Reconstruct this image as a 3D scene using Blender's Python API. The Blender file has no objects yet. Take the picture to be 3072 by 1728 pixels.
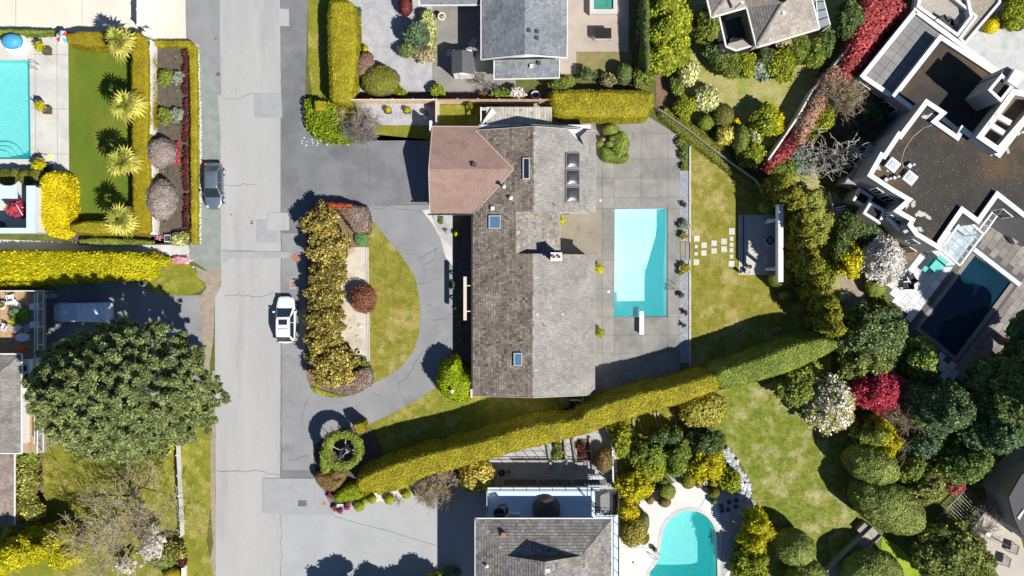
import bpy,math,random
import numpy as np
from mathutils import Vector,Matrix
from mathutils.geometry import tessellate_polygon
random.seed(7)
RNG = np.random.default_rng(11)
SC = bpy.context.scene
COL = SC.collection
# --- camera,sky,sun,exposure
CAM_H = 80.0          # metres above the ground,looking straight down
PXM = 32.0            # survey scale: 32 units of the site survey to the metre at ground level
cam_d = bpy.data.cameras.new('camera')
cam = bpy.data.objects.new('camera',cam_d)
COL.objects.link(cam)
cam.location = (0,0,CAM_H)
cam_d.sensor_width = 36.0
cam_d.lens = 36.0 * CAM_H / 96.0
cam_d.clip_start = 1.0
cam_d.clip_end = 2000.0
SC.camera = cam
SUN_EL = math.radians(48)
SUN_AZ = math.atan2(0.775,-0.63)      # from north,clockwise: the sun stands in the south-east
sd = Vector((math.sin(SUN_AZ) * math.cos(SUN_EL),math.cos(SUN_AZ) * math.cos(SUN_EL),math.sin(SUN_EL)))
world = bpy.data.worlds.new('World')
SC.world = world
world.use_nodes = True
wn = world.node_tree
sky = wn.nodes.new('ShaderNodeTexSky')
sky.sky_type = 'NISHITA'
sky.sun_disc = False
sky.sun_elevation = SUN_EL
sky.sun_rotation = SUN_AZ
sky.altitude = 0
sky.air_density = 0.8
sky.dust_density = 0.1
sky.ozone_density = 6.0
wn.links.new(sky.outputs[0],wn.nodes['Background'].inputs[0])
wn.nodes['Background'].inputs[1].default_value = 0.068
sun_d = bpy.data.lights.new('sun', 'SUN')
sun_d.energy = 5.0
sun_d.angle = math.radians(0.5)
sun_d.color = (1.0,0.955,0.88)
sun = bpy.data.objects.new('sun',sun_d)
COL.objects.link(sun)
sun.rotation_euler = sd.to_track_quat('Z', 'Y').to_euler()
SC.view_settings.view_transform = 'Standard'
SC.view_settings.look = 'None'
SC.view_settings.exposure = 0.42
SC.view_settings.gamma = 1.0
SC.view_settings.use_curve_mapping = False
SC.render.engine = 'CYCLES'
SC.cycles.max_bounces = 6
SC.cycles.transparent_max_bounces = 8
# --- survey coordinates -> metres
K = 2.5156
def Z(c,r,*a):
  """survey sheet (column,row) readings -> survey units"""
  return [(c * 768 + a[i] / K,r * 576 + a[i + 1] / K) for i in range(0,len(a),2)]
def D(*a):
  return [(a[i] * 1.19255,a[i + 1] * 1.19255) for i in range(0,len(a),2)]
def N(*a):
  return [(a[i],a[i + 1]) for i in range(0,len(a),2)]
def W(px,py,z=0.0):
  """survey position of something whose height is z -> true position in metres"""
  k = (CAM_H - z) / CAM_H
  return ((px - 1536) / PXM * k,(864 - py) / PXM * k)
def WW(pts,z=0.0):
  return [W(p[0],p[1],z) for p in pts]
def W3(px,py,z=0.0):
  x,y = W(px,py,z)
  return (x,y,z)
def on_plane(px,py,pl):
  """true 3D position of a surveyed roof corner on the plane z = a + b x + c y"""
  a,b,c = pl
  gx,gy = W(px,py)
  # point = (gx*s,gy*s,H*(1-s))
  s = (CAM_H - a) / (CAM_H + b * gx + c * gy)
  return (gx * s,gy * s,CAM_H * (1 - s))
# --- materials
def srgb(r,g,b):
  f = lambda v: (v / 255 / 12.92) if v / 255 <= 0.04045 else ((v / 255 + 0.055) / 1.055) ** 2.4
  return (f(r),f(g),f(b))
MATS = {}
def mat(name,c1,c2=None,scale=0.6,rough=0.9,fine=8.0,fine_amt=0.25,bump=0.0,tint=None,
    metal=0.0,spec=0.3,c3=None,c3_scale=0.15,c3_lo=0.55,c3_hi=0.7,stretch=None):
  if name in MATS:
    return MATS[name]
  m = bpy.data.materials.new(name)
  m.use_nodes = True
  nt = m.node_tree
  L = nt.links.new
  b = nt.nodes['Principled BSDF']
  b.inputs['Roughness'].default_value = rough
  b.inputs['Metallic'].default_value = metal
  b.inputs['Specular IOR Level'].default_value = spec
  geo = nt.nodes.new('ShaderNodeNewGeometry')
  pos = geo.outputs['Position']
  if stretch:
    mp = nt.nodes.new('ShaderNodeMapping')
    mp.inputs['Scale'].default_value = stretch
    L(pos,mp.inputs['Vector'])
    pos = mp.outputs['Vector']
  def noise(s,det=5.0,rgh=0.6,off=0.0):
    n = nt.nodes.new('ShaderNodeTexNoise')
    n.inputs['Scale'].default_value = s
    n.inputs['Detail'].default_value = det
    n.inputs['Roughness'].default_value = rgh
    if off:
      v = nt.nodes.new('ShaderNodeVectorMath')
      v.operation = 'ADD'
      v.inputs[1].default_value = (off,off * 1.7,off * .3)
      L(pos,v.inputs[0])
      L(v.outputs[0],n.inputs['Vector'])
    else:
      L(pos,n.inputs['Vector'])
    return n.outputs['Fac']
  def ramp(src,lo,hi):
    mr = nt.nodes.new('ShaderNodeMapRange')
    mr.inputs['From Min'].default_value = lo
    mr.inputs['From Max'].default_value = hi
    L(src,mr.inputs['Value'])
    return mr.outputs[0]
  def mix(f,a,c,mode='MIX'):
    mx = nt.nodes.new('ShaderNodeMix')
    mx.data_type = 'RGBA'
    mx.blend_type = mode
    for sock,v in ((mx.inputs[0],f),(mx.inputs[6],a),(mx.inputs[7],c)):
      if hasattr(v, 'links'):
        L(v,sock)
      elif isinstance(v,tuple):
        sock.default_value = (*v,1)
      else:
        sock.default_value = v
    return mx.outputs[2]
  col = c1
  if c2:
    col = mix(ramp(noise(scale),0.36,0.64),c1,c2)
  if c3:
    col = mix(ramp(noise(c3_scale,6,0.62,31.0),c3_lo,c3_hi),col if hasattr(col, 'links') else tuple(col),c3)
  if fine_amt:
    f = ramp(noise(fine,4.0,0.7),0.25,0.75)
    v = nt.nodes.new('ShaderNodeMapRange')
    v.inputs['To Min'].default_value = 1 - fine_amt
    v.inputs['To Max'].default_value = 1 + fine_amt
    L(f,v.inputs['Value'])
    cc = nt.nodes.new('ShaderNodeCombineColor')
    for i in range(3):
      L(v.outputs[0],cc.inputs[i])
    col = mix(1.0,col,cc.outputs[0], 'MULTIPLY')
  if tint:
    at = nt.nodes.new('ShaderNodeAttribute')
    at.attribute_name = 'tint'
    v = nt.nodes.new('ShaderNodeMapRange')
    v.inputs['To Min'].default_value = tint[0]
    v.inputs['To Max'].default_value = tint[1]
    L(at.outputs['Fac'],v.inputs['Value'])
    cc = nt.nodes.new('ShaderNodeCombineColor')
    for i in range(3):
      L(v.outputs[0],cc.inputs[i])
    col = mix(1.0,col,cc.outputs[0], 'MULTIPLY')
  if hasattr(col, 'links'):
    L(col,b.inputs['Base Color'])
  else:
    b.inputs['Base Color'].default_value = (*col,1)
  if bump:
    bn = nt.nodes.new('ShaderNodeBump')
    bn.inputs['Strength'].default_value = bump
    bn.inputs['Distance'].default_value = 0.05
    L(noise(fine * 1.3,5.0,0.7,5.0),bn.inputs['Height'])
    L(bn.outputs[0],b.inputs['Normal'])
  MATS[name] = m
  return m
def leaf_mat(name,dark,light,lo=0.0,hi=1.0,trans=0.1,patch=None,patch_scale=0.8):
  """leaf colour runs from dark to light with each leaf's own tint; patch = a third colour in drifts"""
  if name in MATS:
    return MATS[name]
  dark = tuple(v * 1.3 for v in dark); light = tuple(min(.92,v * 1.22) for v in light)
  m = bpy.data.materials.new(name)
  m.use_nodes = True
  nt = m.node_tree
  L = nt.links.new
  b = nt.nodes['Principled BSDF']
  b.inputs['Roughness'].default_value = 0.65
  b.inputs['Specular IOR Level'].default_value = 0.2
  at = nt.nodes.new('ShaderNodeAttribute')
  at.attribute_name = 'tint'
  mr = nt.nodes.new('ShaderNodeMapRange')
  mr.inputs['From Min'].default_value = lo
  mr.inputs['From Max'].default_value = hi
  L(at.outputs['Fac'],mr.inputs['Value'])
  mx = nt.nodes.new('ShaderNodeMix')
  mx.data_type = 'RGBA'
  mx.inputs[6].default_value = (*dark,1)
  mx.inputs[7].default_value = (*light,1)
  L(mr.outputs[0],mx.inputs[0])
  col = mx.outputs[2]
  geo = nt.nodes.new('ShaderNodeNewGeometry')
  n = nt.nodes.new('ShaderNodeTexNoise')
  n.inputs['Scale'].default_value = patch_scale
  n.inputs['Detail'].default_value = 4
  L(geo.outputs['Position'],n.inputs['Vector'])
  r2 = nt.nodes.new('ShaderNodeMapRange')
  L(n.outputs['Fac'],r2.inputs['Value'])
  m2 = nt.nodes.new('ShaderNodeMix')
  m2.data_type = 'RGBA'
  if patch:
    r2.inputs['From Min'].default_value = 0.5
    r2.inputs['From Max'].default_value = 0.62
    L(r2.outputs[0],m2.inputs[0])
    L(col,m2.inputs[6])
    m2.inputs[7].default_value = (*patch,1)
  else:
    m2.blend_type = 'MULTIPLY'
    m2.inputs[0].default_value = 1.0
    r2.inputs['From Min'].default_value = 0.3
    r2.inputs['From Max'].default_value = 0.7
    r2.inputs['To Min'].default_value = 0.75
    r2.inputs['To Max'].default_value = 1.15
    cc = nt.nodes.new('ShaderNodeCombineColor')
    for i in range(3):
      L(r2.outputs[0],cc.inputs[i])
    L(col,m2.inputs[6])
    L(cc.outputs[0],m2.inputs[7])
  col = m2.outputs[2]
  L(col,b.inputs['Base Color'])
  tr = nt.nodes.new('ShaderNodeBsdfTranslucent')
  L(col,tr.inputs['Color'])
  ms = nt.nodes.new('ShaderNodeMixShader')
  ms.inputs[0].default_value = trans
  L(b.outputs[0],ms.inputs[1])
  L(tr.outputs[0],ms.inputs[2])
  L(ms.outputs[0],nt.nodes['Material Output'].inputs[0])
  MATS[name] = m
  return m
def glass_mat(name,col=(0.02,0.03,0.04),rough=0.05):
  if name in MATS:
    return MATS[name]
  m = bpy.data.materials.new(name)
  m.use_nodes = True
  b = m.node_tree.nodes['Principled BSDF']
  b.inputs['Base Color'].default_value = (*col,1)
  b.inputs['Roughness'].default_value = rough
  b.inputs['Specular IOR Level'].default_value = 0.8
  MATS[name] = m
  return m
def clear_mat(name,tintc=(0.8,0.9,0.95),gloss=0.12,diff=0.12,diffc=(0.5,0.6,0.65)):
  """a see-through sheet: glazing,plastic film"""
  if name in MATS:
    return MATS[name]
  m = bpy.data.materials.new(name)
  m.use_nodes = True
  nt = m.node_tree
  L = nt.links.new
  nt.nodes.remove(nt.nodes['Principled BSDF'])
  t = nt.nodes.new('ShaderNodeBsdfTransparent')
  t.inputs[0].default_value = (*tintc,1)
  g = nt.nodes.new('ShaderNodeBsdfGlossy')
  g.inputs['Roughness'].default_value = 0.08
  d = nt.nodes.new('ShaderNodeBsdfDiffuse')
  d.inputs[0].default_value = (*diffc,1)
  a = nt.nodes.new('ShaderNodeMixShader')
  a.inputs[0].default_value = gloss
  L(t.outputs[0],a.inputs[1]); L(g.outputs[0],a.inputs[2])
  c = nt.nodes.new('ShaderNodeMixShader')
  c.inputs[0].default_value = diff
  L(a.outputs[0],c.inputs[1]); L(d.outputs[0],c.inputs[2])
  L(c.outputs[0],nt.nodes['Material Output'].inputs[0])
  MATS[name] = m
  return m
def water_mat(name,scatter,through,amount,ripple=3.0):
  """pool water: part of the light is scattered back by the water,the rest goes down to the floor"""
  if name in MATS:
    return MATS[name]
  m = bpy.data.materials.new(name)
  m.use_nodes = True
  nt = m.node_tree
  L = nt.links.new
  nt.nodes.remove(nt.nodes['Principled BSDF'])
  t = nt.nodes.new('ShaderNodeBsdfTransparent')
  t.inputs[0].default_value = (*through,1)
  d = nt.nodes.new('ShaderNodeBsdfDiffuse')
  d.inputs[0].default_value = (*scatter,1)
  g = nt.nodes.new('ShaderNodeBsdfGlossy')
  g.inputs['Roughness'].default_value = 0.04
  n = nt.nodes.new('ShaderNodeTexNoise')
  n.inputs['Scale'].default_value = ripple
  n.inputs['Detail'].default_value = 3
  geo = nt.nodes.new('ShaderNodeNewGeometry')
  L(geo.outputs['Position'],n.inputs['Vector'])
  bp = nt.nodes.new('ShaderNodeBump')
  bp.inputs['Strength'].default_value = 0.25
  bp.inputs['Distance'].default_value = 0.05
  L(n.outputs['Fac'],bp.inputs['Height'])
  L(bp.outputs[0],g.inputs['Normal'])
  a = nt.nodes.new('ShaderNodeMixShader')
  a.inputs[0].default_value = amount
  L(t.outputs[0],a.inputs[1]); L(d.outputs[0],a.inputs[2])
  c = nt.nodes.new('ShaderNodeMixShader')
  c.inputs[0].default_value = 0.03
  L(a.outputs[0],c.inputs[1]); L(g.outputs[0],c.inputs[2])
  L(c.outputs[0],nt.nodes['Material Output'].inputs[0])
  MATS[name] = m
  return m
# --- mesh building
def area2(p):
  return sum(p[i][0] * p[(i + 1) % len(p)][1] - p[(i + 1) % len(p)][0] * p[i][1] for i in range(len(p)))
def ccw(p):
  p = [tuple(q) for q in p]
  return p if area2(p) > 0 else p[::-1]
def inset(poly,d):
  """polygon moved inwards by d (outwards when negative),mitred"""
  p = ccw(poly)
  n = len(p)
  out = []
  for i in range(n):
    a,b,c = Vector(p[i - 1]),Vector(p[i]),Vector(p[(i + 1) % n])
    e1 = (b - a).normalized(); e2 = (c - b).normalized()
    n1 = Vector((-e1.y,e1.x)); n2 = Vector((-e2.y,e2.x))
    m = n1 + n2
    k = m.length
    if k < 1e-4:
      q = b + n1 * d
    else:
      m /= k
      q = b + m * min(abs(d) / max(0.25,m.dot(n1)),abs(d) * 4) * (1 if d > 0 else -1)
    out.append((q.x,q.y))
  return out
def smooth_poly(pts,it=2,closed=True):
  p = [tuple(q) for q in pts]
  for _ in range(it):
    q = []
    n = len(p)
    rng = range(n) if closed else range(n - 1)
    for i in rng:
      a,b = p[i],p[(i + 1) % n]
      q.append((a[0] * .75 + b[0] * .25,a[1] * .75 + b[1] * .25))
      q.append((a[0] * .25 + b[0] * .75,a[1] * .25 + b[1] * .75))
    if not closed:
      q = [p[0]] + q + [p[-1]]
    p = q
  return p
class MB:
  def __init__(s):
    s.v = []; s.f = []; s.t = []
  def face(s,pts,t=0.5):
    k = len(s.v)
    s.v += [tuple(p) for p in pts]
    s.f.append(tuple(range(k,k + len(pts)))); s.t.append(t)
  def prism(s,poly,z0,z1,t=0.5,top=True,bottom=True,poly1=None):
    p = ccw(poly); q = p if poly1 is None else ccw(poly1)
    n = len(p); k = len(s.v)
    s.v += [(a[0],a[1],z0) for a in p] + [(a[0],a[1],z1) for a in q]
    for i in range(n):
      j = (i + 1) % n
      s.f.append((k + i,k + j,k + n + j,k + n + i)); s.t.append(t)
    if top:
      s.f.append(tuple(k + n + i for i in range(n))); s.t.append(t)
    if bottom:
      s.f.append(tuple(k + i for i in reversed(range(n)))); s.t.append(t)
    return s
  def ring(s,outer,inner,z0,z1,t=0.5):
    """a wall ring between two polygons of equal length"""
    n = len(outer)
    k = len(s.v)
    s.v += [(a[0],a[1],z0) for a in outer] + [(a[0],a[1],z1) for a in outer]
    s.v += [(a[0],a[1],z0) for a in inner] + [(a[0],a[1],z1) for a in inner]
    for i in range(n):
      j = (i + 1) % n
      s.f += [(k + i,k + j,k + n + j,k + n + i),(k + n + i,k + n + j,k + 3 * n + j,k + 3 * n + i),
          (k + 2 * n + j,k + 2 * n + i,k + 3 * n + i,k + 3 * n + j),(k + j,k + i,k + 2 * n + i,k + 2 * n + j)]
      s.t += [t] * 4
    return s
  def box(s,x,y,z,sx,sy,sz,rz=0.0,t=0.5):
    """box centred at x,y standing on z"""
    c,n = math.cos(rz),math.sin(rz)
    p = [(x + dx * c - dy * n,y + dx * n + dy * c) for dx,dy in
             ((-sx / 2,-sy / 2),(sx / 2,-sy / 2),(sx / 2,sy / 2),(-sx / 2,sy / 2))]
    return s.prism(p,z,z + sz,t)
  def bar(s,a,b,w,h=None,t=0.5):
    """square bar from a to b"""
    h = h or w
    a,b = Vector(a),Vector(b)
    d = (b - a)
    if d.length < 1e-5: return s
    d.normalize()
    up = Vector((0,0,1)) if abs(d.z) < 0.95 else Vector((0,1,0))
    sx = d.cross(up).normalized() * w / 2
    sz = sx.cross(d).normalized() * h / 2
    k = len(s.v)
    for q in (a,b):
      s.v += [tuple(q - sx - sz),tuple(q + sx - sz),tuple(q + sx + sz),tuple(q - sx + sz)]
    for f in ((3,2,1,0),(4,5,6,7),(0,1,5,4),(1,2,6,5),(2,3,7,6),(3,0,4,7)):
      s.f.append(tuple(k + i for i in f)); s.t.append(t)
    return s
  def tube(s,path,radii,n=6,t=0.5,cap=True):
    path = [Vector(p) for p in path]
    if not hasattr(radii, '__len__'): radii = [radii] * len(path)
    k = len(s.v)
    m = len(path)
    for i,p in enumerate(path):
      d = (path[min(i + 1,m - 1)] - path[max(i - 1,0)])
      d = d.normalized() if d.length > 1e-6 else Vector((0,0,1))
      up = Vector((0,0,1)) if abs(d.z) < 0.9 else Vector((0,1,0))
      a = d.cross(up).normalized(); b = a.cross(d)
      for j in range(n):
        w = 2 * math.pi * j / n
        s.v.append(tuple(p + (a * math.cos(w) + b * math.sin(w)) * radii[i]))
    for i in range(m - 1):
      for j in range(n):
        q = (j + 1) % n
        s.f.append((k + i * n + j,k + (i + 1) * n + j,k + (i + 1) * n + q,k + i * n + q)); s.t.append(t)
    if cap and n > 2:
      s.f.append(tuple(k + j for j in range(n))); s.t.append(t)
      s.f.append(tuple(k + (m - 1) * n + j for j in reversed(range(n)))); s.t.append(t)
    return s
  def lathe(s,x,y,prof,n=16,t=0.5,sx=1.0,sy=1.0,rz=0.0):
    """profile [(r,z),...] turned about x,y"""
    k = len(s.v)
    c,q = math.cos(rz),math.sin(rz)
    for r,z in prof:
      for j in range(n):
        w = 2 * math.pi * j / n
        dx,dy = r * sx * math.cos(w),r * sy * math.sin(w)
        s.v.append((x + dx * c - dy * q,y + dx * q + dy * c,z))
    for i in range(len(prof) - 1):
      for j in range(n):
        w = (j + 1) % n
        s.f.append((k + i * n + j,k + i * n + w,k + (i + 1) * n + w,k + (i + 1) * n + j)); s.t.append(t)
    s.f.append(tuple(k + j for j in reversed(range(n)))); s.t.append(t)
    m = len(prof) - 1
    s.f.append(tuple(k + m * n + j for j in range(n))); s.t.append(t)
    return s
  def build(s,name,m,parent=None,smooth=False,loc=None,kind=None):
    if parent is not None:
      o0 = TLOC[parent.name]
    elif loc is not None:
      o0 = Vector(loc)
    else:
      a = np.array(s.v)
      o0 = Vector(((a[:,0].min() + a[:,0].max()) / 2,(a[:,1].min() + a[:,1].max()) / 2,a[:,2].min()))
    me = bpy.data.meshes.new(name)
    me.from_pydata([(p[0] - o0.x,p[1] - o0.y,p[2] - o0.z) for p in s.v],[],s.f)
    at = me.attributes.new('tint', 'FLOAT', 'FACE')
    at.data.foreach_set('value',np.array(s.t,dtype=np.float32))
    me.materials.append(m)
    if smooth:
      me.polygons.foreach_set('use_smooth',[True] * len(me.polygons))
    o = bpy.data.objects.new(name,me)
    COL.objects.link(o)
    if parent is not None:
      o.parent = parent
      TLOC[o.name] = o0.copy()
    else:
      o.location = o0
      TLOC[o.name] = o0.copy()
    if kind:
      o['kind'] = kind
    return o
TLOC = {}
def tag(o,label=None,cat=None,group=None,kind=None):
  if label: o['label'] = label
  if cat: o['category'] = cat
  if group: o['group'] = group
  if kind: o['kind'] = kind
  return o
def thing(name,label,cat,loc,group=None):
  o = bpy.data.objects.new(name,None)
  o.empty_display_size = 0.2
  COL.objects.link(o)
  o.location = loc
  TLOC[o.name] = Vector(loc)
  return tag(o,label,cat,group)
def dup(o,loc=None,rz=None,label=None,parent=None,scale=None):
  c = o.copy()
  COL.objects.link(c)
  if parent is not None: c.parent = parent
  if loc is not None:
    c.location = loc
    TLOC[c.name] = Vector(loc)
  if rz is not None: c.rotation_euler = (0,0,rz)
  if scale is not None: c.scale = scale
  if label: c['label'] = label
  for ch in list(o.children):
    dup(ch,parent=c)
  return c
def fast_mesh(name,V,F,T,m,parent=None,loc=None,smooth=False):
  """V (n,3) world,F (m,k) all faces of k corners,T (m,)"""
  if parent is not None: o0 = TLOC[parent.name]
  elif loc is not None: o0 = Vector(loc)
  else: o0 = Vector(((V[:,0].min() + V[:,0].max()) / 2,(V[:,1].min() + V[:,1].max()) / 2,float(V[:,2].min())))
  V = V - np.array(o0)
  me = bpy.data.meshes.new(name)
  k = F.shape[1]
  me.vertices.add(len(V)); me.loops.add(F.size); me.polygons.add(len(F))
  me.vertices.foreach_set('co',V.astype(np.float32).ravel())
  me.loops.foreach_set('vertex_index',F.astype(np.int32).ravel())
  me.polygons.foreach_set('loop_start',np.arange(0,F.size,k,dtype=np.int32))
  me.polygons.foreach_set('loop_total',np.full(len(F),k,dtype=np.int32))
  if smooth:
    me.polygons.foreach_set('use_smooth',np.ones(len(F),dtype=bool))
  at = me.attributes.new('tint', 'FLOAT', 'FACE')
  at.data.foreach_set('value',T.astype(np.float32))
  me.materials.append(m)
  me.update(calc_edges=True)
  o = bpy.data.objects.new(name,me)
  COL.objects.link(o)
  TLOC[o.name] = o0.copy()
  if parent is not None: o.parent = parent
  else: o.location = o0
  return o
# --- foliage
def wob(P,f,ph=0.0):
  """cheap smooth 3D variation in -1..1"""
  x,y,z = P[:,0] * f + ph,P[:,1] * f + ph * 1.3,P[:,2] * f + ph * .7
  return (np.sin(x * 1.7 + np.sin(y * 2.1) * 1.3) * np.sin(y * 1.9 + np.sin(z * 1.6 + x) * 1.1) +
      0.5 * np.sin(x * 4.1 + y * 3.3 + z * 2.7) * np.sin(y * 4.7 - x * 2.2)) / 1.4
def sample_tris(V,T,n):
  A = V[T[:,0]]; B = V[T[:,1]]; C = V[T[:,2]]
  cr = np.cross(B - A,C - A)
  ar = np.linalg.norm(cr,axis=1)
  if ar.sum() < 1e-9: return np.zeros((0,3)),np.zeros((0,3))
  idx = RNG.choice(len(T),n,p=ar / ar.sum())
  r1 = np.sqrt(RNG.random(n)); r2 = RNG.random(n)
  P = A[idx] * (1 - r1)[:,None] + B[idx] * (r1 * (1 - r2))[:,None] + C[idx] * (r1 * r2)[:,None]
  return P,cr[idx] / np.maximum(ar[idx],1e-9)[:,None]
def leaf_quads(P,Nn,size,spread=0.8,asp=0.6):
  n = len(P)
  d = Nn + RNG.normal(0,spread,(n,3))
  d /= np.linalg.norm(d,axis=1)[:,None] + 1e-9
  a = np.cross(d,RNG.normal(0,1,(n,3)))
  a /= np.linalg.norm(a,axis=1)[:,None] + 1e-9
  b = np.cross(d,a)
  s = size * (0.6 + 0.8 * RNG.random(n))[:,None]
  V = np.empty((n,4,3))
  V[:,0] = P - a * s; V[:,1] = P + b * s * asp; V[:,2] = P + a * s; V[:,3] = P - b * s * asp
  F = np.arange(n * 4).reshape(n,4)
  return V.reshape(-1,3),F
_ico = {}
def ico(sub):
  if sub in _ico: return _ico[sub]
  import bmesh
  bm = bmesh.new()
  bmesh.ops.create_icosphere(bm,subdivisions=sub,radius=1.0)
  V = np.array([v.co[:] for v in bm.verts]); F = np.array([[v.index for v in f.verts] for f in bm.faces])
  bm.free()
  _ico[sub] = (V,F)
  return _ico[sub]
def lobes_mesh(lobes,sub=2,noise=0.12,nf=1.6):
  """solid cores: lobes = [(cx,cy,cz,rx,ry,rz),...]"""
  V0,F0 = ico(sub)
  Vs,Fs = [],[]
  k = 0
  for (cx,cy,cz,rx,ry,rz) in lobes:
    V = V0 * np.array((rx,ry,rz)) + np.array((cx,cy,cz))
    w = 1 + noise * wob(V,nf)
    V = (V - (cx,cy,cz)) * w[:,None] + (cx,cy,cz)
    V[:,2] = np.maximum(V[:,2],0.02)
    Vs.append(V); Fs.append(F0 + k); k += len(V)
  return np.concatenate(Vs),np.concatenate(Fs)
LEAF_TOTAL = [0]
def leafy(name,V,T,m,parent=None,size=0.1,cover=1.1,jitter=0.05,spread=0.8,core_t=0.25,loc=None,up_only=False,
          shrink=0.0,tvar=0.5,tf=1.2,hue=0.0,asp=0.6):
  """a crown: solid core V,T (triangles) with leaves laid over it"""
  A = V[T[:,0]]; cr = np.cross(V[T[:,1]] - A,V[T[:,2]] - A)
  area = np.linalg.norm(cr,axis=1).sum() / 2
  if up_only:
    keep = cr[:,2] > -0.2 * np.linalg.norm(cr,axis=1)
    Ts = T[keep]
    area = np.linalg.norm(cr[keep],axis=1).sum() / 2
  else: Ts = T
  n = int(max(12,area * cover / (size * size * 2 * asp)))
  P,Nn = sample_tris(V,Ts,n)
  P = P + Nn * (RNG.random(len(P))[:,None] * jitter * 2 - jitter * 0.4)
  ok = P[:,2] > 0.01
  P,Nn = P[ok],Nn[ok]
  LV,LF = leaf_quads(P,Nn,size,spread,asp)
  LEAF_TOTAL[0] += len(LF)
  t = np.clip(0.5 + RNG.normal(0,0.22,len(P)) + tvar * 0.45 * wob(P,tf) + hue,0,1)
  # core as degenerate-free quads: triangles with a midpoint corner
  CV = V
  M = (CV[T[:,0]] + CV[T[:,2]]) / 2
  CF = np.stack([T[:,0],T[:,1],T[:,2],np.arange(len(T)) + len(CV)],axis=1)
  CVV = np.concatenate([CV,M])
  allV = np.concatenate([CVV,LV]); allF = np.concatenate([CF,LF + len(CVV)])
  allT = np.concatenate([np.full(len(T),core_t),t])
  return fast_mesh(name,allV,allF,allT,m,parent,loc)
def poly_core(rings,cap_bottom=False):
  """closed core from stacked rings [(poly,z),...] of equal length; top capped"""
  V,T = [],[]
  n = len(rings[0][0])
  for p,z in rings:
    V += [(a[0],a[1],z) for a in p]
  for i in range(len(rings) - 1):
    for j in range(n):
      q = (j + 1) % n
      a,b,c,d = i * n + j,i * n + q,(i + 1) * n + q,(i + 1) * n + j
      T += [(a,b,c),(a,c,d)]
  top = rings[-1]
  k = (len(rings) - 1) * n
  tt = tessellate_polygon([[Vector((a[0],a[1],0)) for a in top[0]]])
  for t in tt:
    a,b,c = t
    p = top[0]
    s = (p[b][0] - p[a][0]) * (p[c][1] - p[a][1]) - (p[c][0] - p[a][0]) * (p[b][1] - p[a][1])
    T.append((k + a,k + b,k + c) if s > 0 else (k + a,k + c,k + b))
  return np.array(V,float),np.array(T)
def densify(poly,step):
  out = []
  n = len(poly)
  for i in range(n):
    a,b = poly[i],poly[(i + 1) % n]
    m = max(1,int(math.hypot(b[0] - a[0],b[1] - a[1]) / step))
    for j in range(m):
      out.append((a[0] + (b[0] - a[0]) * j / m,a[1] + (b[1] - a[1]) * j / m))
  return out
def hedge(label,pts,h,m,batter=0.12,rnd=0.18,size=0.09,cover=1.2,jitter=0.05,group=None,name='hedge',rough=0.05,
          cat='hedge',tf=1.2,tvar=0.5,smooth=1,z0=0.0,spread=0.22,hue=0.0):
  """clipped hedge: pts = surveyed outline of its top"""
  base = ccw(WW(pts,h))
  if smooth: base = smooth_poly(base,smooth)
  base = densify(base,0.5)
  def noisy(poly,a):
    P = np.array([(p[0],p[1],1.0) for p in poly])
    w = wob(P,2.3) * a
    c = inset(poly,1.0)
    out = []
    for p,q,d in zip(poly,c,w):
      L = math.hypot(q[0] - p[0],q[1] - p[1]) or 1
      out.append((p[0] + (q[0] - p[0]) / L * d,p[1] + (q[1] - p[1]) / L * d))
    return out
  rings = [(inset(base,-batter * .95),z0),(noisy(inset(base,-batter * .9),rough),z0 + h * .25),(noisy(inset(base,-batter * .12),rough),z0 + h - rnd * 1.6),
             (noisy(inset(base,rnd * .15),rough),z0 + h - rnd * .6),(inset(base,rnd * .9),z0 + h)]
  V,T = poly_core(rings)
  c = np.array(base).mean(axis=0)
  o = leafy(name,V,T,m,size=size,cover=cover,jitter=jitter,tf=tf,tvar=tvar,spread=spread,hue=hue)
  return tag(o,label,cat,group)
def ball(label,px,py,rx,ry,h,m,rz=0.0,size=0.07,cover=1.3,jitter=0.03,name='clipped_shrub',cat='shrub',group=None,zc=None,vr=None,
         noise=0.05,tf=1.5,z0=0.0,spread=0.28,hue=0.0):
  """clipped ball,dome or egg: surveyed centre and radii (units),height h"""
  vr = vr or h * 0.5
  zc = (h - vr) if zc is None else zc
  k = (CAM_H - zc) / CAM_H
  x,y = W(px,py,zc)
  a,b = rx / PXM * k,ry / PXM * k
  V,F = ico(4 if max(a,b) > 1.0 else 3)
  V = V * np.array((a,b,vr))
  V = V * (1 + noise * wob(V + x,1.8))[:,None]
  if rz:
    c,s = math.cos(rz),math.sin(rz)
    V = np.stack([V[:,0] * c - V[:,1] * s,V[:,0] * s + V[:,1] * c,V[:,2]],axis=1)
  V = V + np.array((x,y,zc + z0))
  V[:,2] = np.maximum(V[:,2],0.03 + z0)
  o = leafy(name,V,F,m,size=size,cover=cover,jitter=jitter,tf=tf,loc=(x,y,z0),spread=spread,hue=hue)
  return tag(o,label,cat,group)
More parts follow.
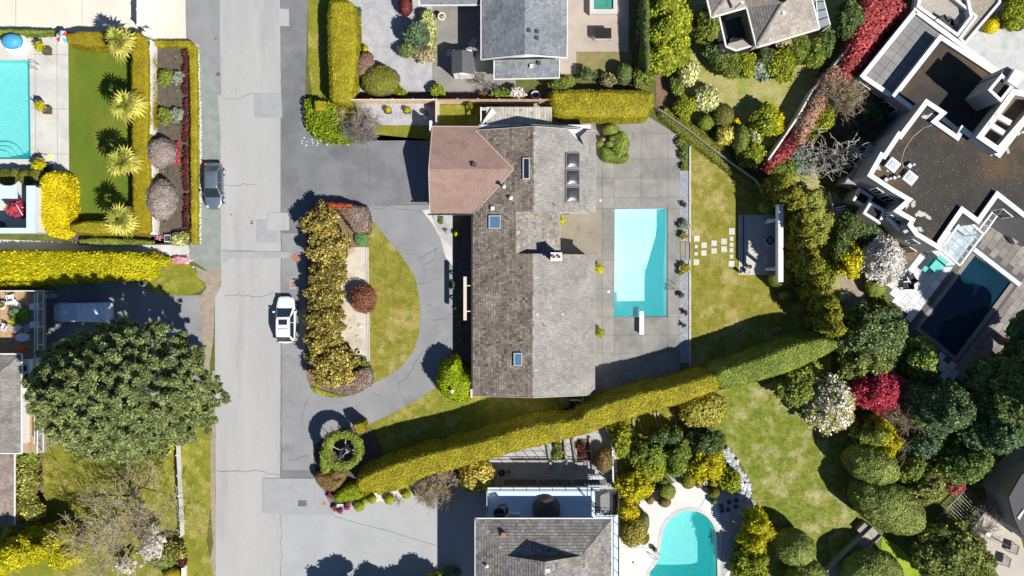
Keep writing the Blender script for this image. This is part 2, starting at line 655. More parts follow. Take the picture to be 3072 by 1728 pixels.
def shrub(label,px,py,rx,ry,h,m,n=9,size=0.11,cover=1.1,jitter=0.09,name='shrub',cat='shrub',group=None,lob=0.45,rz=0.0,
          seed=None,up=True,noise=0.18,spread=0.9,tf=1.5,parts=True,hue=0.0,bark=None,shape=0.8):
  """loose bush or tree crown made of lobes,on a stem"""
  rs = np.random.default_rng(seed if seed is not None else int(px * 7 + py * 13))
  zc = h * 0.5
  k = (CAM_H - zc) / CAM_H
  x,y = W(px,py,h * 0.55)
  a,b = rx / PXM * k,ry / PXM * k
  L = [(0,0,zc * .95,a * .62,b * .62,h * .4)]
  for i in range(n):
    w = i * 2.399963 + rs.random() * .5
    r = math.sqrt((i + .5) / n) * (1 - lob * .75)
    lz = (h * (1 - lob * .35)) * (1 - shape * .55 * r * r) - lob * h * .25 * (0.3 + rs.random() * .7)
    s = lob * (0.55 + .9 * rs.random() ** 1.5)
    r *= 1 + rs.normal(0,.09)
    L.append((math.cos(w) * r * a,math.sin(w) * r * b,max(lz,h * .3),s * a,s * b,min(s * max(a,b),h * .4)))
  c,s_ = math.cos(rz),math.sin(rz)
  L = [(x + l[0] * c - l[1] * s_,y + l[0] * s_ + l[1] * c,*l[2:]) for l in L]
  V,T = lobes_mesh(L,2,noise)
  if not parts:
    o = leafy(name,V,T,m,size=size,cover=cover,jitter=jitter,loc=(x,y,0),up_only=up,spread=spread,tf=tf,hue=hue,core_t=.1)
    return tag(o,label,cat,group)
  root = thing(name,label,cat,(x,y,0),group)
  leafy('crown',V,T,m,root,size=size,cover=cover,jitter=jitter,up_only=up,spread=spread,tf=tf,hue=hue,core_t=.05,tvar=.9)
  b_ = MB()
  for i in range(4):
    w = i * 1.6 + rs.random()
    b_.tube([(x + .05 * math.cos(w),y + .05 * math.sin(w),0),(x + a * .2 * math.cos(w),y + b * .2 * math.sin(w),h * .35),
                 (x + a * .4 * math.cos(w),y + b * .4 * math.sin(w),h * .6)],[.06,.045,.02],5)
  b_.build('stem',bark or M_BARK,root)
  return root
def branch(mb,p,d,L,r,depth,rs,spread=0.5,n=3,up=0.1,seg=3,rmin=0.008,kink=0.18):
  """recursive bare limb"""
  path = [Vector(p)]; rad = [r]
  dd = Vector(d).normalized()
  for i in range(seg):
    dd = (dd + Vector((rs.normal(0,kink),rs.normal(0,kink),rs.normal(0,kink) + up))).normalized()
    path.append(path[-1] + dd * L / seg)
    rad.append(max(rmin,r * (1 - .45 * (i + 1) / seg)))
  mb.tube(path,rad,6 if depth > 2 else (4 if depth > 0 else 3),t=rs.random(),cap=False)
  if depth <= 0: return
  for i in range(n):
    q = path[-1] if i < 2 else path[1 + int(rs.random() * (seg - 1))]
    nd = (dd + Vector((rs.normal(0,spread),rs.normal(0,spread),rs.normal(0,spread * .5)))).normalized()
    branch(mb,q,nd,L * (.62 + .25 * rs.random()),rad[-1] * .8,depth - 1,rs,spread,n,up,seg,rmin,kink)
def bare_tree(label,px,py,rx,ry,h,m,seed=1,depth=4,n=3,name='bare_tree',cat='tree',trunk_r=.16,base=None,spread=.5,L0=None,
              limbs=5,tz=.28,twigm=None,group=None,up=.06,parts=('trunk', 'branch'),out=1.0,kink=.18,rmin=.008):
  rs = np.random.default_rng(seed)
  x,y = W(px,py,h * .6) if base is None else W(*base)
  k = 1 - h * .6 / CAM_H
  a,b = rx / PXM * k,ry / PXM * k
  root = thing(name,label,cat,(x,y,0),group)
  zt = h * tz
  cx,cy = W(px,py,h * .6)
  t = MB()
  t.tube([(x,y,0),(x + rs.normal(0,.05),y + rs.normal(0,.05),zt * .6),(x,y,zt)],[trunk_r * 1.25,trunk_r,trunk_r * .9],8)
  t.build('trunk',m,root)
  for i in range(limbs):
    w = i * 2 * math.pi / limbs + rs.random() * .6
    tgt = Vector((cx + math.cos(w) * a * .8 * out,cy + math.sin(w) * b * .8 * out,h * (.7 + .25 * rs.random())))
    st = Vector((x,y,zt * (.85 + .15 * rs.random())))
    d = tgt - st
    mb = MB()
    branch(mb,st,d,d.length * .48 if L0 is None else L0,trunk_r * .6,depth,rs,spread,n,up,3,rmin,kink)
    mb.build('branch',twigm or m,root)
  return root
def in_poly(x,y,p):
  c = False
  j = len(p) - 1
  for i in range(len(p)):
    if (p[i][1] > y) != (p[j][1] > y) and x < (p[j][0] - p[i][0]) * (y - p[i][1]) / (p[j][1] - p[i][1]) + p[i][0]:
      c = not c
    j = i
  return c
def clip_convex(sub,cl):
  cl = ccw(cl)
  out = sub
  for i in range(len(cl)):
    a,b = cl[i],cl[(i + 1) % len(cl)]
    inp = out; out = []
    if not inp: return []
    sd_ = lambda p: (b[0] - a[0]) * (p[1] - a[1]) - (b[1] - a[1]) * (p[0] - a[0])
    for j in range(len(inp)):
      p,q = inp[j - 1],inp[j]
      sp,sq = sd_(p),sd_(q)
      if sq >= 0:
        if sp < 0:
          t = sp / (sp - sq); out.append((p[0] + (q[0] - p[0]) * t,p[1] + (q[1] - p[1]) * t))
        out.append(q)
      elif sp >= 0:
        t = sp / (sp - sq); out.append((p[0] + (q[0] - p[0]) * t,p[1] + (q[1] - p[1]) * t))
  return out
# --- palette
M_ROAD = mat('road_concrete',(.345,.345,.34),(.385,.385,.378),scale=.35,fine=14,fine_amt=.09,bump=.1,c3=(.30,.30,.298),c3_scale=.3,stretch=(1,.16,1))
M_ASPH = mat('old_asphalt',(.150,.153,.163),(.195,.198,.208),scale=.5,fine=16,fine_amt=.12,bump=.2,c3=(.125,.128,.137),c3_scale=.3,c3_lo=.5)
M_ASPH2 = mat('light_asphalt',(.215,.218,.226),(.26,.263,.268),scale=.4,fine=16,fine_amt=.09,bump=.15,c3=(.185,.188,.195),c3_scale=.3)
M_ASPH3 = mat('patch_asphalt',(.29,.30,.302),(.325,.335,.338),scale=1.2,fine=18,fine_amt=.08,bump=.15)
M_ASPHD = mat('dark_asphalt',(.10,.105,.11),(.14,.14,.15),scale=.7,fine=16,fine_amt=.15,bump=.2)
M_CREAM = mat('cream_concrete',(.60,.56,.47),(.66,.62,.53),scale=.4,fine=10,fine_amt=.05,c3=(.56,.52,.44))
M_PATIO = mat('pool_concrete',(.46,.45,.42),(.55,.54,.50),scale=.5,fine=12,fine_amt=.07,c3=(.38,.38,.36),c3_scale=.4)
M_DECKC = mat('deck_slab',(.225,.218,.200),(.285,.275,.25),scale=.6,fine=10,fine_amt=.16,bump=.25,c3=(.17,.17,.16),c3_scale=.5,c3_lo=.5,tint=(.93,1.07))
M_YARDC = mat('stained_concrete',(.24,.21,.155),(.29,.26,.20),scale=.5,fine=10,fine_amt=.12,c3=(.19,.165,.12),c3_scale=.6)
M_PINKC = mat('pink_patio',(.37,.31,.26),(.42,.355,.305),scale=.5,fine=10,fine_amt=.08,c3=(.31,.26,.22),c3_scale=.6)
M_WHITEC = mat('white_concrete',(.56,.56,.54),(.63,.63,.61),scale=.5,fine=10,fine_amt=.05,c3=(.5,.5,.47),c3_scale=.35)
M_COURT = mat('court_concrete',(.42,.43,.43),(.50,.51,.50),scale=1.2,fine=10,fine_amt=.08,c3=(.36,.37,.37),c3_scale=.9)
M_PAVER = mat('pale_paver',(.55,.56,.57),(.66,.67,.68),scale=.6,fine=6,fine_amt=.08,tint=(.86,1.1))
M_PAVERD = mat('grey_paver',(.20,.18,.165),(.26,.235,.215),scale=.6,fine=6,fine_amt=.15,tint=(.75,1.25))
M_GRAVEL = mat('green_gravel',(.20,.235,.215),(.27,.30,.275),scale=.8,fine=24,fine_amt=.4,bump=.5)
M_GRAVW = mat('pale_gravel',(.33,.33,.34),(.42,.42,.44),scale=1.0,fine=15,fine_amt=.4,bump=.6)
M_GRAVB = mat('blue_gravel',(.22,.24,.27),(.32,.34,.37),scale=3.0,fine=15,fine_amt=.5,bump=.6)
M_SAND = mat('sand_bed',(.50,.45,.36),(.56,.51,.42),scale=1.5,fine=16,fine_amt=.1,bump=.2,c3=(.40,.33,.26),c3_scale=.7)
M_SOIL = mat('bed_soil',(.085,.065,.055),(.125,.10,.082),scale=2.5,fine=12,fine_amt=.45,bump=.6,c3=(.10,.11,.045),c3_scale=1.5)
M_DIRT = mat('dirt',(.26,.21,.155),(.33,.28,.22),scale=1.6,fine=12,fine_amt=.25,bump=.3)
M_BARKC = mat('bark_mulch',(.16,.10,.06),(.23,.16,.10),scale=2.5,fine=14,fine_amt=.4,bump=.6)
M_GRASS1 = mat('clipped_lawn',(.085,.135,.009),(.125,.165,.013),scale=.5,fine=12,fine_amt=.16,bump=.3,c3=(.16,.16,.018),c3_scale=.35,stretch=(1,.35,1))
M_GRASS2 = mat('dry_lawn',(.15,.16,.012),(.25,.215,.036),scale=1.1,fine=7,fine_amt=.42,bump=.5,c3=(.36,.29,.11),c3_scale=.6,c3_lo=.5,c3_hi=.66)
M_GRASS3 = mat('mixed_lawn',(.14,.165,.014),(.22,.21,.022),scale=.9,fine=7,fine_amt=.42,bump=.5,c3=(.31,.26,.06),c3_scale=.8,c3_lo=.52,c3_hi=.64)
M_GRASS4 = mat('patchy_lawn',(.09,.14,.012),(.21,.215,.024),scale=1.4,fine=7,fine_amt=.5,bump=.6,c3=(.38,.34,.17),c3_scale=.8,c3_lo=.47,c3_hi=.72)
M_GRASSY = mat('pale_lawn',(.28,.27,.085),(.36,.32,.14),scale=.9,fine=7,fine_amt=.42,bump=.5,c3=(.22,.25,.05),c3_scale=.8,c3_lo=.5,c3_hi=.64)
M_GRASSG = mat('garden_ground',(.07,.09,.02),(.13,.14,.03),scale=1.2,fine=9,fine_amt=.4,bump=.6,c3=(.12,.09,.05),c3_scale=1.2)
M_BARK = mat('bark',(.14,.105,.075),(.22,.17,.125),scale=4,fine=20,fine_amt=.3)
M_BARKP = mat('pale_bark',(.42,.38,.33),(.55,.51,.45),scale=4,fine=20,fine_amt=.2)
M_BARKM = mat('tan_twig',(.30,.24,.15),(.42,.35,.24),scale=3,fine=10,fine_amt=.2)
M_TWIGR = mat('ruddy_twig',(.27,.13,.07),(.33,.17,.10),scale=2,fine=8,fine_amt=.3)
M_TWIGG = mat('grey_twig',(.24,.20,.18),(.32,.27,.24),scale=2,fine=8,fine_amt=.3)
M_WHITE = mat('white_paint',(.80,.80,.79),(.76,.76,.75),scale=1,fine_amt=.02,rough=.6)
M_WHITED = mat('weathered_white',(.66,.65,.63),(.74,.73,.71),scale=2,fine=8,fine_amt=.06,rough=.7)
M_PINKW = mat('pinkish_timber',(.60,.47,.40),(.66,.53,.46),scale=2,fine=8,fine_amt=.06)
M_CEDAR = mat('cedar_board',(.58,.45,.31),(.68,.54,.39),scale=2,fine=6,fine_amt=.1,tint=(.85,1.12))
M_REDW = mat('redwood_cap',(.36,.18,.11),(.44,.24,.16),scale=2,fine=6,fine_amt=.12)
M_WOOD = mat('deck_board',(.36,.235,.12),(.44,.30,.17),scale=2,fine=8,fine_amt=.14,tint=(.85,1.15))
M_GREYW = mat('grey_timber',(.26,.235,.21),(.34,.31,.28),scale=2,fine=8,fine_amt=.15,tint=(.8,1.2))
M_STONE = mat('pale_stone',(.55,.50,.45),(.66,.62,.58),scale=2,fine=9,fine_amt=.15,tint=(.75,1.15),bump=.3)
M_STONEG = mat('grey_stone',(.38,.39,.41),(.52,.53,.55),scale=2,fine=9,fine_amt=.2,tint=(.7,1.2),bump=.3)
M_STEP = mat('step_slab',(.52,.49,.44),(.58,.55,.50),scale=2,fine=9,fine_amt=.08,tint=(.93,1.07))
M_STUCCO = mat('grey_stucco',(.30,.285,.27),(.34,.325,.31),scale=.8,fine=10,fine_amt=.06)
M_STUCCOW = mat('white_stucco',(.62,.61,.59),(.68,.67,.65),scale=.8,fine=10,fine_amt=.04)
M_FLATG = mat('shade_blue_membrane',(.50,.64,.77),(.55,.69,.81),scale=.8,fine=10,fine_amt=.04)  # the blue of its shade is mixed into the white membrane's base colour
M_BITUM = mat('wet_bitumen',(.032,.028,.025),(.048,.042,.036),scale=.5,fine=5,fine_amt=.2,rough=.75,c3=(.115,.068,.030),c3_scale=.14,c3_lo=.50,c3_hi=.66)
M_BITSTAIN = mat('leaf_stain',(.12,.075,.03),(.085,.055,.025),scale=1.2,fine=9,fine_amt=.5,rough=.8)
M_SCUM = mat('dried_silt',(.40,.385,.36),(.5,.48,.45),scale=4,fine=12,fine_amt=.3)
M_RPAVE = mat('roof_paver',(.20,.195,.19),(.25,.245,.24),scale=.7,fine=8,fine_amt=.1,tint=(.92,1.08),c3=(.26,.23,.21),c3_scale=.6)
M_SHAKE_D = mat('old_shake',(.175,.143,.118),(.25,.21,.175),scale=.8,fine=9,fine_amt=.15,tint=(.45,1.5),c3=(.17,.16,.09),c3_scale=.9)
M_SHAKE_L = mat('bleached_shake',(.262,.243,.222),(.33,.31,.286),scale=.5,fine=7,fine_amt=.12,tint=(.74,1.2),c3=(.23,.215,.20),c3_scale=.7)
M_SHAKE_M = mat('tan_shake',(.25,.225,.195),(.32,.292,.255),scale=.6,fine=7,fine_amt=.15,tint=(.6,1.3),c3=(.30,.28,.21),c3_scale=.9)
M_SHAKE_G = mat('grey_shake',(.18,.17,.16),(.26,.245,.232),scale=.7,fine=7,fine_amt=.2,tint=(.55,1.35),c3=(.25,.21,.155),c3_scale=.5)
M_BROWNR = mat('brown_shingle',(.265,.175,.142),(.315,.212,.175),scale=.6,fine=10,fine_amt=.12,tint=(.82,1.15))
M_SLATE = mat('slate_shingle',(.16,.175,.195),(.22,.235,.255),scale=.5,fine=10,fine_amt=.12,tint=(.72,1.3),c3=(.24,.25,.26),c3_scale=.7)
M_SLATE2 = mat('charcoal_shingle',(.13,.13,.14),(.17,.17,.18),scale=.6,fine=10,fine_amt=.1,tint=(.85,1.15))
M_TANR = mat('tan_shingle',(.30,.262,.225),(.37,.33,.285),scale=.6,fine=9,fine_amt=.15,tint=(.75,1.2),c3=(.36,.30,.25),c3_scale=.8)
M_FELT = mat('roof_felt',(.05,.045,.04),fine_amt=.1)
M_FASCIA = mat('fascia',(.46,.42,.38),fine_amt=.05,rough=.6)
M_METAL = mat('steel',(.30,.30,.31),fine_amt=.02,rough=.35,metal=.8)
M_METALD = mat('dark_metal',(.04,.042,.045),fine_amt=.02,rough=.45,metal=.3)
M_ALU = mat('pale_metal',(.62,.63,.65),fine_amt=.02,rough=.4,metal=.2)
M_RUST = mat('rusty_iron',(.30,.145,.10),(.36,.18,.13),scale=5,fine=20,fine_amt=.15)
M_TERRA = mat('terracotta',(.42,.17,.08),fine_amt=.1)
M_CORR = mat('corrugated_sheet',(.40,.375,.33),(.50,.48,.44),scale=1.2,fine=6,fine_amt=.12,c3=(.20,.145,.09),c3_scale=1.3,c3_lo=.52,tint=(.9,1.1))
M_BLACK = mat('black_plastic',(.018,.018,.02),fine_amt=.05,rough=.5)
M_DGREY = mat('dark_grey',(.06,.062,.066),fine_amt=.05,rough=.7)
M_BROWN = mat('brown_box',(.12,.075,.05),fine_amt=.1)
M_COVER = mat('brown_cover',(.085,.062,.055),(.11,.085,.075),scale=2,fine=6,fine_amt=.15,rough=.7)
M_TEAL = mat('teal_paint',(.10,.50,.47),(.14,.56,.53),scale=2,fine_amt=.06,rough=.6)
M_BLUEC = mat('blue_canopy',(.05,.30,.52),(.08,.36,.58),scale=2,fine=6,fine_amt=.1,rough=.5)
M_REDP = mat('red_panel',(.60,.06,.05),fine_amt=.05,rough=.6)
M_ORANGE = mat('orange_plastic',(.75,.12,.02),fine_amt=.03,rough=.5)
M_YELLOW = mat('yellow_plastic',(.60,.40,.04),fine_amt=.05,rough=.5)
M_PINKF = mat('cushion',(.55,.54,.52),fine_amt=.05)
M_CRACK = mat('crack_shade',(.135,.135,.138),fine_amt=.2)
M_JOINT = mat('joint_tar',(.17,.17,.175),fine_amt=.3)
M_BRICK = mat('chimney_brick',(.30,.12,.08),(.40,.2,.14),scale=4,fine=14,fine_amt=.3,tint=(.7,1.3))
M_GLASS = glass_mat('dark_glass')
M_GLASSB = glass_mat('sky_glass',(.10,.22,.36),.12)
M_GLASSC = clear_mat('clear_glass')
M_FILM = clear_mat('plastic_film',(.75,.82,.88),.1,.42,(.50,.56,.62))
M_TILE = mat('pool_tile',(.70,.71,.70),(.74,.75,.75),scale=3,fine=18,fine_amt=.05)
M_TILE2 = mat('pool_tile_aqua',(.44,.60,.60),(.52,.66,.65),scale=3,fine=9,fine_amt=.3)  # strong fine mottling puts ripple light and caustics into the tile colour
M_TILED = mat('pool_tile_dark',(.012,.05,.09),(.018,.06,.105),scale=1,fine=18,fine_amt=.08)
M_WATER = water_mat('clear_pool_water',(.0,.90,.95),(.93,1.0,1.0),.26)
M_WATER2 = water_mat('turquoise_pool_water',(.02,.80,.80),(.72,.95,.94),.26,5.0)
M_WATERD = water_mat('dark_pool_water',(.012,.055,.095),(.4,.6,.75),.5,1.5)
# foliage
F_GOLD = leaf_mat('golden_hedge',(.14,.125,.010),(.42,.36,.016))
F_GOLDB = leaf_mat('golden_brown_hedge',(.15,.13,.005),(.36,.28,.012),patch=(.26,.19,.016),patch_scale=1.3)
F_GRN = leaf_mat('green_hedge',(.06,.10,.012),(.29,.34,.055))
F_GRN2 = leaf_mat('mid_green',(.075,.105,.016),(.33,.38,.06),trans=.22)
F_DARK = leaf_mat('dark_green',(.035,.06,.018),(.23,.30,.085),trans=.22)
F_DARKER = leaf_mat('deep_green',(.026,.050,.018),(.19,.27,.10),trans=.22)
F_OLIVE = leaf_mat('olive_green',(.05,.055,.010),(.21,.20,.035))
F_LIME = leaf_mat('lime_green',(.09,.12,.006),(.43,.45,.035))
F_YEL = leaf_mat('yellow_green',(.20,.19,.003),(.66,.58,.010))
F_YEL2 = leaf_mat('yellow_foliage',(.32,.25,.003),(.80,.63,.010))
F_RHODO = leaf_mat('rhododendron',(.085,.075,.012),(.60,.46,.12),lo=.1,hi=.85)
F_RHODO2 = leaf_mat('pale_rhododendron',(.08,.09,.01),(.58,.52,.15),lo=.1)
F_BLUE = leaf_mat('blue_green',(.035,.07,.03),(.21,.29,.15))
F_SAGE = leaf_mat('sage',(.10,.13,.09),(.38,.42,.33))
F_PINE = leaf_mat('pine_needle',(.075,.100,.030),(.42,.47,.18),lo=.1,hi=.85,trans=.25)
F_BURG = leaf_mat('burgundy',(.045,.010,.010),(.20,.045,.04))
F_MAPLE = leaf_mat('red_maple',(.18,.014,.025),(.74,.10,.15))
F_RED = leaf_mat('red_vine',(.15,.03,.025),(.74,.15,.15))
F_REDMIX = leaf_mat('fading_vine',(.20,.16,.07),(.60,.22,.20),patch=(.36,.34,.22),patch_scale=1.2)
F_WHITE = leaf_mat('white_blossom',(.34,.30,.22),(.90,.86,.82),hi=.6)
F_WHITEY = leaf_mat('white_magnolia',(.30,.26,.05),(.92,.92,.90),lo=.25,hi=.6)
F_CREAMB = leaf_mat('cream_rhododendron',(.16,.17,.02),(.86,.78,.42),lo=.2,hi=.75)
F_YBLOOM = leaf_mat('yellow_blossom',(.30,.22,.01),(.92,.72,.22),lo=.2,hi=.7)
F_PINK = leaf_mat('pink_heather',(.35,.12,.16),(.80,.42,.50))
F_PINKD = leaf_mat('magenta_flower',(.16,.02,.05),(.45,.10,.18))
F_HEATH = leaf_mat('brown_heath',(.10,.055,.04),(.34,.23,.17))
F_HEATHG = leaf_mat('grey_heath',(.10,.075,.06),(.33,.27,.23),patch=(.22,.12,.07),patch_scale=1.5)
F_TWIGBALL = leaf_mat('grey_twig_ball',(.14,.115,.10),(.36,.30,.27))
F_RUSSET = leaf_mat('russet_ball',(.08,.03,.018),(.38,.17,.09))
F_BROWNB = leaf_mat('bronze_ball',(.10,.065,.02),(.30,.20,.07))
F_STRAW = leaf_mat('straw_grass',(.20,.16,.08),(.55,.46,.28))
F_ORANGE = leaf_mat('amber_leaf',(.14,.13,.01),(.80,.58,.14),lo=.2,hi=.8)
F_PALM = leaf_mat('palm_leaf',(.10,.12,.01),(.62,.56,.12))
F_PALMG = leaf_mat('palm_young_leaf',(.04,.06,.01),(.34,.36,.05))
# --- ground
def sheet(name,pts,m,level,native=True,kind='structure',label=None):
  p = WW(pts) if native else pts
  mb = MB()
  mb.face([(a[0],a[1],0) for a in ccw(p)])
  z = 0.004 * level
  c = np.array(p).mean(axis=0)
  mb.v = [(v[0],v[1],z) for v in mb.v]
  o = mb.build(name,m,loc=(float(c[0]),float(c[1]),z))
  o['kind'] = kind
  if label: o['label'] = label
  return o
# ground with pits where the four pools go
def hole_sheet(name,outer,holes,m,z=0.0):
  loops = [[Vector((p[0],p[1],0)) for p in ccw(outer)]] + [[Vector((p[0],p[1],0)) for p in ccw(h)[::-1]] for h in holes]
  tri = tessellate_polygon(loops)
  V = [tuple(v) for l in loops for v in l]
  mb = MB()
  for t in tri:
    a,b,c = [V[i] for i in t]
    if (b[0] - a[0]) * (c[1] - a[1]) - (c[0] - a[0]) * (b[1] - a[1]) < 0: b,c = c,b
    mb.face([(q[0],q[1],z) for q in (a,b,c)])
  o = mb.build(name,m,loc=(0,0,z))
  o['kind'] = 'structure'
  return o
POOL1 = Z(2,1,775,128,1172,125,1172,940,771,945)                       # main pool
POOL2 = Z(0,0,-290,452,222,452,232,1200,-290,1200)                      # estate pool
POOL3 = smooth_poly(Z(2,2,1135,1449 + 60,1010,1449,1110,1340,1130,1130,1175,1030,1260,970,1350,950,1440,975,1510,1040,1545,1140,1550,1449,1550,1509),2)
POOL4 = Z(3,1,1560,480,1835,680,1415,1240,1145,1025)                   # dark pool
HP = [WW(p) for p in (POOL1,POOL2,POOL3,POOL4)]
hole_sheet('ground',[(-150,-110),(150,-110),(150,110),(-150,110)],HP,M_GRASSG,0.0)
# roads
sheet('road',N(648,-1400,652,0,640,60,642,200,655,330,660,640,645,900,645,1100,648,1300,645,3100,842,3100,842,1700,844,860,845,400,840,0,836,-1400),M_ROAD,6)
sheet('road_shoulder',N(834,-1400,838,0,843,400,842,860,840,1700,840,3100,930,3100,930,1728,960,1560,1000,1500,925,1380,915,1300,915,300,924,0,924,-1400),M_ASPH,5)
sheet('road_patch',Z(1,0,-10,705,190,705,200,890,-10,890),M_ASPH3,13)
sheet('road_patch',Z(1,0,165,65,250,68,252,200,168,198),M_ROAD,14)
sheet('road_patch',Z(1,1,8,212,165,212,165,382,8,382),M_ASPH3,15)
sheet('road_patch',Z(1,1,90,158,252,155,252,290,88,290),M_ROAD,16)
sheet('road_patch',Z(1,1,-248,448,250,450,250,500,-200,500,-240,540),M_ASPH3,17)
sheet('road_patch',Z(1,2,55,710,440,712,520,820,600,990,200,985,55,970),M_ASPH3,18)
sheet('gravel_strip',Z(0,0,1495,370,1555,420,1590,600,1640,680,1665,1000,1668,1449 + 560,1560,1449 + 590,1425,1449 + 500,1440,1449 + 380,1500,1449 + 380),M_GRAVEL,8)
sheet('verge_asphalt',Z(0,0,1400,-20,1660,-20,1660,200,1660,330,1670,720,1600,700,1540,500,1480,360,1405,300),M_ASPH2,7)
sheet('dirt_verge',Z(0,1,1475,560,1560,600,1640,420,1668,430,1672,700,1622,800,1612,1100,1560,1449,1500,1449,1530,1000,1500,800,1560,720,1500,650),M_DIRT,7)
sheet('dirt_verge',Z(0,2,1600,-100,1640,-100,1650,400,1625,800,1650,1449,1560,1449,1610,1200,1570,700,1590,300),M_DIRT,5)
# estate top-left
sheet('driveway',Z(0,0,-300,-200,1402,-200,1405,300,1150,302,1110,290,1030,240,-300,240),M_CREAM,3)
hole_sheet('pool_terrace',WW(Z(0,0,-400,235,515,260,525,1449 + 290,-400,1449 + 290)),[HP[1]],M_PATIO,0.008)
sheet('lawn',Z(0,0,515,260,1000,260,1000,1449 + 250,525,1449 + 250),M_GRASS1,3)
sheet('flower_bed',Z(0,0,1140,300,1440,310,1490,400,1495,1449 + 390,1140,1449 + 390),M_SOIL,3)
sheet('footpath',Z(0,1,-100,355,1180,400,1425,400,1440,490,-100,460),M_PATIO,2)
sheet('bed_soil',Z(0,1,500,310,1160,310,1300,400,600,400),M_SOIL,3)
# left neighbours
sheet('grass_verge',smooth_poly(Z(0,1,1050,560,1280,530,1460,540,1500,650,1570,700,1480,770,1280,785,1080,740),1),M_GRASS3,9)
sheet('driveway',Z(0,1,-400,650,1100,640,1280,780,1520,780,1560,900,1590,1449,1590,1449 + 100,300,1449 + 300,-400,1449),M_ASPH2,2)
sheet('lawn',Z(0,2,200,380,1330,380,1380,1600,0,1600,0,1200),M_GRASS3,3)
sheet('grass_verge',Z(0,2,1330,200,1500,150,1590,300,1590,600,1590,900,1560,1180,1620,1500,1380,1600),M_GRASS3,6)
sheet('bark_bed',Z(0,2,100,400,320,420,340,1000,80,1100),M_BARKC,4)
# main property
sheet('grass_verge',smooth_poly(Z(1,0,390,-200,700,-200,700,800,520,830,395,700),1),M_GRASS3,6)
sheet('grid_paver_driveway',Z(1,0,690,-200,1345,-200,1345,690,700,690),M_GRAVW,5)
sheet('yard_concrete',Z(1,0,1330,-200,1960,-200,1960,690,1330,690),mat('yard_slab',(.20,.19,.175),(.25,.24,.22),scale=.6,fine=9,fine_amt=.1),6)
sheet('garden_soil',Z(1,0,700,560,1960,680,2900,640,2900,780,700,780),M_SOIL,4)
sheet('shrub_bed',smooth_poly(Z(1,0,370,720,520,720,760,760,900,1062,500,1062,400,990,372,900),1),M_GRASS3,9)
sheet('gravel_yard',Z(1,0,700,780,1385,780,1385,945,760,945),M_GRAVW,7)
sheet('grass_strip',Z(1,0,740,945,1385,945,1385,1060,740,1062),M_GRASS3,8)
sheet('grass_patch',Z(1,0,1385,790,1740,790,1740,960,1385,960),M_GRASS3,8)
sheet('side_path',N(1500,310,1680,310,1680,400,1500,400),M_YARDC,6)
sheet('driveway',N(842,350,930,385,1300,420,1300,612,1100,618,1100,700,842,700),M_ASPH,8)
sheet('turning_drive',N(846,690,1095,690,1095,618,1300,614,1360,720,1361,1165,1335,1160,1255,1208,1180,1240,1112,1272,1100,1290,1040,1330,980,1340,945,1410,846,1410),M_ASPH2,7)
sheet('parking_apron',N(838,1510,1010,1535,1060,1500,1330,1430,1500,1440,1500,2200,838,2200),mat('apron_concrete',(.325,.335,.342),(.365,.375,.38),scale=.4,fine=12,fine_amt=.06,c3=(.36,.37,.375),c3_scale=.4),8)
sheet('pale_path',Z(1,1,1255,140,1310,130,1340,215,1390,330,1480,420,1485,560,1430,490,1390,350,1330,240),M_PATIO,9)
sheet('gravel_bed',Z(1,1,1335,175,1620,175,1625,440,1490,440,1380,320),M_GRAVW,8)
sheet('front_bed',Z(1,1,1484,180,1640,180,1640,1300,1484,1300),M_SOIL,10)
isl = Z(1,1,395,90,480,60,800,100,850,180,940,290,1100,480,1200,640,1240,830,1235,1050,1190,1200,1090,1330,960,1410,840,1460) + Z(1,2,780,60,660,95,560,98,430,60,385,-40) + Z(1,1,375,1200,375,300)
sheet('island_soil',isl,M_BARKC,9)
sheet('sand_bed',Z(1,1,640,420,845,415,850,1300,740,1200,640,1080,640,700,640,560),M_SAND,10)
lw = Z(1,1,848,180,940,290,1100,480,1200,640,1240,830,1235,1050,1190,1200,1090,1330,960,1410,866,1445,858,1200,848,800)
sheet('crescent_lawn',lw,M_GRASS2,11)
sheet('side_lawn',Z(1,2,860,300,1050,215,1250,100,1400,0,1660,60,1932,80,2500,80,2480,360,1500,430,1000,560,900,430),M_GRASS3,9)
# rear
hole_sheet('pool_deck',WW(N(1640,340,1945,350,2042,412,2042,1200,1640,1200)),[HP[0]],mat('slab_joint',(.09,.09,.085),fine_amt=.2),0.012)
sheet('border_bed',Z(2,1,1268,-160,1345,-160,1345,1290,1268,1290),M_GRAVB,7)
sheet('back_lawn',N(2068,430,2090,440,2330,620,2420,800,2500,1000,2490,1120,2068,1200),M_GRASS2,6)
sheet('terrace',Z(2,1,1710,173,2060,173,2060,625,1710,625),mat('terrace_concrete',(.44,.42,.39),(.5,.48,.44),scale=1,fine_amt=.08),9)
sheet('courtyard_slab',Z(2,1,355,145,680,130,680,515,620,515,620,470,355,470),M_YARDC,8)
sheet('grass_slope',N(1985,330,2010,318,2170,440,2290,560,2250,570,2060,425),mat('slope_grass',(.13,.14,.022),(.20,.20,.04),scale=1,fine=9,fine_amt=.3,bump=.5),8)
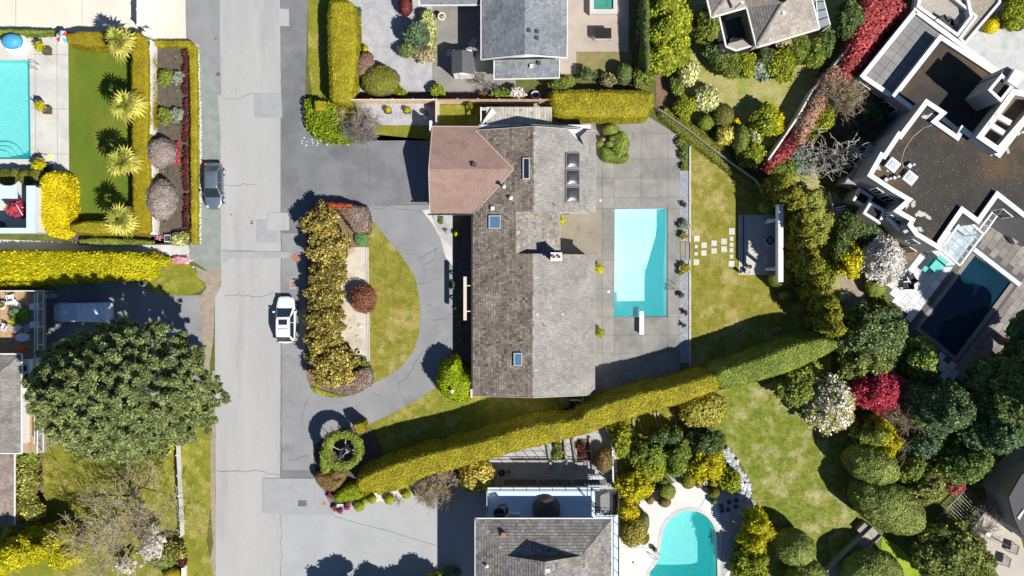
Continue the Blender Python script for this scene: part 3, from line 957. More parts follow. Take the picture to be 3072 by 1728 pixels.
# upper middle garden
sheet('patio',Z(2,0,400,-200,880,-200,880,390,485,390,485,560,355,560,355,440,400,440),M_PINKC,6)
sheet('grass_square',Z(2,0,485,390,905,390,905,590,485,600),mat('worn_grass',(.18,.155,.06),(.24,.20,.09),scale=1,fine=9,fine_amt=.25,bump=.4),7)
sheet('garden_lawn',N(2010,-200,2620,-200,2420,300,2310,440,2000,330),M_GRASSY,4)
sheet('garden_lawn',N(2040,0,2120,0,2150,120,2300,240,2330,300,2330,440,2200,400,2050,290),M_GRASSY,5)
sheet('bark_bed',Z(2,0,1080,560,1220,560,1300,860,1400,960,1780,1250,1900,1300,1700,1300,1090,790),M_BARKC,7)
sheet('rear_garden',N(2330,480,2420,470,2500,620,2560,760,2680,960,2600,1000,2450,900,2380,700),M_GRASSY,7)
sheet('dirt_path',smooth_poly(Z(3,1,470,0,520,0,620,220,560,280,470,200),1),M_DIRT,9)
sheet('dirt_path',smooth_poly(Z(3,1,540,620,690,620,740,760,830,960,800,1010,640,880,560,760),1),M_DIRT,9)
sheet('side_yard',N(2500,250,2800,250,2700,700,2560,640,2500,500),mat('yard_dirt',(.10,.09,.075),(.14,.125,.1),scale=1,fine_amt=.3),8)
sheet('courtyard',N(2880,60,3200,-60,3400,300,3072,280,2890,150),M_COURT,6)
patio4 = Z(3,1,885,690,1030,560,1130,450,1250,400,1500,100,1932,0,2400,0,2400,900,2000,1000,1500,1449,1300,1449,1200,1300,1060,1130,1000,960,930,860)
hole_sheet('stone_patio',WW(patio4),[HP[3]],mat('paver_joint',(.10,.10,.10),fine_amt=.2),0.016)
# lower middle
hole_sheet('pool_patio',WW(Z(2,2,800,880,950,850,1180,760,1240,740,1560,800,1600,1060,1700,1180,1640,1449,1640,1800,800,1800)),[HP[2]],M_WHITEC,0.024)
sheet('garden_lawn',N(2140,1290,2160,1180,2330,1100,2420,1140,2560,1330,2600,1560,2560,1900,2200,1900,2270,1540,2230,1400),M_GRASS4,7)
sheet('garden_lawn',Z(3,2,860,1150,980,1220,1200,1449,1200,1700,800,1700),mat('bright_lawn',(.20,.30,.02),(.28,.37,.03),scale=.8,fine=9,fine_amt=.2,bump=.4),8)
sheet('rock_bed',smooth_poly(Z(2,2,1530,800,1730,790,1840,900,1850,1000,1770,1160,1620,1449,1560,1449,1590,1100,1540,920),1),M_GRAVW,8)
sheet('rock_bed',Z(2,2,1100,580,1330,600,1440,760,1240,770),M_GRAVW,5)
sheet('vegetable_garden',N(1430,1330,1750,1270,1850,1240,1850,1470,1430,1470),M_GRAVW,6)
sheet('garden_plot',N(1840,1270,2050,1200,2060,1300,1860,1320),M_GRASS3,8)
sheet('flagged_terrace',Z(3,2,1640,960,1740,950,1870,1040,1932,1250,2000,1600,1780,1500,1600,1250,1590,1180),mat('tan_concrete',(.42,.37,.32),(.48,.43,.37),scale=.6,fine_amt=.1),8)
sheet('side_lane',Z(3,2,1932,520,1700,810,1760,850,2000,560),M_ASPHD,8)
# cracks and joints in the paving
def crack(pts,w=0.025,level=12,m=None,jig=0.12,name='pavement_crack',step=.35):
  p = WW(pts)
  path = []
  for i in range(len(p) - 1):
    a,b = p[i],p[i + 1]
    n = max(1,int(math.hypot(b[0] - a[0],b[1] - a[1]) / step))
    for j in range(n):
      t = j / n
      path.append((a[0] + (b[0] - a[0]) * t + random.uniform(-jig,jig),a[1] + (b[1] - a[1]) * t + random.uniform(-jig,jig)))
  path.append(p[-1])
  L,R = [],[]
  for i,q in enumerate(path):
    a = Vector(path[max(0,i - 1)]); b = Vector(path[min(len(path) - 1,i + 1)])
    d = (b - a).normalized() if (b - a).length > 1e-6 else Vector((1,0))
    nn = Vector((-d.y,d.x)) * w * random.uniform(.5,1.2) * .5 if jig else Vector((-d.y,d.x)) * w * .5
    L.append((q[0] + nn.x,q[1] + nn.y)); R.append((q[0] - nn.x,q[1] - nn.y))
  mb = MB()
  z = .004 * level
  for i in range(len(path) - 1):
    mb.face([(*R[i],z),(*R[i + 1],z),(*L[i + 1],z),(*L[i],z)])
  o = mb.build(name,m or M_CRACK)
  o['kind'] = 'structure'
  return o
for c in (Z(1,0,195,970,260,1000,320,1025,420,1040),Z(1,0,850,1090,840,1160,860,1240,855,1449),Z(1,0,250,1090,255,1160,220,1210),
          Z(1,1,1150,460,1230,495,1330,440,1370,420),Z(1,1,1370,420,1330,520,1260,560),Z(1,1,880,130,1000,115,1180,130,1250,150),
          Z(1,1,1300,850,1380,880),Z(1,1,1080,1449,1150,1380,1260,1190),Z(1,1,1300,960,1400,965,1475,920),Z(1,1,1190,700,1290,690,1400,640),
          Z(1,2,190,440,195,560,180,700),Z(1,2,190,990,195,1100,185,1449),Z(1,2,880,60,960,110),Z(1,2,1070,0,1110,100,1150,170),
          Z(1,2,270,590,330,560,400,540),Z(0,1,1700,780,1800,775,1932,790),Z(1,1,0,790,100,770,190,760),Z(0,0,1690,740,1800,750,1932,700),
          Z(0,0,1690,1400,1932,1390),Z(0,2,1640,650,1800,662,1932,650),Z(1,2,0,660,100,670,185,690),
          Z(1,2,340,320,360,240,390,100),Z(1,0,205,1200,300,1290,340,1449)):
  crack(c,w=.035)
crack(N(842,0,845,400,843,860,842,1440),w=.05,m=M_JOINT,jig=.04,level=11)
crack(Z(1,2,590,995,700,1030,1000,1110,1378,1225),w=.05,m=M_JOINT,jig=.03,level=11)
crack(Z(0,1,1668,440,1932,446),w=.04,m=M_JOINT,jig=.03,level=11)
# joints of the white pool patio and of the pale terrace
for c in (Z(2,2,1420,930,1470,840),Z(2,2,980,1000,985,1240),Z(2,2,810,1230,1090,1240)):
  crack(c,w=.03,m=M_JOINT,jig=.02,level=8)
for x in (265,430):
  crack(Z(0,0,x,265,x + 6,1449 + 280),w=.035,m=M_JOINT,jig=.0,level=4)
for y in (410,820,1160):
  crack(Z(0,0,232,y,520,y + 3),w=.03,m=M_JOINT,jig=.0,level=4)
for x in (120,620):
  crack(Z(0,0,x,-20,x,230),w=.03,m=M_JOINT,jig=.0,level=5)
# oil spots and stains on the road are flat marks
for (px,py,r) in ((655,223,8),(648,116,4),(667,180,2),(756,670,4),(708,270,2),(694,644,3),(757,664,3)):
  x,y = W(px,py)
  pts = [(x + math.cos(a) * r / PXM * (.8 + .3 * random.random()),y + math.sin(a) * r / PXM * .8 * (.7 + .4 * random.random())) for a in [i * math.pi / 6 for i in range(12)]]
  sheet('oil_spot',pts,M_ASPHD,14,native=False)
# pool deck slabs,each a piece of its own
deck = bpy.data.objects['pool_deck']
dk = ccw(WW(N(1640,340,1945,350,2042,412,2042,1200,1640,1200)))
def slabs(parent,xs,ys,clipp,skip,m,z0,th,gap=.022,name='slab'):
  for i in range(len(xs) - 1):
    for j in range(len(ys) - 1):
      x0,x1,y0,y1 = xs[i],xs[i + 1],ys[j],ys[j + 1]
      a,b = W(x0,y0),W(x1,y1)
      r = [(a[0] + gap / 2,b[1] + gap / 2),(b[0] - gap / 2,b[1] + gap / 2),(b[0] - gap / 2,a[1] - gap / 2),(a[0] + gap / 2,a[1] - gap / 2)]
      for s in skip:
        if x0 >= s[0] - 2 and x1 <= s[2] + 2 and y0 >= s[1] - 2 and y1 <= s[3] + 2: r = None; break
      if r is None: continue
      r = clip_convex(r,clipp)
      if len(r) < 3 or abs(area2(r)) < .1: continue
      MB().prism(r,z0,z0 + th,random.random(),bottom=False).build(name,m,parent)
slabs(deck,[1640,1705,1750,1784,1807,1842.4,1923.6,2003.5,2040.5],[340,400,476,534.6,592,625.3,703,781,866,951.2,1005,1060,1115,1170,1200],dk,
      [(1842.4,625.3,2003.5,951.2)],M_DECKC,.013,.016)
for c in (N(1930,395,1948,470),N(1880,375,1900,410,1890,440),N(1950,470,1960,420,1948,410),N(1700,620,1740,690),N(1740,690,1700,740),N(1740,690,1790,700),
          N(1820,1030,1840,1070,1870,1060)):
  crack(c,w=.03,level=9)
# kerb between border and lawn
kerb = thing('concrete_kerb', 'long straight concrete kerb between the border planting and the back lawn', 'kerb',W3(2070,800,0))
for i in range(14):
  y0,y1 = 440 + i * 54,440 + (i + 1) * 54 - 1
  a,b = W(2067,y0),W(2072,y1)
  MB().prism([(a[0],b[1]),(b[0],b[1]),(b[0],a[1]),(a[0],a[1])],.02,.12,random.random()).build('kerb_stone',M_PATIO,kerb)
kb = thing('island_kerb', 'pale concrete edging between the sand bed and the crescent lawn', 'kerb',W3(1103,900,0))
for i in range(9):
  y0,y1 = 742 + i * 38,742 + (i + 1) * 38 - 1
  for dx in (0,5):
    a,b = W(1098 + dx + i * .5,y0),W(1101 + dx + i * .5,y1)
    MB().prism([(a[0],b[1]),(b[0],b[1]),(b[0],a[1]),(a[0],a[1])],.03,.10,random.random()).build('kerb_stone',M_PATIO,kb)
# pools
def pool(name,label,pts,depth_fn,tile,water,wz=-.12,cop=None,cop_w=.3,cop_z=.04,floor_n=10,tile_wall=None):
  p = ccw(WW(pts))
  c = np.array(p).mean(axis=0)
  root = thing(name,label, 'swimming pool',(float(c[0]),float(c[1]),0))
  d = densify(p,.8)
  mb = MB()
  n = len(d)
  for i in range(n):
    a,b = d[i],d[(i + 1) % n]
    mb.face([(b[0],b[1],.01),(a[0],a[1],.01),(a[0],a[1],-depth_fn(*a)),(b[0],b[1],-depth_fn(*b))])
  tri = tessellate_polygon([[Vector((q[0],q[1],0)) for q in d]])
  for t in tri:
    mb.face([(d[i][0],d[i][1],-depth_fn(*d[i])) for i in t])
  mb.build('basin',tile,root)
  w = MB(); w.face([(q[0],q[1],wz) for q in inset(p,.01)])
  w.build('water',water,root)
  if cop:
    o = inset(p,-cop_w)
    MB().ring(o,p,.0,cop_z).build('coping',cop,root)
  return root
y_top,y_bot = W(0,625)[1],W(0,951)[1]
def dep1(x,y):
  t = max(0,min(1,(y_top - y) / (y_top - y_bot)))
  return 1.15 + 1.35 * max(0,min(1,(t - .22) / .38))
pool('swimming_pool', 'rectangular swimming pool with pale bottom behind the long shingled house',POOL1,dep1,M_TILE,M_WATER,wz=-.10)
pool('swimming_pool', 'swimming pool with rounded corner steps beside the striped formal lawn',POOL2,lambda x,y: 1.3,M_TILE2,M_WATER2,wz=-.12)
pool('swimming_pool', 'kidney shaped turquoise swimming pool beside the rock garden',POOL3,lambda x,y: 2.0,M_TILE2,M_WATER2,wz=-.12,cop=M_PATIO,cop_w=.32)
pool('swimming_pool', 'dark blue lap pool set in paving below the modern house',POOL4,lambda x,y: 1.5,M_TILED,M_WATERD,wz=-.10,cop=M_PAVERD,cop_w=.4)
# --- roofs
def plane_from(p1,p2,p3):
  """z = a + b x + c y through three points"""
  M = np.array([[1,p[0],p[1]] for p in (p1,p2,p3)],float)
  return tuple(np.linalg.solve(M,np.array([p[2] for p in (p1,p2,p3)],float)))
def shingle_face(parent,pl,pts3,m,exp=.24,wr=(.12,.3),th=.03,single=0,name='shingle',tvar=1.0,streak=.25,along=None):
  """lay courses of shingles over a convex roof face that lies on plane pl; pts3 true corners"""
  a,b,c = pl
  g = math.hypot(b,c)
  up2 = (b / g,c / g) if g > 1e-6 else (along or (1,0))
  u = Vector((-up2[1],up2[0],0))
  v = Vector((up2[0],up2[1],g)).normalized()
  nrm = u.cross(v).normalized()
  if nrm.z < 0: nrm = -nrm; u = -u
  O = Vector((0,0,a))
  uv = ccw([((Vector(p) - O).dot(u),(Vector(p) - O).dot(v)) for p in pts3])
  umin,umax = min(p[0] for p in uv),max(p[0] for p in uv)
  vmin,vmax = min(p[1] for p in uv),max(p[1] for p in uv)
  mb = MB()
  singles = []
  k0 = math.floor(vmin / exp)
  for k in range(k0,math.ceil(vmax / exp) + 1):
    x = umin - random.random() * .3
    ct = random.uniform(-.06,.06)
    while x < umax:
      w = random.uniform(*wr)
      v0,v1 = k * exp + random.uniform(-.012,.012),(k + 1) * exp + .01
      r = [(x + .008,v0),(x + w - .008,v0),(x + w - .008,v1),(x + .008,v1)]
      ins = all(in_poly(q[0],q[1],uv) for q in r)
      q = r if ins else clip_convex(r,uv)
      x += w
      if len(q) < 3 or abs(area2(q)) < .004: continue
      t = min(1,max(0,.5 + ct + random.gauss(0,.2) * tvar + streak * .5 * math.sin(x * 1.1 + k * .37) * math.sin(k * .21 + x * .23)))
      if ins and single: singles.append((x - w / 2,v0,w,t)); continue
      P = []
      for (uu,vv) in q:
        lift = th * (1 - .8 * (vv - v0) / (v1 - v0))
        P.append(O + u * uu + v * vv + nrm * lift)
      n = len(P)
      kk = len(mb.v)
      mb.v += [tuple(p) for p in P] + [tuple(p - nrm * (th + .01)) for p in P]
      mb.f.append(tuple(kk + i for i in range(n))); mb.t.append(t)
      for i in range(n):
        j = (i + 1) % n
        mb.f.append((kk + j,kk + i,kk + n + i,kk + n + j)); mb.t.append(t)
  if singles:
    singles.sort(key=lambda s: -s[2])
    keep = singles[:single]
    loc = TLOC[parent.name]
    protos = {}
    R = Matrix((u,v,nrm)).transposed()
    for (uc,v0,w,t) in singles:
      if (uc,v0,w,t) in keep[:single]:
        wi = round(w / .05); ti = int(t * 5)
        key = (wi,ti)
        if key not in protos:
          pm = MB(); hw = wi * .05 / 2 - .004
          vs = [(-hw,0,th),(hw,0,th),(hw,exp,th * .2),(-hw,exp,th * .2),(-hw,0,-.01),(hw,0,-.01),(hw,exp,-.01),(-hw,exp,-.01)]
          me = bpy.data.meshes.new(name)
          me.from_pydata(vs,[],[(0,1,2,3),(1,0,4,5),(2,1,5,6),(3,2,6,7),(0,3,7,4)])
          at = me.attributes.new('tint', 'FLOAT', 'FACE'); at.data.foreach_set('value',np.full(5,(ti + .5) / 5.5,dtype=np.float32))
          me.materials.append(m)
          protos[key] = me
        o = bpy.data.objects.new(name,protos[key])
        COL.objects.link(o)
        o.parent = parent
        p = O + u * uc + v * v0 - loc
        M4 = R.to_4x4(); M4.translation = p
        o.matrix_local = M4
      else:
        P = [O + u * (uc - w / 2 + .004) + v * v0 + nrm * th,O + u * (uc + w / 2 - .004) + v * v0 + nrm * th,
                     O + u * (uc + w / 2 - .004) + v * (v0 + exp) + nrm * th * .2,O + u * (uc - w / 2 + .004) + v * (v0 + exp) + nrm * th * .2]
        kk = len(mb.v)
        mb.v += [tuple(p) for p in P] + [tuple(p - nrm * (th + .01)) for p in P]
        mb.f.append((kk,kk + 1,kk + 2,kk + 3)); mb.t.append(t)
        for i in range(4):
          j = (i + 1) % 4
          mb.f.append((kk + j,kk + i,kk + 4 + i,kk + 4 + j)); mb.t.append(t)
  if mb.f:
    o = mb.build(name,m,parent)
    o['kind'] = 'stuff'
def roof_slab(mb,pts3,th=.14):
  n = len(pts3)
  p = [tuple(q) for q in pts3]
  if area2(p) < 0: p = p[::-1]
  k = len(mb.v)
  mb.v += p + [(q[0],q[1],q[2] - th) for q in p]
  mb.f.append(tuple(k + i for i in range(n))); mb.t.append(.5)
  mb.f.append(tuple(k + n + i for i in reversed(range(n)))); mb.t.append(.5)
  for i in range(n):
    j = (i + 1) % n
    mb.f.append((k + j,k + i,k + n + i,k + n + j)); mb.t.append(.5)
def edge_trim(root,segs,m,w=.1,h=.16,name='rake_board',lift=.04):
  for a,b in segs:
    a,b = Vector(a),Vector(b)
    mb = MB().bar(a + Vector((0,0,lift - h / 2 + .02)),b + Vector((0,0,lift - h / 2 + .02)),w,h)
    mb.build(name,m,root)
def ridge_caps(roof,a,b,m,step=.25,w=.26):
  a,b = Vector(a),Vector(b)
  d = b - a; n = int(d.length / step); d.normalize()
  s = d.cross(Vector((0,0,1))).normalized()
  mb = MB()
  for i in range(n):
    p = a + d * step * i
    q = p + d * step * 1.05
    z = Vector((0,0,1))
    t = random.random()
    mb.face([p + z * .06,q + z * .04,q - s * w / 2 - z * .02,p - s * w / 2 + z * .0],t)
    mb.face([q + z * .04,p + z * .06,p + s * w / 2 + z * .0,q + s * w / 2 - z * .02],t)
    mb.face([p + z * .06,p - s * w / 2,p - s * w / 2 - z * .04,p + z * .0],t)
    mb.face([p + z * .06,p + z * .0,p + s * w / 2 - z * .04,p + s * w / 2],t)
  o = mb.build('ridge_cap',m,roof); o['kind'] = 'stuff'
def skylight(root,pl,rect,glass,frame,rise=.18,fw=.10,dome=0,label=None):
  """rect = surveyed rectangle x0,y0,x1,y1 of the frame top"""
  x0,y0,x1,y1 = rect
  pts = [on_plane(*q,(pl[0] + rise,pl[1],pl[2])) for q in ((x0,y1),(x1,y1),(x1,y0),(x0,y0))]
  lo = [(p[0],p[1],p[2] - rise - .03) for p in pts]
  mb = MB()
  ins = inset([(p[0],p[1]) for p in pts],fw)
  inn = [(q[0],q[1],pl[0] + rise + pl[1] * q[0] + pl[2] * q[1]) for q in ins]
  for i in range(4):
    j = (i + 1) % 4
    mb.face([lo[i],lo[j],pts[j],pts[i]])
    mb.face([pts[i],pts[j],inn[j],inn[i]])
    mb.face([inn[i],inn[j],(inn[j][0],inn[j][1],inn[j][2] - .06),(inn[i][0],inn[i][1],inn[i][2] - .06)])
  f = mb.build('skylight',frame,root)
  if label: f['label'] = label
  g = MB()
  if dome:
    N_ = 6
    grid = []
    for j in range(N_ + 1):
      for i in range(N_ + 1):
        s,t = i / N_,j / N_
        p = (Vector(inn[0]) * (1 - s) + Vector(inn[1]) * s) * (1 - t) + (Vector(inn[3]) * (1 - s) + Vector(inn[2]) * s) * t
        p.z += -.05 + dome * (1 - (2 * s - 1) ** 4) * (1 - (2 * t - 1) ** 4)
        grid.append(tuple(p))
    g.v = grid
    for j in range(N_):
      for i in range(N_):
        k = j * (N_ + 1) + i
        g.f.append((k,k + 1,k + N_ + 2,k + N_ + 1)); g.t.append(.5)
    g.build('pane',glass,f,smooth=True)
  else:
    g.face([(p[0],p[1],p[2] - .04) for p in inn])
    g.build('pane',glass,f)
  return f
def roof_vent(root,pl,px,py,s=.28,h=.22,m=None,kind='box',label=None):
  x,y,z = on_plane(px,py,(pl[0] + h,pl[1],pl[2]))
  mb = MB()
  if kind == 'box':
    mb.box(x,y,z - h - .05,s,s,h); mb.box(x,y,z - .05,s * 1.15,s * 1.15,.05)
  elif kind == 'pipe':
    mb.tube([(x,y,z - h - .1),(x,y,z)],s / 2,8)
  elif kind == 'cowl':
    mb.tube([(x,y,z - h - .1),(x,y,z - .15)],s * .3,8)
    mb.lathe(x,y,[(s * .5,z - .2),(s * .55,z - .1),(s * .2,z + .02)],10)
  elif kind == 'hood':
    mb.box(x,y,z - h,s,s * .9,h * .5)
    mb.prism([(x - s / 2,y - s * .45),(x + s / 2,y - s * .45),(x + s / 2,y + s * .45),(x - s / 2,y + s * .45)],z - h * .5,z,
                 poly1=[(x - s / 3,y - s * .3),(x + s / 3,y - s * .3),(x + s / 3,y + s * .3),(x - s / 3,y + s * .3)])
  o = mb.build('roof_vent',m or M_DGREY,root)
  if label: o['label'] = label
  return o
def walls_under(root,polys,z1,m,name='wall',z0=0):
  for p in polys:
    MB().prism(p,z0,z1).build(name,m,root)
def window_on(root,a,b,t0,t1,z0,z1,frame=M_ALU,glass=M_GLASS,out=.05,name='window',bars=1):
  """window on the wall line a->b (outside on its right hand),t in 0..1 along it"""
  a,b = Vector((*a,0)),Vector((*b,0))
  d = (b - a); L = d.length; d.normalize()
  n = Vector((d.y,-d.x,0))
  p,q = a + d * L * t0,a + d * L * t1
  f = MB()
  w = .08
  z = Vector((0,0,1))
  for s,e in (((p + z * z0),(q + z * z0)),((p + z * z1),(q + z * z1)),((p + z * z0),(p + z * z1)),((q + z * z0),(q + z * z1))):
    f.bar(s + n * out,e + n * out,w,w)
  for i in range(1,bars + 1):
    r = p + (q - p) * i / (bars + 1)
    f.bar(r + n * out + z * z0,r + n * out + z * z1,w * .7,w * .7)
  fo = f.build(name,frame,root)
  g = MB()
  g.face([p + n * out * .5 + z * z0,q + n * out * .5 + z * z0,q + n * out * .5 + z * z1,p + n * out * .5 + z * z1])
  g.build('pane',glass,fo)
# --- main house: long shake roof with a brown shingled garage wing
xe,xr,xE = W(1418,0,2.7)[0],W(1600,0,4.6)[0],W(1786,0,2.7)[0]
PW = plane_from((xe,0,2.7),(xr,0,4.6),(xr,10,4.6))
PE = plane_from((xr,0,4.6),(xE,0,2.7),(xE,10,2.7))
yr = W(0,507,4.0)[1]; yN = W(0,380,2.72)[1]; yS = W(0,640,2.72)[1]
PGN = plane_from((0,yr,4.0),(0,yN,2.72),(5,yN,2.72))
PGS = plane_from((0,yr,4.0),(0,yS,2.72),(5,yS,2.72))
xa,xb = W(1547,0,4.05)[0],W(1679,0,3.0)[0]
PM = plane_from((xa,0,4.1),(xb,0,2.95),(xb,10,2.95))
def PP(pl,*a):
  return [on_plane(a[i],a[i + 1],pl) for i in range(0,len(a),2)]
house = thing('house', 'long low house with weathered shake roof and brown shingled garage wing', 'house',W3(1600,780,0))
wl = []
a1,b1 = W(1440,390),W(1765,640); wl.append([(a1[0],b1[1]),(b1[0],b1[1]),(b1[0],a1[1]),(a1[0],a1[1])])
a1,b1 = W(1440,645),W(1550,1175); wl.append([(a1[0],b1[1]),(b1[0],b1[1]),(b1[0],a1[1]),(a1[0],a1[1])])
a1,b1 = W(1552,770),W(1765,1175); wl.append([(a1[0],b1[1]),(b1[0],b1[1]),(b1[0],a1[1]),(a1[0],a1[1])])
a1,b1 = W(1310,393),W(1438,630); wl.append([(a1[0],b1[1]),(b1[0],b1[1]),(b1[0],a1[1]),(a1[0],a1[1])])
a1,b1 = W(1552,642),W(1660,768); wl.append([(a1[0],b1[1]),(b1[0],b1[1]),(b1[0],a1[1]),(a1[0],a1[1])])
walls_under(house,wl,2.58,M_STUCCOW)
# gable ends above the walls
for (pa,pr,pb,t) in ((W(1440,1178),(xr,0),W(1765,1178),4.42),):
  mb = MB(); y = W(0,1176)[1]
  z_at = lambda x: (PW[0] + PW[1] * x if x < xr else PE[0] + PE[1] * x) - .16
  mb.prism([(pa[0],0),(pb[0],0),(pb[0],.12),(pa[0],.12)],0,1); mb.v = []; mb.f = []; mb.t = []
  P = [(pa[0],y,2.58),(pb[0],y,2.58),(pb[0],y,max(2.6,z_at(pb[0]))),(xr,y,z_at(xr)),(pa[0],y,max(2.6,z_at(pa[0])))]
  mb.face(P); mb.face([(q[0],q[1] + .15,q[2]) for q in reversed(P)])
  mb.build('gable_wall',M_STUCCOW,house)
y = W(0,400)[1]
mb = MB()
P = [(W(1440,0)[0],y,2.58),(W(1740,0)[0],y,2.58),(W(1740,0)[0],y,2.75),(xr,y,4.42),(W(1440,0)[0],y,2.62)]
mb.face(list(reversed(P))); mb.face([(q[0],q[1] - .15,q[2]) for q in P])
mb.build('gable_wall',M_STUCCOW,house)
mb = MB(); x = W(1312,0)[0]
P = [(x,W(0,393)[1],2.58),(x,W(0,630)[1],2.58),(x,W(0,630)[1],2.66),(x,yr,3.85),(x,W(0,393)[1],2.66)]
mb.face(P); mb.face([(q[0] + .15,q[1],q[2]) for q in reversed(P)])
mb.build('gable_wall',M_STUCCOW,house)
FW = [PP(PW,1426,391,1602,379,1602,506,1541,506),PP(PW,1541,506,1601,506,1601,634,1420,634,1420,645)[:4],
      PP(PW,1420,634,1547,634,1547,761,1418,761),PP(PW,1418,761,1600.5,761,1599,1193,1418,1188)]
FE = [PP(PE,1602,379,1700,386,1752,438,1602,438),PP(PE,1602,438,1787,438,1787,638,1601,634),
      PP(PE,1740,410,1760,391,1787,392,1787,438,1752,438),PP(PE,1600.5,761,1784,764,1784,1168,1760,1186,1599,1193)]
FM = [PP(PM,1546,634,1679,634,1680,759,1547,761)]
FGN = [PP(PGN,1297,379,1426,391,1541,507,1286,507),PP(PGN,1297,379,1446,380,1426,391)]
FGS = [PP(PGS,1286,507,1541,507,1424,641,1290,639)]
mb = MB()
for f in FW + FE + FM + FGN + FGS: roof_slab(mb,f)
roof = mb.build('roof',M_FELT,house)
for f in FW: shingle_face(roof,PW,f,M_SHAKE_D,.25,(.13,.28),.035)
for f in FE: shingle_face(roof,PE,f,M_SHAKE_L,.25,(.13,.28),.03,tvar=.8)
for f in FM: shingle_face(roof,PM,f,M_SHAKE_M,.25,(.14,.3),.03)
for f in FGN: shingle_face(roof,PGN,f,M_BROWNR,.14,(.22,.34),.012,name='asphalt_shingle',tvar=.8)
for f in FGS: shingle_face(roof,PGS,f,M_BROWNR,.14,(.22,.34),.012,name='asphalt_shingle',tvar=.8)
ridge_caps(roof,FW[0][1],on_plane(1601,634,PW),M_SHAKE_M)
ridge_caps(roof,on_plane(1600.5,761,PW),FW[3][2],M_SHAKE_L)
edge_trim(house,[(FGS[0][1],FGS[0][2]),(FGN[0][1],FGN[0][2])],mat('valley_metal',(.50,.40,.33),fine_amt=.05),.09,.04, 'valley_flashing',.05)
edge_trim(house,[(FGN[0][0],FGN[1][1]),(FGS[0][3],FGN[0][3])],M_FASCIA,.06,.16)
edge_trim(house,[(FGN[0][3],FGN[0][0])],M_FASCIA,.06,.16)
edge_trim(house,[(FE[1][1],FE[1][2]),(FE[3][1],FE[3][2]),(FE[3][4],FE[3][3]),(FW[3][3],FW[3][2]),(FE[0][0],FE[0][1]),(FW[0][0],FW[0][1]),(FE[2][1],FE[2][2])],M_FASCIA,.05,.18)
edge_trim(house,[(FM[0][1],FM[0][2])],M_FASCIA,.05,.18)
mb = MB().bar((xe - .06,W(0,645)[1],2.66),(xe - .06,W(0,1188,2.7)[1],2.66),.13,.12)
mb.build('gutter',M_METALD,house)
mb = MB(); y = W(0,643,2.7)[1]; mb.bar((W(1292,0)[0],y,2.64),(W(1420,0)[0],y,2.64),.13,.12); mb.build('gutter',M_METALD,house)
for r in ((1589,357,0,0),): pass
# corner piers beside the garage and at the south gable
mb = MB(); x,y = W(1292.5,378,2.5); mb.box(x,y,0,.22,.9,2.75); mb.build('corner_pier',M_WHITED,house)
mb = MB(); x,y = W(1414.5,1180,2.6); mb.box(x,y,0,.2,.8,2.75); mb.build('corner_pier',M_PINKW,house)
# skylights
skylight(house,PW,(1568,473,1590,538),M_GLASS,M_ALU,.2,.1,label='narrow skylight near the ridge')
skylight(house,PW,(1466,646,1502,686),M_GLASSB,M_ALU,.2,.09,label='square skylight by the garage wing')
skylight(house,PW,(1541,1059,1566,1098),M_GLASSB,M_ALU,.2,.09,label='skylight near the south gable')
M_DOME = mat('skylight_dome',(.04,.043,.05),fine_amt=.0,rough=.38,spec=.7)
for yy in (457,508.5,560): skylight(house,PE,(1697,yy,1740,yy + 47),M_DOME,mat('bronze_frame',(.20,.19,.18),fine_amt=0),.16,.08,dome=.14)
# vents and flues
roof_vent(house,PGN,1422,494,.32,.28,M_DGREY,label='dark square vent on the brown roof')
roof_vent(house,PW,1512,559,.34,.9,M_WHITED, 'cowl',label='tall white flue with a cowl')
roof_vent(house,PW,1532,593,.34,.35,M_WHITED, 'cowl')
roof_vent(house,PW,1478,625,.28,.22,M_WHITED)
for (px,py) in ((1608,431),(1608,583)): roof_vent(house,PE,px,py,.26,.12,M_FASCIA, 'pipe')
for (px,py) in ((1608,833),(1608,1110),(1554,696),(1688,942),(1611,942)): roof_vent(house,PE if px > 1600 else PM,px,py,.22,.1,M_FASCIA)
for (px,py) in ((1664,615),(1636,979)): roof_vent(house,PE,px,py,.07,.45,M_METALD, 'pipe')
for (px,py) in ((1435,686),(1525,657)): roof_vent(house,PW,px,py,.07,.45,M_METALD, 'pipe')
# brick chimney at the courtyard end of the ridge
x,y,_ = W3(1669,770,5.4)
ch = MB(); ch.box(x,y,2.6,.86,.6,2.6); ch = ch.build('chimney',M_BRICK,house)
MB().box(x,y,5.2,1.0,.74,.1).build('chimney_cap',M_WHITED,ch)
for dx in (-.24,.22):
  MB().lathe(x + dx,y,[(.14,5.28),(.15,5.5),(.12,5.5),(.10,5.35)],10).build('chimney_pot',M_TERRA,ch)
for i in range(14):
  for j in range(3):
    mb = MB().box(x - .3 + j * .3,y + .31,3.9 + (i % 7) * .18,.26,.03,.15,t=random.random()) if i < 7 else mb.box(x - .44,y - .2 + j * .2,3.9 + (i % 7) * .18,.03,.18,.15,t=random.random())
    mb.build('brick',M_BRICK,ch)
cr = [on_plane(1740,410,PE),on_plane(1760,391,PE),on_plane(1787,392,PE),on_plane(1786,440,PE),on_plane(1754,440,PE)]
mb = MB()
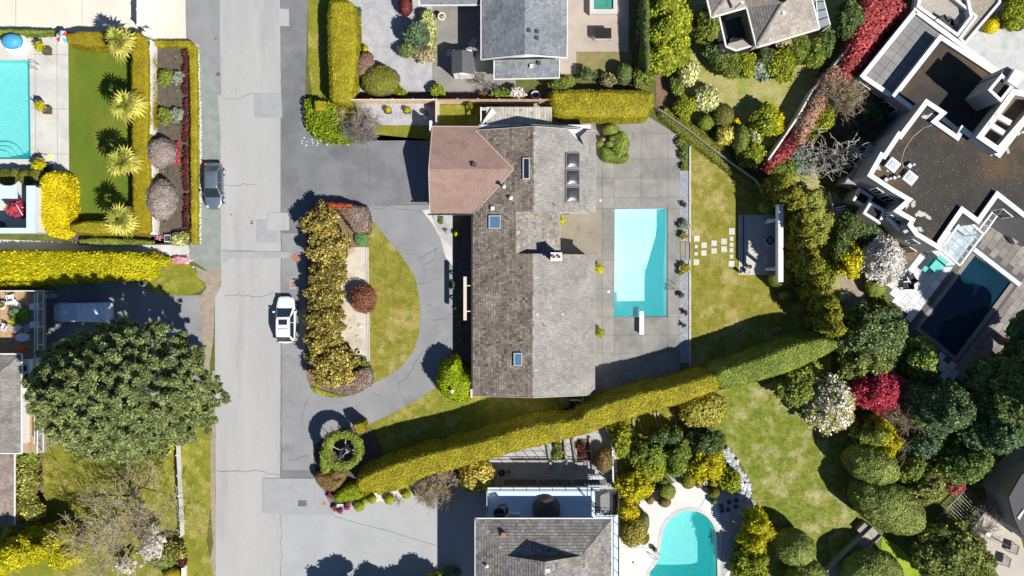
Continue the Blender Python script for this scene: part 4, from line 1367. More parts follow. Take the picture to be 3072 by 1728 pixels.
# front beam on two brackets before the entrance
x,y0 = W(1395,830,2.85); y1 = W(0,961,2.85)[1]
bt = thing('entry_trellis', 'pinkish entry beam carried on two brackets before the long house', 'trellis',(x,(y0 + y1) / 2,0))
MB().bar((x,y0,2.7),(x,y1,2.7),.28,.30).build('beam',M_PINKW,bt)
for py in (857,934):
  yy = W(0,py,2.6)[1]
  MB().bar((x,yy,2.5),(xe + .6,yy,2.5),.09,.16).build('bracket',M_PINKW,bt)
  MB().bar((x,yy,0),(x,yy,2.55),.10,.10).build('post',M_DGREY,bt)
MB().bar((x,y0 - .3,.6),(x,y1 + .3,.6),.05,.05).build('low_rail',M_DGREY,bt)
# carport with corrugated sheets north of the house
pc = [W(1460,320,2.4),W(1655,320,2.4),W(1655,374,2.2),W(1446,374,2.2)]
cp = thing('lean_to', 'lean-to with weathered corrugated roof sheets behind the long house', 'lean-to',(*W(1560,350),0))
mb = MB()
xa_,xb_ = W(1458,0,2.4)[0],W(1656,0,2.4)[0]; ya_,yb_ = W(0,321,2.4)[1],W(0,375,2.2)[1]
n = 44
for i in range(n):
  x0 = xa_ + (xb_ - xa_) * i / n; x1 = xa_ + (xb_ - xa_) * (i + 1) / n; xm = (x0 + x1) / 2
  t = random.random()
  mb.face([(x0,yb_,2.2),(xm,yb_,2.25),(xm,ya_,2.45),(x0,ya_,2.4)],t)
  mb.face([(xm,yb_,2.25),(x1,yb_,2.2),(x1,ya_,2.4),(xm,ya_,2.45)],t)
mb.build('roof',M_CORR,cp)
MB().bar((W(1443,0,2.3)[0],ya_,2.35),(W(1443,0,2.3)[0],yb_,2.15),.1).build('edge_beam',M_WHITE,cp)
for yy in (W(0,324,2.4)[1],W(0,329,2.4)[1]):
  MB().bar((W(1443,0,2.3)[0],yy,2.32),(xa_,yy,2.36),.07).build('purlin',M_WHITE,cp)
for px in (1446,1550,1652):
  for yy in (ya_ - .1,yb_ + .1):
    MB().bar((W(px,0,2.3)[0],yy,0),(W(px,0,2.3)[0],yy,2.2),.09).build('post',M_GREYW,cp)
tp = MB()
q = [W3(1446,374,2.5),W3(1488,338,2.62),W3(1475,325,2.62),W3(1450,362,2.5)]
tp.face(q); tp.face([(a[0],a[1],a[2] - .03) for a in reversed(q)])
tag(tp.build('tarpaulin',M_WHITE), 'white folded tarpaulin lying across the corner of the corrugated roof', 'tarpaulin')
yb = thing('garden_bench', 'ochre cushion bench half hidden between corrugated roof and shakes', 'bench',W3(1507,378,0))
mb = MB(); x,y = W(1507,380,.5); mb.box(x,y,.35,.85,.5,.12); mb.build('cushion',M_YELLOW,yb)
MB().box(x,y,0,.8,.45,.34).build('base',M_GREYW,yb)
# --- north house with slate coloured roof
nh = thing('house', 'house with slate blue shingle roof and white gable between garden and patio', 'house',W3(1570,40,0))
ridx,lx,rx = W(1574,0,5.2)[0],W(1443,0,3.2)[0],W(1701,0,3.2)[0]
PNW = plane_from((lx,0,3.2),(ridx,0,5.2),(ridx,5,5.2)); PNE = plane_from((ridx,0,5.2),(rx,0,3.2),(rx,5,3.2))
f1 = PP(PNW,1443,-160,1574,-160,1574,165,1443,179); f2 = PP(PNE,1574,-160,1703,-160,1701,174,1574,165)
yl0,yl1 = W(0,178,3.0)[1],W(0,236,2.5)[1]
PNL = plane_from((0,yl0,3.0),(0,yl1,2.5),(5,yl1,2.5))
f3 = PP(PNL,1482,180,1678,176,1678,234,1482,238)
ym = W(0,17,2.7)[1]
PNX = plane_from((0,ym,2.7),(0,ym + 6,4.4),(5,ym,2.7))
f4 = PP(PNX,1258,-160,1442,-160,1442,15,1258,16)
mb = MB()
for f in (f1,f2,f3,f4): roof_slab(mb,f)
rf = mb.build('roof',M_FELT,nh)
shingle_face(rf,PNW,f1,M_SLATE,.2,(.2,.32),.016,name='slate_shingle'); shingle_face(rf,PNE,f2,M_SLATE,.2,(.2,.32),.016,name='slate_shingle')
shingle_face(rf,PNL,f3,M_SLATE,.2,(.2,.32),.016,name='slate_shingle'); shingle_face(rf,PNX,f4,M_SLATE,.2,(.2,.32),.016,name='slate_shingle')
edge_trim(nh,[(f1[2],f1[3]),(f2[2],f2[3]),(f1[0],f1[3]),(f2[1],f2[2]),(f3[2],f3[3]),(f3[1],f3[2]),(f3[3],f3[0]),(f4[3],f4[2]),(f4[0],f4[3])],M_WHITED,.08,.2)
wl = []
for (a,b) in (((1460,-150),(1684,172)),((1490,178),(1668,226)),((1275,-150),(1442,0))):
  a1,b1 = W(*a),W(*b); wl.append([(a1[0],b1[1]),(b1[0],b1[1]),(b1[0],a1[1]),(a1[0],a1[1])])
walls_under(nh,wl[:1],3.05,M_STUCCOW); walls_under(nh,wl[1:],2.4,M_STUCCOW)
mb = MB(); y = W(0,172)[1]
P = [(W(1460,0)[0],y - .02,2.4),(W(1684,0)[0],y - .02,2.4),(W(1684,0)[0],y - .02,3.2),(ridx,y - .02,5.0),(W(1460,0)[0],y - .02,3.2)]
mb.face(P); mb.build('gable_wall',M_WHITE,nh)
for (px,py) in ((1587,90),(1611,93),(1611,113)): roof_vent(nh,PNE,px,py,.26,.25,M_DGREY)
roof_vent(nh,PNL,1617,188,.26,.3,M_DGREY); roof_vent(nh,PNL,1594,196,.36,.3,M_WHITE, 'hood',label='white hooded vent on the low slate roof')
# garden shed
sh = thing('shed', 'small white garden shed with charcoal ribbed gable roof', 'shed',W3(1390,195,0))
xm = W(1387,0,2.7)[0]; xl = W(1355,0,2.15)[0]; xR = W(1424,0,2.15)[0]
P1 = plane_from((xl,0,2.15),(xm,0,2.7),(xm,5,2.7)); P2 = plane_from((xm,0,2.7),(xR,0,2.15),(xR,5,2.15))
g1 = PP(P1,1355,155,1386,149,1387,217,1355,221); g2 = PP(P2,1386,149,1423,157,1424,223,1387,217)
mb = MB(); roof_slab(mb,g1,.06); roof_slab(mb,g2,.06); shr = mb.build('roof',M_SLATE2,sh)
for i in range(15):
  t = (i + .5) / 15
  for g in (g1,g2):
    a = Vector(g[0]) * (1 - t) + Vector(g[3]) * t; b = Vector(g[1]) * (1 - t) + Vector(g[2]) * t
    MB().bar(a + Vector((0,0,.015)),b + Vector((0,0,.015)),.05,.03).build('roof_rib',M_DGREY,shr)
a1,b1 = W(1362,164),W(1418,234)
a1 = (xl + .12,W(0,168)[1]); b1 = (xR - .12,W(0,236,0)[1] + .0)
MB().prism([(a1[0],b1[1]),(b1[0],b1[1]),(b1[0],a1[1]),(a1[0],a1[1])],0,2.08).build('wall',M_WHITE,sh)
mb = MB(); mb.face([(a1[0],b1[1] - .01,2.08),(b1[0],b1[1] - .01,2.08),(xm,b1[1] - .01,2.62)]); mb.build('gable_wall',M_WHITE,sh)
MB().box((a1[0] + b1[0]) / 2,b1[1] - .04,.05,.8,.05,1.85).build('door',M_WHITED,sh)
# --- south house with hipped shake roof and balcony
so = thing('house', 'two storey house with hipped grey shake roof and white balcony', 'house',W3(1640,1640,0))
E = 5.4
xw,xe2 = W(1428,0,E)[0],W(1834,0,E)[0]; yn = W(0,1558,E)[1]
sl = .5
PSW = (E - sl * xw,sl,0.0); PSE = (E + sl * xe2,-sl,0.0); PSN = (E + sl * yn,0.0,-sl)
xri = (xw + xe2) / 2
za,zb_ = on_plane(1523,1662,PSW),on_plane(1744,1665,PSE)
zc_ = (za[2] + zb_[2]) / 2
yg = yn - (zc_ - E) / sl
A_ = (xw + (zc_ - E) / sl,yg,zc_); B_ = (xe2 - (zc_ - E) / sl,yg,zc_)
R0 = (xri,yg,E + sl * (xri - xw)); R1 = (xri,-31,R0[2])
fN = [(xw,yn,E),(xe2,yn,E),B_,A_]
fW = [(xw,yn,E),A_,R0,R1,(xw,-31,E)]
fE_ = [(xe2,yn,E),B_,R0,R1,(xe2,-31,E)]
mb = MB()
for f in (fN,fW,fE_): roof_slab(mb,f)
sr = mb.build('roof',M_FELT,so)
shingle_face(sr,PSN,fN,M_SHAKE_G,.27,(.14,.36),.04,single=100)
# the frame shows the roof only down to the sheet edge; shingles beyond are left out a little further on
ycut = -31
fWc = [(xw,yn,E),A_,R0,(xri,ycut,R0[2]),(xw,ycut,E)]; fEc = [(xe2,yn,E),B_,R0,(xri,ycut,R0[2]),(xe2,ycut,E)]
fWa = [(xw,yn,E),A_,(A_[0],ycut,A_[2]),(xw,ycut,E)]; fWb = [A_,R0,(xri,ycut,R0[2]),(A_[0],ycut,A_[2])]
fEa = [(xe2,yn,E),B_,(B_[0],ycut,B_[2]),(xe2,ycut,E)]; fEb = [B_,R0,(xri,ycut,R0[2]),(B_[0],ycut,B_[2])]
shingle_face(sr,PSW,fWa,M_SHAKE_G,.27,(.14,.3),.045,single=100); shingle_face(sr,PSW,fWb,M_SHAKE_G,.27,(.14,.3),.045,single=90)
for f in (fEa,fEb): shingle_face(sr,PSE,f,M_SHAKE_G,.27,(.14,.34),.03)
ridge_caps(sr,(xw,yn,E),A_,M_SHAKE_M,.28,.3); ridge_caps(sr,(xe2,yn,E),B_,M_SHAKE_D,.28,.16); ridge_caps(sr,R0,(xri,ycut,R0[2]),M_SHAKE_M,.28,.28)
mb = MB(); mb.face([A_,B_,(R0[0],R0[1],R0[2] - .02)]); mb.face([(p[0],p[1] - .1,p[2]) for p in (B_,A_,(R0[0],R0[1],R0[2] - .02))]); mb.build('gable_wall',M_DGREY,so)
MB().bar((xw - .05,yn + .06,E - .06),(xe2 + .05,yn + .06,E - .06),.12,.1).build('gutter',M_WHITED,so)
MB().bar((xe2 + .06,yn,E - .06),(xe2 + .06,-31,E - .06),.12,.1).build('gutter',M_WHITED,so)
MB().bar((xw - .06,yn,E - .06),(xw - .06,-31,E - .06),.12,.1).build('gutter',M_WHITED,so)
roof_vent(so,PSN,1511,1606,.35,.35,M_RUST,label='rusty vent on the hip facing the balcony')
roof_vent(so,PSW,1460,1700,.3,.3,M_WHITE, 'cowl'); roof_vent(so,PSE,1642,1712,.4,.15,M_WHITE, 'hood')
walls_under(so,[[(xw + .7,-31),(xe2 - .9,-31),(xe2 - .9,yn - .8),(xw + .7,yn - .8)]],5.3,M_STUCCOW)
# balcony
DZ = 3.0
dp = WW(N(1461,1463,1856,1468,1856,1560),DZ)
bx0,by0 = W(1461,1463,DZ); bx1,_ = W(1854,0,DZ); yb0 = yn - .8
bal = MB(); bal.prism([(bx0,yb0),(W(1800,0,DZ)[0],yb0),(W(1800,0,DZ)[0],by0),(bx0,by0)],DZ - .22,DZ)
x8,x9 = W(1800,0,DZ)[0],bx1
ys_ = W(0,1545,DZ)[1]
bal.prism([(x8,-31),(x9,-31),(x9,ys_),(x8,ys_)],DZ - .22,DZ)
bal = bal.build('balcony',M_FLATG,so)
MB().prism([(bx0 + .2,yb0 - .3),(x8 - 2.4,yb0 - .3),(x8 - 2.4,by0 - .6),(bx0 + .2,by0 - .6)],0,DZ - .25).build('wall',M_STUCCOW,so)
def railing(parent,pts,z,h=1.0,post=.05,step=1.1,m=None,rails=(1.0,),name='railing',glass=None,single=False):
  root_m = m or M_METALD
  for i in range(len(pts) - 1):
    a,b = Vector((*pts[i],z)),Vector((*pts[i + 1],z))
    mb = MB()
    for r in rails: mb.bar(a + Vector((0,0,h * r)),b + Vector((0,0,h * r)),post * 1.2,post)
    mb.build('handrail' if name == 'railing' else name,root_m,parent)
    n = max(1,round((b - a).length / step))
    for k in range(n + (1 if i == len(pts) - 2 else 0)):
      p = a + (b - a) * k / n
      MB().bar(p,p + Vector((0,0,h)),post).build('post',root_m,parent)
    if glass:
      g = MB(); g.face([a + Vector((0,0,.1)),b + Vector((0,0,.1)),b + Vector((0,0,h - .08)),a + Vector((0,0,h - .08))]); g.build('glass_panel',glass,parent)
rl = thing('balcony_railing', 'thin dark railing around the white balcony of the hipped roof house', 'railing',(bx0,by0,DZ))
railing(rl,[(bx0 + .05,yb0 + 1.0),(bx0 + .05,by0 - .05),(x9 - .05,by0 - .05),(x9 - .05,-30)],DZ,1.0,.045,1.12,M_METALD,(1.0,.55))
MB().bar((bx0 + .02,yb0 + 1,DZ + .6),(bx0 + .02,by0,DZ + .6),.03,1.1).build('white_screen',M_WHITE,rl)
# stair hole and stair
st = thing('outdoor_stair', 'steel stair with landings rising to the white balcony corner', 'stair',W3(1815,1505,0))
sx0,sx1 = W(1785,0,DZ)[0],W(1842,0,DZ)[0]; sy0,sy1 = W(0,1472,DZ)[1],W(0,1540,DZ)[1]
MB().prism([(sx0,sy1),(sx1,sy1),(sx1,sy0),(sx0,sy0)],DZ + .004,DZ + .02).build('well_floor',M_BLACK,st)
for i in range(9):
  mb = MB(); yy = sy0 - .3 - i * .2; mb.box(sx0 + .9,yy,DZ + .03,1.0,.06,.05,rz=.5); mb.build('tread',M_ALU,st)
for (a,b) in (((sx0,sy0),(sx0,sy1)),((sx0,sy0),(sx1,sy0)),((sx0,sy1),(sx1,sy1)),((sx0 - 1.3,sy0 + .1),(sx0 - .1,sy1 + .7)),((sx0,sy0 - 1.2),(sx0 + .9,sy1))):
  for hh in (.5,1.0):
    MB().bar((*a,DZ + hh),(*b,DZ + hh),.05).build('handrail',M_METALD,st)
  for q in (a,b):
    MB().bar((*q,DZ),(*q,DZ + 1.0),.05).build('post',M_METALD,st)
for px in (1756,1767,1778,1790):
  x,y = W(px,1454,1.6); mb = MB().lathe(x,y,[(.08,1.4),(.10,1.5),(.06,1.62)],8)
  o = mb.build('lamp_globe',M_WHITE,st)
# furniture on the balcony
cv = thing('covered_furniture', 'brown fitted cover over furniture on the balcony', 'furniture cover',(*W(1640,1530,DZ),DZ))
x,y = W(1640,1537,DZ + .8)
V0,F0 = ico(3); V = V0 * np.array((1.45,1.35,.95)); V[:,2] = np.where(V[:,2] < 0,V[:,2] * .02,V[:,2])
V[:,0] = np.sign(V[:,0]) * np.abs(V[:,0] / 1.45) ** .75 * 1.25
V = V * (1 + .06 * wob(V * 2,1.3))[:,None] + np.array((x,y,DZ))
F4 = np.stack([F0[:,0],F0[:,1],F0[:,2]],axis=1)
fast_mesh('cover',V,F4,np.full(len(F4),.5),M_COVER,cv)
for k in range(4):
  w = k * 1.4 + .5
  MB().tube([(x + math.cos(w) * 1.2,y + math.sin(w) * 1.2,DZ + .1),(x + math.cos(w) * .8,y + math.sin(w) * .8,DZ + .78),(x,y,DZ + 1.0)],.02,5).build('seam',M_BLACK,cv)
um = thing('folded_parasol', 'black parasol stand with a curved arm at the west end of the balcony', 'parasol',(*W(1505,1535,DZ),DZ))
x,y = W(1507,1530,DZ + .8)
MB().lathe(x - .3,y - .5,[(.5,DZ),(.5,DZ + .12),(.3,DZ + .14)],14).build('base',M_BLACK,um)
pth = [(x + .35,y - .6,DZ + .1),(x + .45,y + .1,DZ + 1.0),(x + .25,y + .55,DZ + 1.3),(x - .2,y + .45,DZ + 1.3),(x - .3,y + .1,DZ + 1.1),(x + .0,y + .05,DZ + 1.0)]
MB().tube(pth,[.1,.12,.16,.18,.18,.1],8).build('arm',M_BLACK,um)
MB().tube([(x - .7,y - .55,DZ + .5),(x + .4,y - .5,DZ + .5)],[.12,.1],8).build('canopy',M_DGREY,um)
bb = thing('barbecue', 'white and steel barbecue trolley under the eave on the balcony', 'barbecue',(*W(1540,1552,DZ),DZ))
x,y = W(1542,1550,DZ + .8)
MB().box(x,y,DZ,1.1,.5,.8).build('cabinet',M_ALU,bb)
MB().box(x,y + .02,DZ + .8,1.5,.35,.05).build('shelf',M_WHITED,bb)
for i in range(8):
  MB().box(x - .5 + i * .14,y + .05,DZ + .86,.03,.3,.02).build('grill_bar',M_DGREY,bb)
# --- west house (lower left) with hipped roof and side deck
wh = thing('house', 'west house with grey shingle hip roof beside the furnished deck', 'house',W3(20,1200,0))
EZ = 4.6
x1_,yN_ = W(64,0,EZ)[0],W(0,1063,EZ)[1]; yS_ = W(0,1359,EZ)[1]
s2 = .42
PHN = (EZ + s2 * yN_,0,-s2); PHE = (EZ + s2 * x1_,-s2,0); PHS = (EZ - s2 * yS_,0,s2)
dh = (yN_ - yS_) / 2
ap = (x1_ - dh,(yN_ + yS_) / 2,EZ + s2 * dh); ap2 = (x1_ - dh - 12,ap[1],ap[2])
hN = [(x1_,yN_,EZ),ap,ap2,(ap2[0],yN_,EZ)]; hE = [(x1_,yN_,EZ),(x1_,yS_,EZ),ap]; hS = [(x1_,yS_,EZ),ap,ap2,(ap2[0],yS_,EZ)]
mb = MB()
for f in (hN,hE,hS): roof_slab(mb,f)
hr = mb.build('roof',M_FELT,wh)
M_GREYR = mat('grey_shingle',(.19,.182,.165),(.245,.232,.212),scale=.8,fine=9,fine_amt=.15,tint=(.7,1.25))
XC = -51.0
shingle_face(hr,PHN,[(x1_,yN_,EZ),(ap[0],ap[1],ap[2]),(XC,ap[1],ap[2]),(XC,yN_,EZ)],M_GREYR,.3,(.25,.5),.025)
shingle_face(hr,PHE,[(x1_,yN_,EZ),(x1_,yS_,EZ),ap],M_GREYR,.3,(.25,.5),.025)
shingle_face(hr,PHS,[(x1_,yS_,EZ),ap,(XC,ap[1],ap[2]),(XC,yS_,EZ)],M_GREYR,.3,(.25,.5),.025)
ridge_caps(hr,hN[0],ap,M_GREYR,.3,.3); ridge_caps(hr,hE[1],ap,M_GREYR,.3,.3)
edge_trim(wh,[((x1_ + .04,yN_,EZ),(x1_ + .04,yS_,EZ)),((x1_,yN_ + .04,EZ),(-56,yN_ + .04,EZ)),((x1_,yS_ - .04,EZ),(-56,yS_ - .04,EZ))],M_WHITED,.1,.18, 'gutter')
walls_under(wh,[[(-70,yS_ + .6),(x1_ - .5,yS_ + .6),(x1_ - .5,yN_ - .6),(-70,yN_ - .6)]],4.5,M_STUCCOW)
f5z = 2.9
a1,b1 = W(43,1363,f5z),W(-200,1575,f5z)
PLO = (f5z + .2 * a1[0],-.2,0.0)
lo_ = [(a1[0],a1[1],f5z),(a1[0],b1[1],f5z),(XC,b1[1],f5z + .2 * (a1[0] - XC)),(XC,a1[1],f5z + .2 * (a1[0] - XC))]
mb = MB(); roof_slab(mb,lo_); lr = mb.build('lower_roof',M_FELT,wh)
shingle_face(lr,PLO,lo_,mat('brown_grey_shingle',(.22,.18,.16),(.28,.235,.21),scale=.8,fine=9,fine_amt=.15,tint=(.7,1.25)),.25,(.25,.5),.02)
edge_trim(wh,[((a1[0] + .04,a1[1],f5z),(a1[0] + .04,b1[1],f5z))],M_WHITED,.08,.16, 'gutter')
walls_under(wh,[[(-70,b1[1] + .5),(a1[0] - .4,b1[1] + .5),(a1[0] - .4,a1[1] - .1),(-70,a1[1] - .1)]],2.8,M_STUCCOW)
# deck boards
TD = 2.4
dk2 = thing('timber_deck', 'raised brown timber deck with chairs and potted plants by the west house', 'deck',W3(60,1000,0))
dx1 = W(133,0,TD)[0]; dy1 = W(0,871,TD)[1]
MB().prism([(-56,-15),(dx1,-15),(dx1,dy1),(-56,dy1)],TD - .3,TD - .04).build('frame',M_GREYW,dk2)
xx = -50.5
while xx < dx1 - .02:
  w = min(.19,dx1 - xx)
  MB().prism([(xx,-14.8),(xx + w - .012,-14.8),(xx + w - .012,dy1),(xx,dy1)],TD - .04,TD,random.random()).build('deck_board',M_WOOD,dk2)
  xx += .19
for px,py in ((dx1 - .1,dy1 - .1),(dx1 - .1,-14.5),(dx1 - .1,-8),(-47,dy1 - .1)):
  MB().box(px,py,0,.15,.15,TD - .3).build('post',M_GREYW,dk2)
rl2 = thing('deck_railing', 'white framed glass railing around the furnished timber deck', 'railing',(dx1,dy1,TD))
railing(rl2,[(-50,dy1 - .05),(dx1 - .05,dy1 - .05),(dx1 - .05,-14.8)],TD,1.05,.07,1.6,M_WHITED,(1.0,.1),glass=M_GLASSC)
xi = W(105,0,TD + 1)[0]
railing(rl2,[(xi,dy1 - .3),(xi,-14)],TD,1.05,.08,1.6,M_ALU,(1.0,))
wr_ = MB(); wr_.prism([W(66,1080,4.2),W(66,1180,4.2),W(86,1180,4.2),W(86,1080,4.2)],TD,4.0); wr_.build('porch_wall',M_WHITE,wh)
for i in range(3):
  yy = W(0,1105 + i * 26,4.1)[1]; MB().box(W(74,0,4.1)[0],yy,4.0,.3,.5,.03).build('porch_opening',M_DGREY,wh)
# --- pool house (left edge) with roof opening
ph = thing('pool_house', 'white flat roofed pool house with an open court at the left edge', 'pool house',W3(30,640,0))
PZ = 3.4
o_out = [W(-160,557,PZ),W(104,557,PZ),W(104,699,PZ),W(-160,699,PZ)]
X0,X1 = W(79,0,PZ)[0],W(104,0,PZ)[0]
y0,y1,y2,y3 = W(0,557,PZ)[1],W(0,575,PZ)[1],W(0,684,PZ)[1],W(0,699,PZ)[1]
mb = MB()
mb.prism([(X0,y3),(X1,y3),(X1,y0),(X0,y0)],PZ - .25,PZ)
mb.prism([(-60,y3),(X0 - .003,y3),(X0 - .003,y2),(-60,y2)],PZ - .25,PZ)
mb.prism([(-60,y1 - .6),(X0 - .9,y1 - .6),(X0 - .9,y0),(-60,y0)],PZ - .25,PZ - .05)
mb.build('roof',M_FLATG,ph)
mb = MB().prism([(X0 + .2,y3 + .15),(X1 + .0,y3 + .15),(X1 + .0,y0 - .1),(X0 + .2,y0 - .1)],0,PZ - .26); mb.prism([(-60,y3 + .15),(X0 + .19,y3 + .15),(X0 + .19,y3 + .4),(-60,y3 + .4)],0,PZ - .26); mb.build('wall',M_STUCCOW,ph)
MB().prism([(-60,y2 - .2),(X0 + .1,y2 - .2),(X0 + .1,y1),(-60,y1)],.03,.08).build('court_floor',mat('white_tile',(.55,.55,.53),fine_amt=.05),ph)
sheet('court_bed',[(X0 - 2.2,y2 + .1),(X0 + .05,y2 + .1),(X0 + .05,y2 + 2.2),(X0 - .6,y2 + 2.2)],M_BLACK,22,native=False)
mb = MB().tube([(X0 - 1.6,y2 + 2.0,.1),(X0 - 1.2,y2 + 2.0,1.9)],.03,6); mb.tube([W3(47,610,2.0),W3(67,645,2.0)],.04,6); mb.build('frame_pole',M_WHITE,ph)
rt = thing('round_table', 'dark round table at the edge of the pool house court', 'table',(*W(-2,675),0))
x,y = W(3,677,.7); MB().lathe(x,y,[(.45,.68),(.45,.74)],20).build('tabletop',M_DGREY,rt); MB().tube([(x,y,.08),(x,y,.68)],.05,8).build('leg',M_DGREY,rt)
# --- top right: tan hipped house
th_ = thing('house', 'tan shingled hip roof house with white gutters and dark porch', 'house',W3(2290,40,0))
TZ = 4.8
def zp(*a): return [W3(a[i],a[i + 1],TZ) for i in range(0,len(a),2)]
# west wing roof and main roof: eave corners surveyed,peaks raised
e1,e2,e3 = W3(2134,52,TZ),W3(2240,22,TZ),W3(2270,142,TZ)
e4,e5 = W3(2458,86,TZ),W3(2420,-60,TZ)
pk = W3(2350,10,7.2); pkw = W3(2215,-60,6.6); e0 = W3(2112,-40,TZ)
def planef(a,b,c): return plane_from(a,b,c)
faces = [(e3,e4,pk),(e4,e5,pk),(e2,e3,pk),(e1,e2,pkw),(e0,e1,pkw),(e2,pk,pkw)]
mb = MB()
for f in faces: roof_slab(mb,f)
trf = mb.build('roof',M_FELT,th_)
for f in faces:
  shingle_face(trf,planef(*f),list(f),M_TANR,.28,(.18,.4),.025)
for a,b in ((e3,pk),(e4,pk),(e1,pkw)): ridge_caps(trf,a,b,M_TANR,.3,.3)
edge_trim(th_,[(e3,e4),(e4,e5),(e2,e3),(e1,e2),(e0,e1)],M_WHITED,.16,.2, 'gutter')
ws = inset([(p[0],p[1]) for p in (e3,e4,e5,e2)],.6)
MB().prism(ws,0,4.5).build('wall',mat('taupe_siding',(.30,.27,.25),(.34,.31,.29),fine_amt=.06),th_)
MB().prism(inset([(p[0],p[1]) for p in (e0,e1,e2,pkw)],.5),0,4.5).build('wall',MATS['taupe_siding'],th_)
pz = 4.3
mb = MB(); pr = [W(2160,52,pz),W(2240,26,pz),W(2268,138,pz),W(2178,142,pz)]
mb.prism(pr,2.2,2.3); mb.build('porch_floor',M_BLACK,th_)
for a,b in ((W3(2158,52,pz),W3(2178,140,pz)),(W3(2178,140,pz),W3(2208,152,pz)),(W3(2208,152,pz),W3(2262,136,pz))):
  MB().bar(a,b,.14,.14).build('porch_rail',M_WHITED,th_)
pf = MB(); pf.face([W3(2196,112,2.6),W3(2180,140,2.6),W3(2208,150,2.6),W3(2252,138,2.6),W3(2225,116,2.6)][::-1]); pf.build('porch_canvas',M_TANR,th_)
# glazed lean-to strip on the east side
gz = 3.6
g = thing('glazed_lean_to', 'narrow glazed lean-to along the side of the tan hipped roof', 'lean-to',(*W(2465,30),0))
ga,gb,gc,gd = W3(2446,-20,gz + .6),W3(2456,88,gz + .6),W3(2490,75,gz),W3(2466,-20,gz)
mb = MB(); mb.face([gb,gc,gd,ga]); mb.build('glass_panel',M_FILM,g)
for i in range(5):
  t = i / 4
  a = Vector(ga) * (1 - t) + Vector(gb) * t; b = Vector(gd) * (1 - t) + Vector(gc) * t
  MB().bar(a,b,.08).build('glazing_bar',M_DGREY,g)
mb = MB().bar(ga,gb,.08); mb.bar(gd,gc,.1); mb.build('frame',M_WHITED,g)
for q in (gc,gd):
  MB().bar((q[0],q[1],0),q,.1).build('post',M_WHITED,g)
roof_vent(th_,planef(e3,e4,pk),2353,38,.25,.2,M_WHITE)
mb = MB(); x,y,_ = W3(2222,5,7.2); mb.tube([(x,y,5.5),(x + .2,y,7.0)],.12,8); mb.build('flue',M_WHITED,th_)
# --- modern house on the right
mh = thing('modern_house', 'large modern grey stucco house with flat dark roofs and white parapets', 'house',W3(2900,500,0))
def block(poly_px,z,wallm=M_STUCCO,roofm=M_BITUM,par=.36,ph_=.38,z0=0,cap=M_WHITE,native=True,roof_name='flat_roof'):
  p = ccw(WW(poly_px,z)) if native else ccw(poly_px)
  inn = inset(p,par)
  MB().prism(p,z0,z - .12,top=False).build('wall',wallm,mh)
  mb = MB(); mb.face([(q[0],q[1],z - ph_) for q in inset(p,.06)]); r = mb.build(roof_name,roofm,mh)
  # parapet: inner wall face and white cap
  MB().ring(inset(p,.06),inset(inn,-.05),z - ph_,z - .1).build('parapet',wallm,mh)
  c = MB().ring(inset(p,-.04),inn,z - .1,z)
  c.build('parapet_cap',cap,mh)
  return p,r
UZ = 6.2
upper = N(2603.5,527.5,2643,457,2652,462,2696.6,394.6,2702,400,2779,298,2840,338,2812,364,2871,405,2886,377,2931,412,2997,457,3072,357,3110,318,3260,560,3190,730,
          3072,651.5,2993.7,590,2936,671,2888,635.6,2825,727,2821,751,2761,715,2747,707,2724,675,2731,661.5,2681.6,633.6,2719.4,600,2677.7,576)
up,upr = block(upper,UZ)
mid = N(2821,104,2678,286,2735,330,2790,330,2900,420,3030,340,3020,235)
block(mid,4.2)
nw = N(2745,24,2742,30,2582,228,2590,236,2673,292,2760,300,3000,213)
pnw,rnw = block(nw,3.4,roofm=M_FELT)
# pavers on the lower grey roof
ang = math.atan2(*(Vector(W(2582,228)) - Vector(W(2745,24))).yx)
ca,sa = math.cos(ang),math.sin(ang)
inn = inset(pnw,.4)
c0 = W(2690,160,3.0)
for i in range(-9,10):
  for j in range(-9,10):
    q = [(c0[0] + (i + a) * .86 * ca - (j + b) * .86 * sa,c0[1] + (i + a) * .86 * sa + (j + b) * .86 * ca) for a,b in ((.015,.015),(.985,.015),(.985,.985),(.015,.985))]
    g_ = [W(2745,34,3.0),W(2592,230,3.0),W(2675,286,3.0),W(2850,95,3.0)]
    q = clip_convex(q,g_)
    if len(q) > 2 and abs(area2(q)) > .1: MB().prism(q,3.04,3.06,random.random(),bottom=False).build('roof_paver',M_RPAVE,rnw)
# stair tower and light court
tow = N(2966,270,3006,222,3040,258,3003,305)
block(tow,8.3,roofm=M_BITUM,par=.2,z0=4.5)
box2 = N(3004,218,3025,198,3046,214,3022,240)
MB().prism(WW(box2,8.0),4.5,8.0).build('chimney',M_STUCCO,mh)
blk = N(3022,244,3046,206,3078,222,3050,262)
MB().prism(WW(blk,8.6),4.5,8.6).build('chimney_block',M_WHITED,mh)
crt = WW(N(2931,412,3003,318,3040,268,3140,290,2997,457),7.4)
p = ccw(crt)
MB().ring(inset(p,-.02),inset(p,.38),UZ - .5,7.3).build('court_wall',M_STUCCO,mh)
MB().ring(inset(p,-.05),inset(p,.41),7.3,7.4).build('parapet_cap',M_WHITE,mh)
mb = MB(); mb.face([(q[0],q[1],UZ + .02) for q in inset(p,.3)]); mb.build('court_floor',M_BARKC,mh)
for (a,b) in (((2965,372),(3010,400)),((2985,345),(3030,370))):
  MB().bar(W3(*a,7.3),W3(*b,7.3),.45,.3).build('cross_beam',M_WHITED,mh)
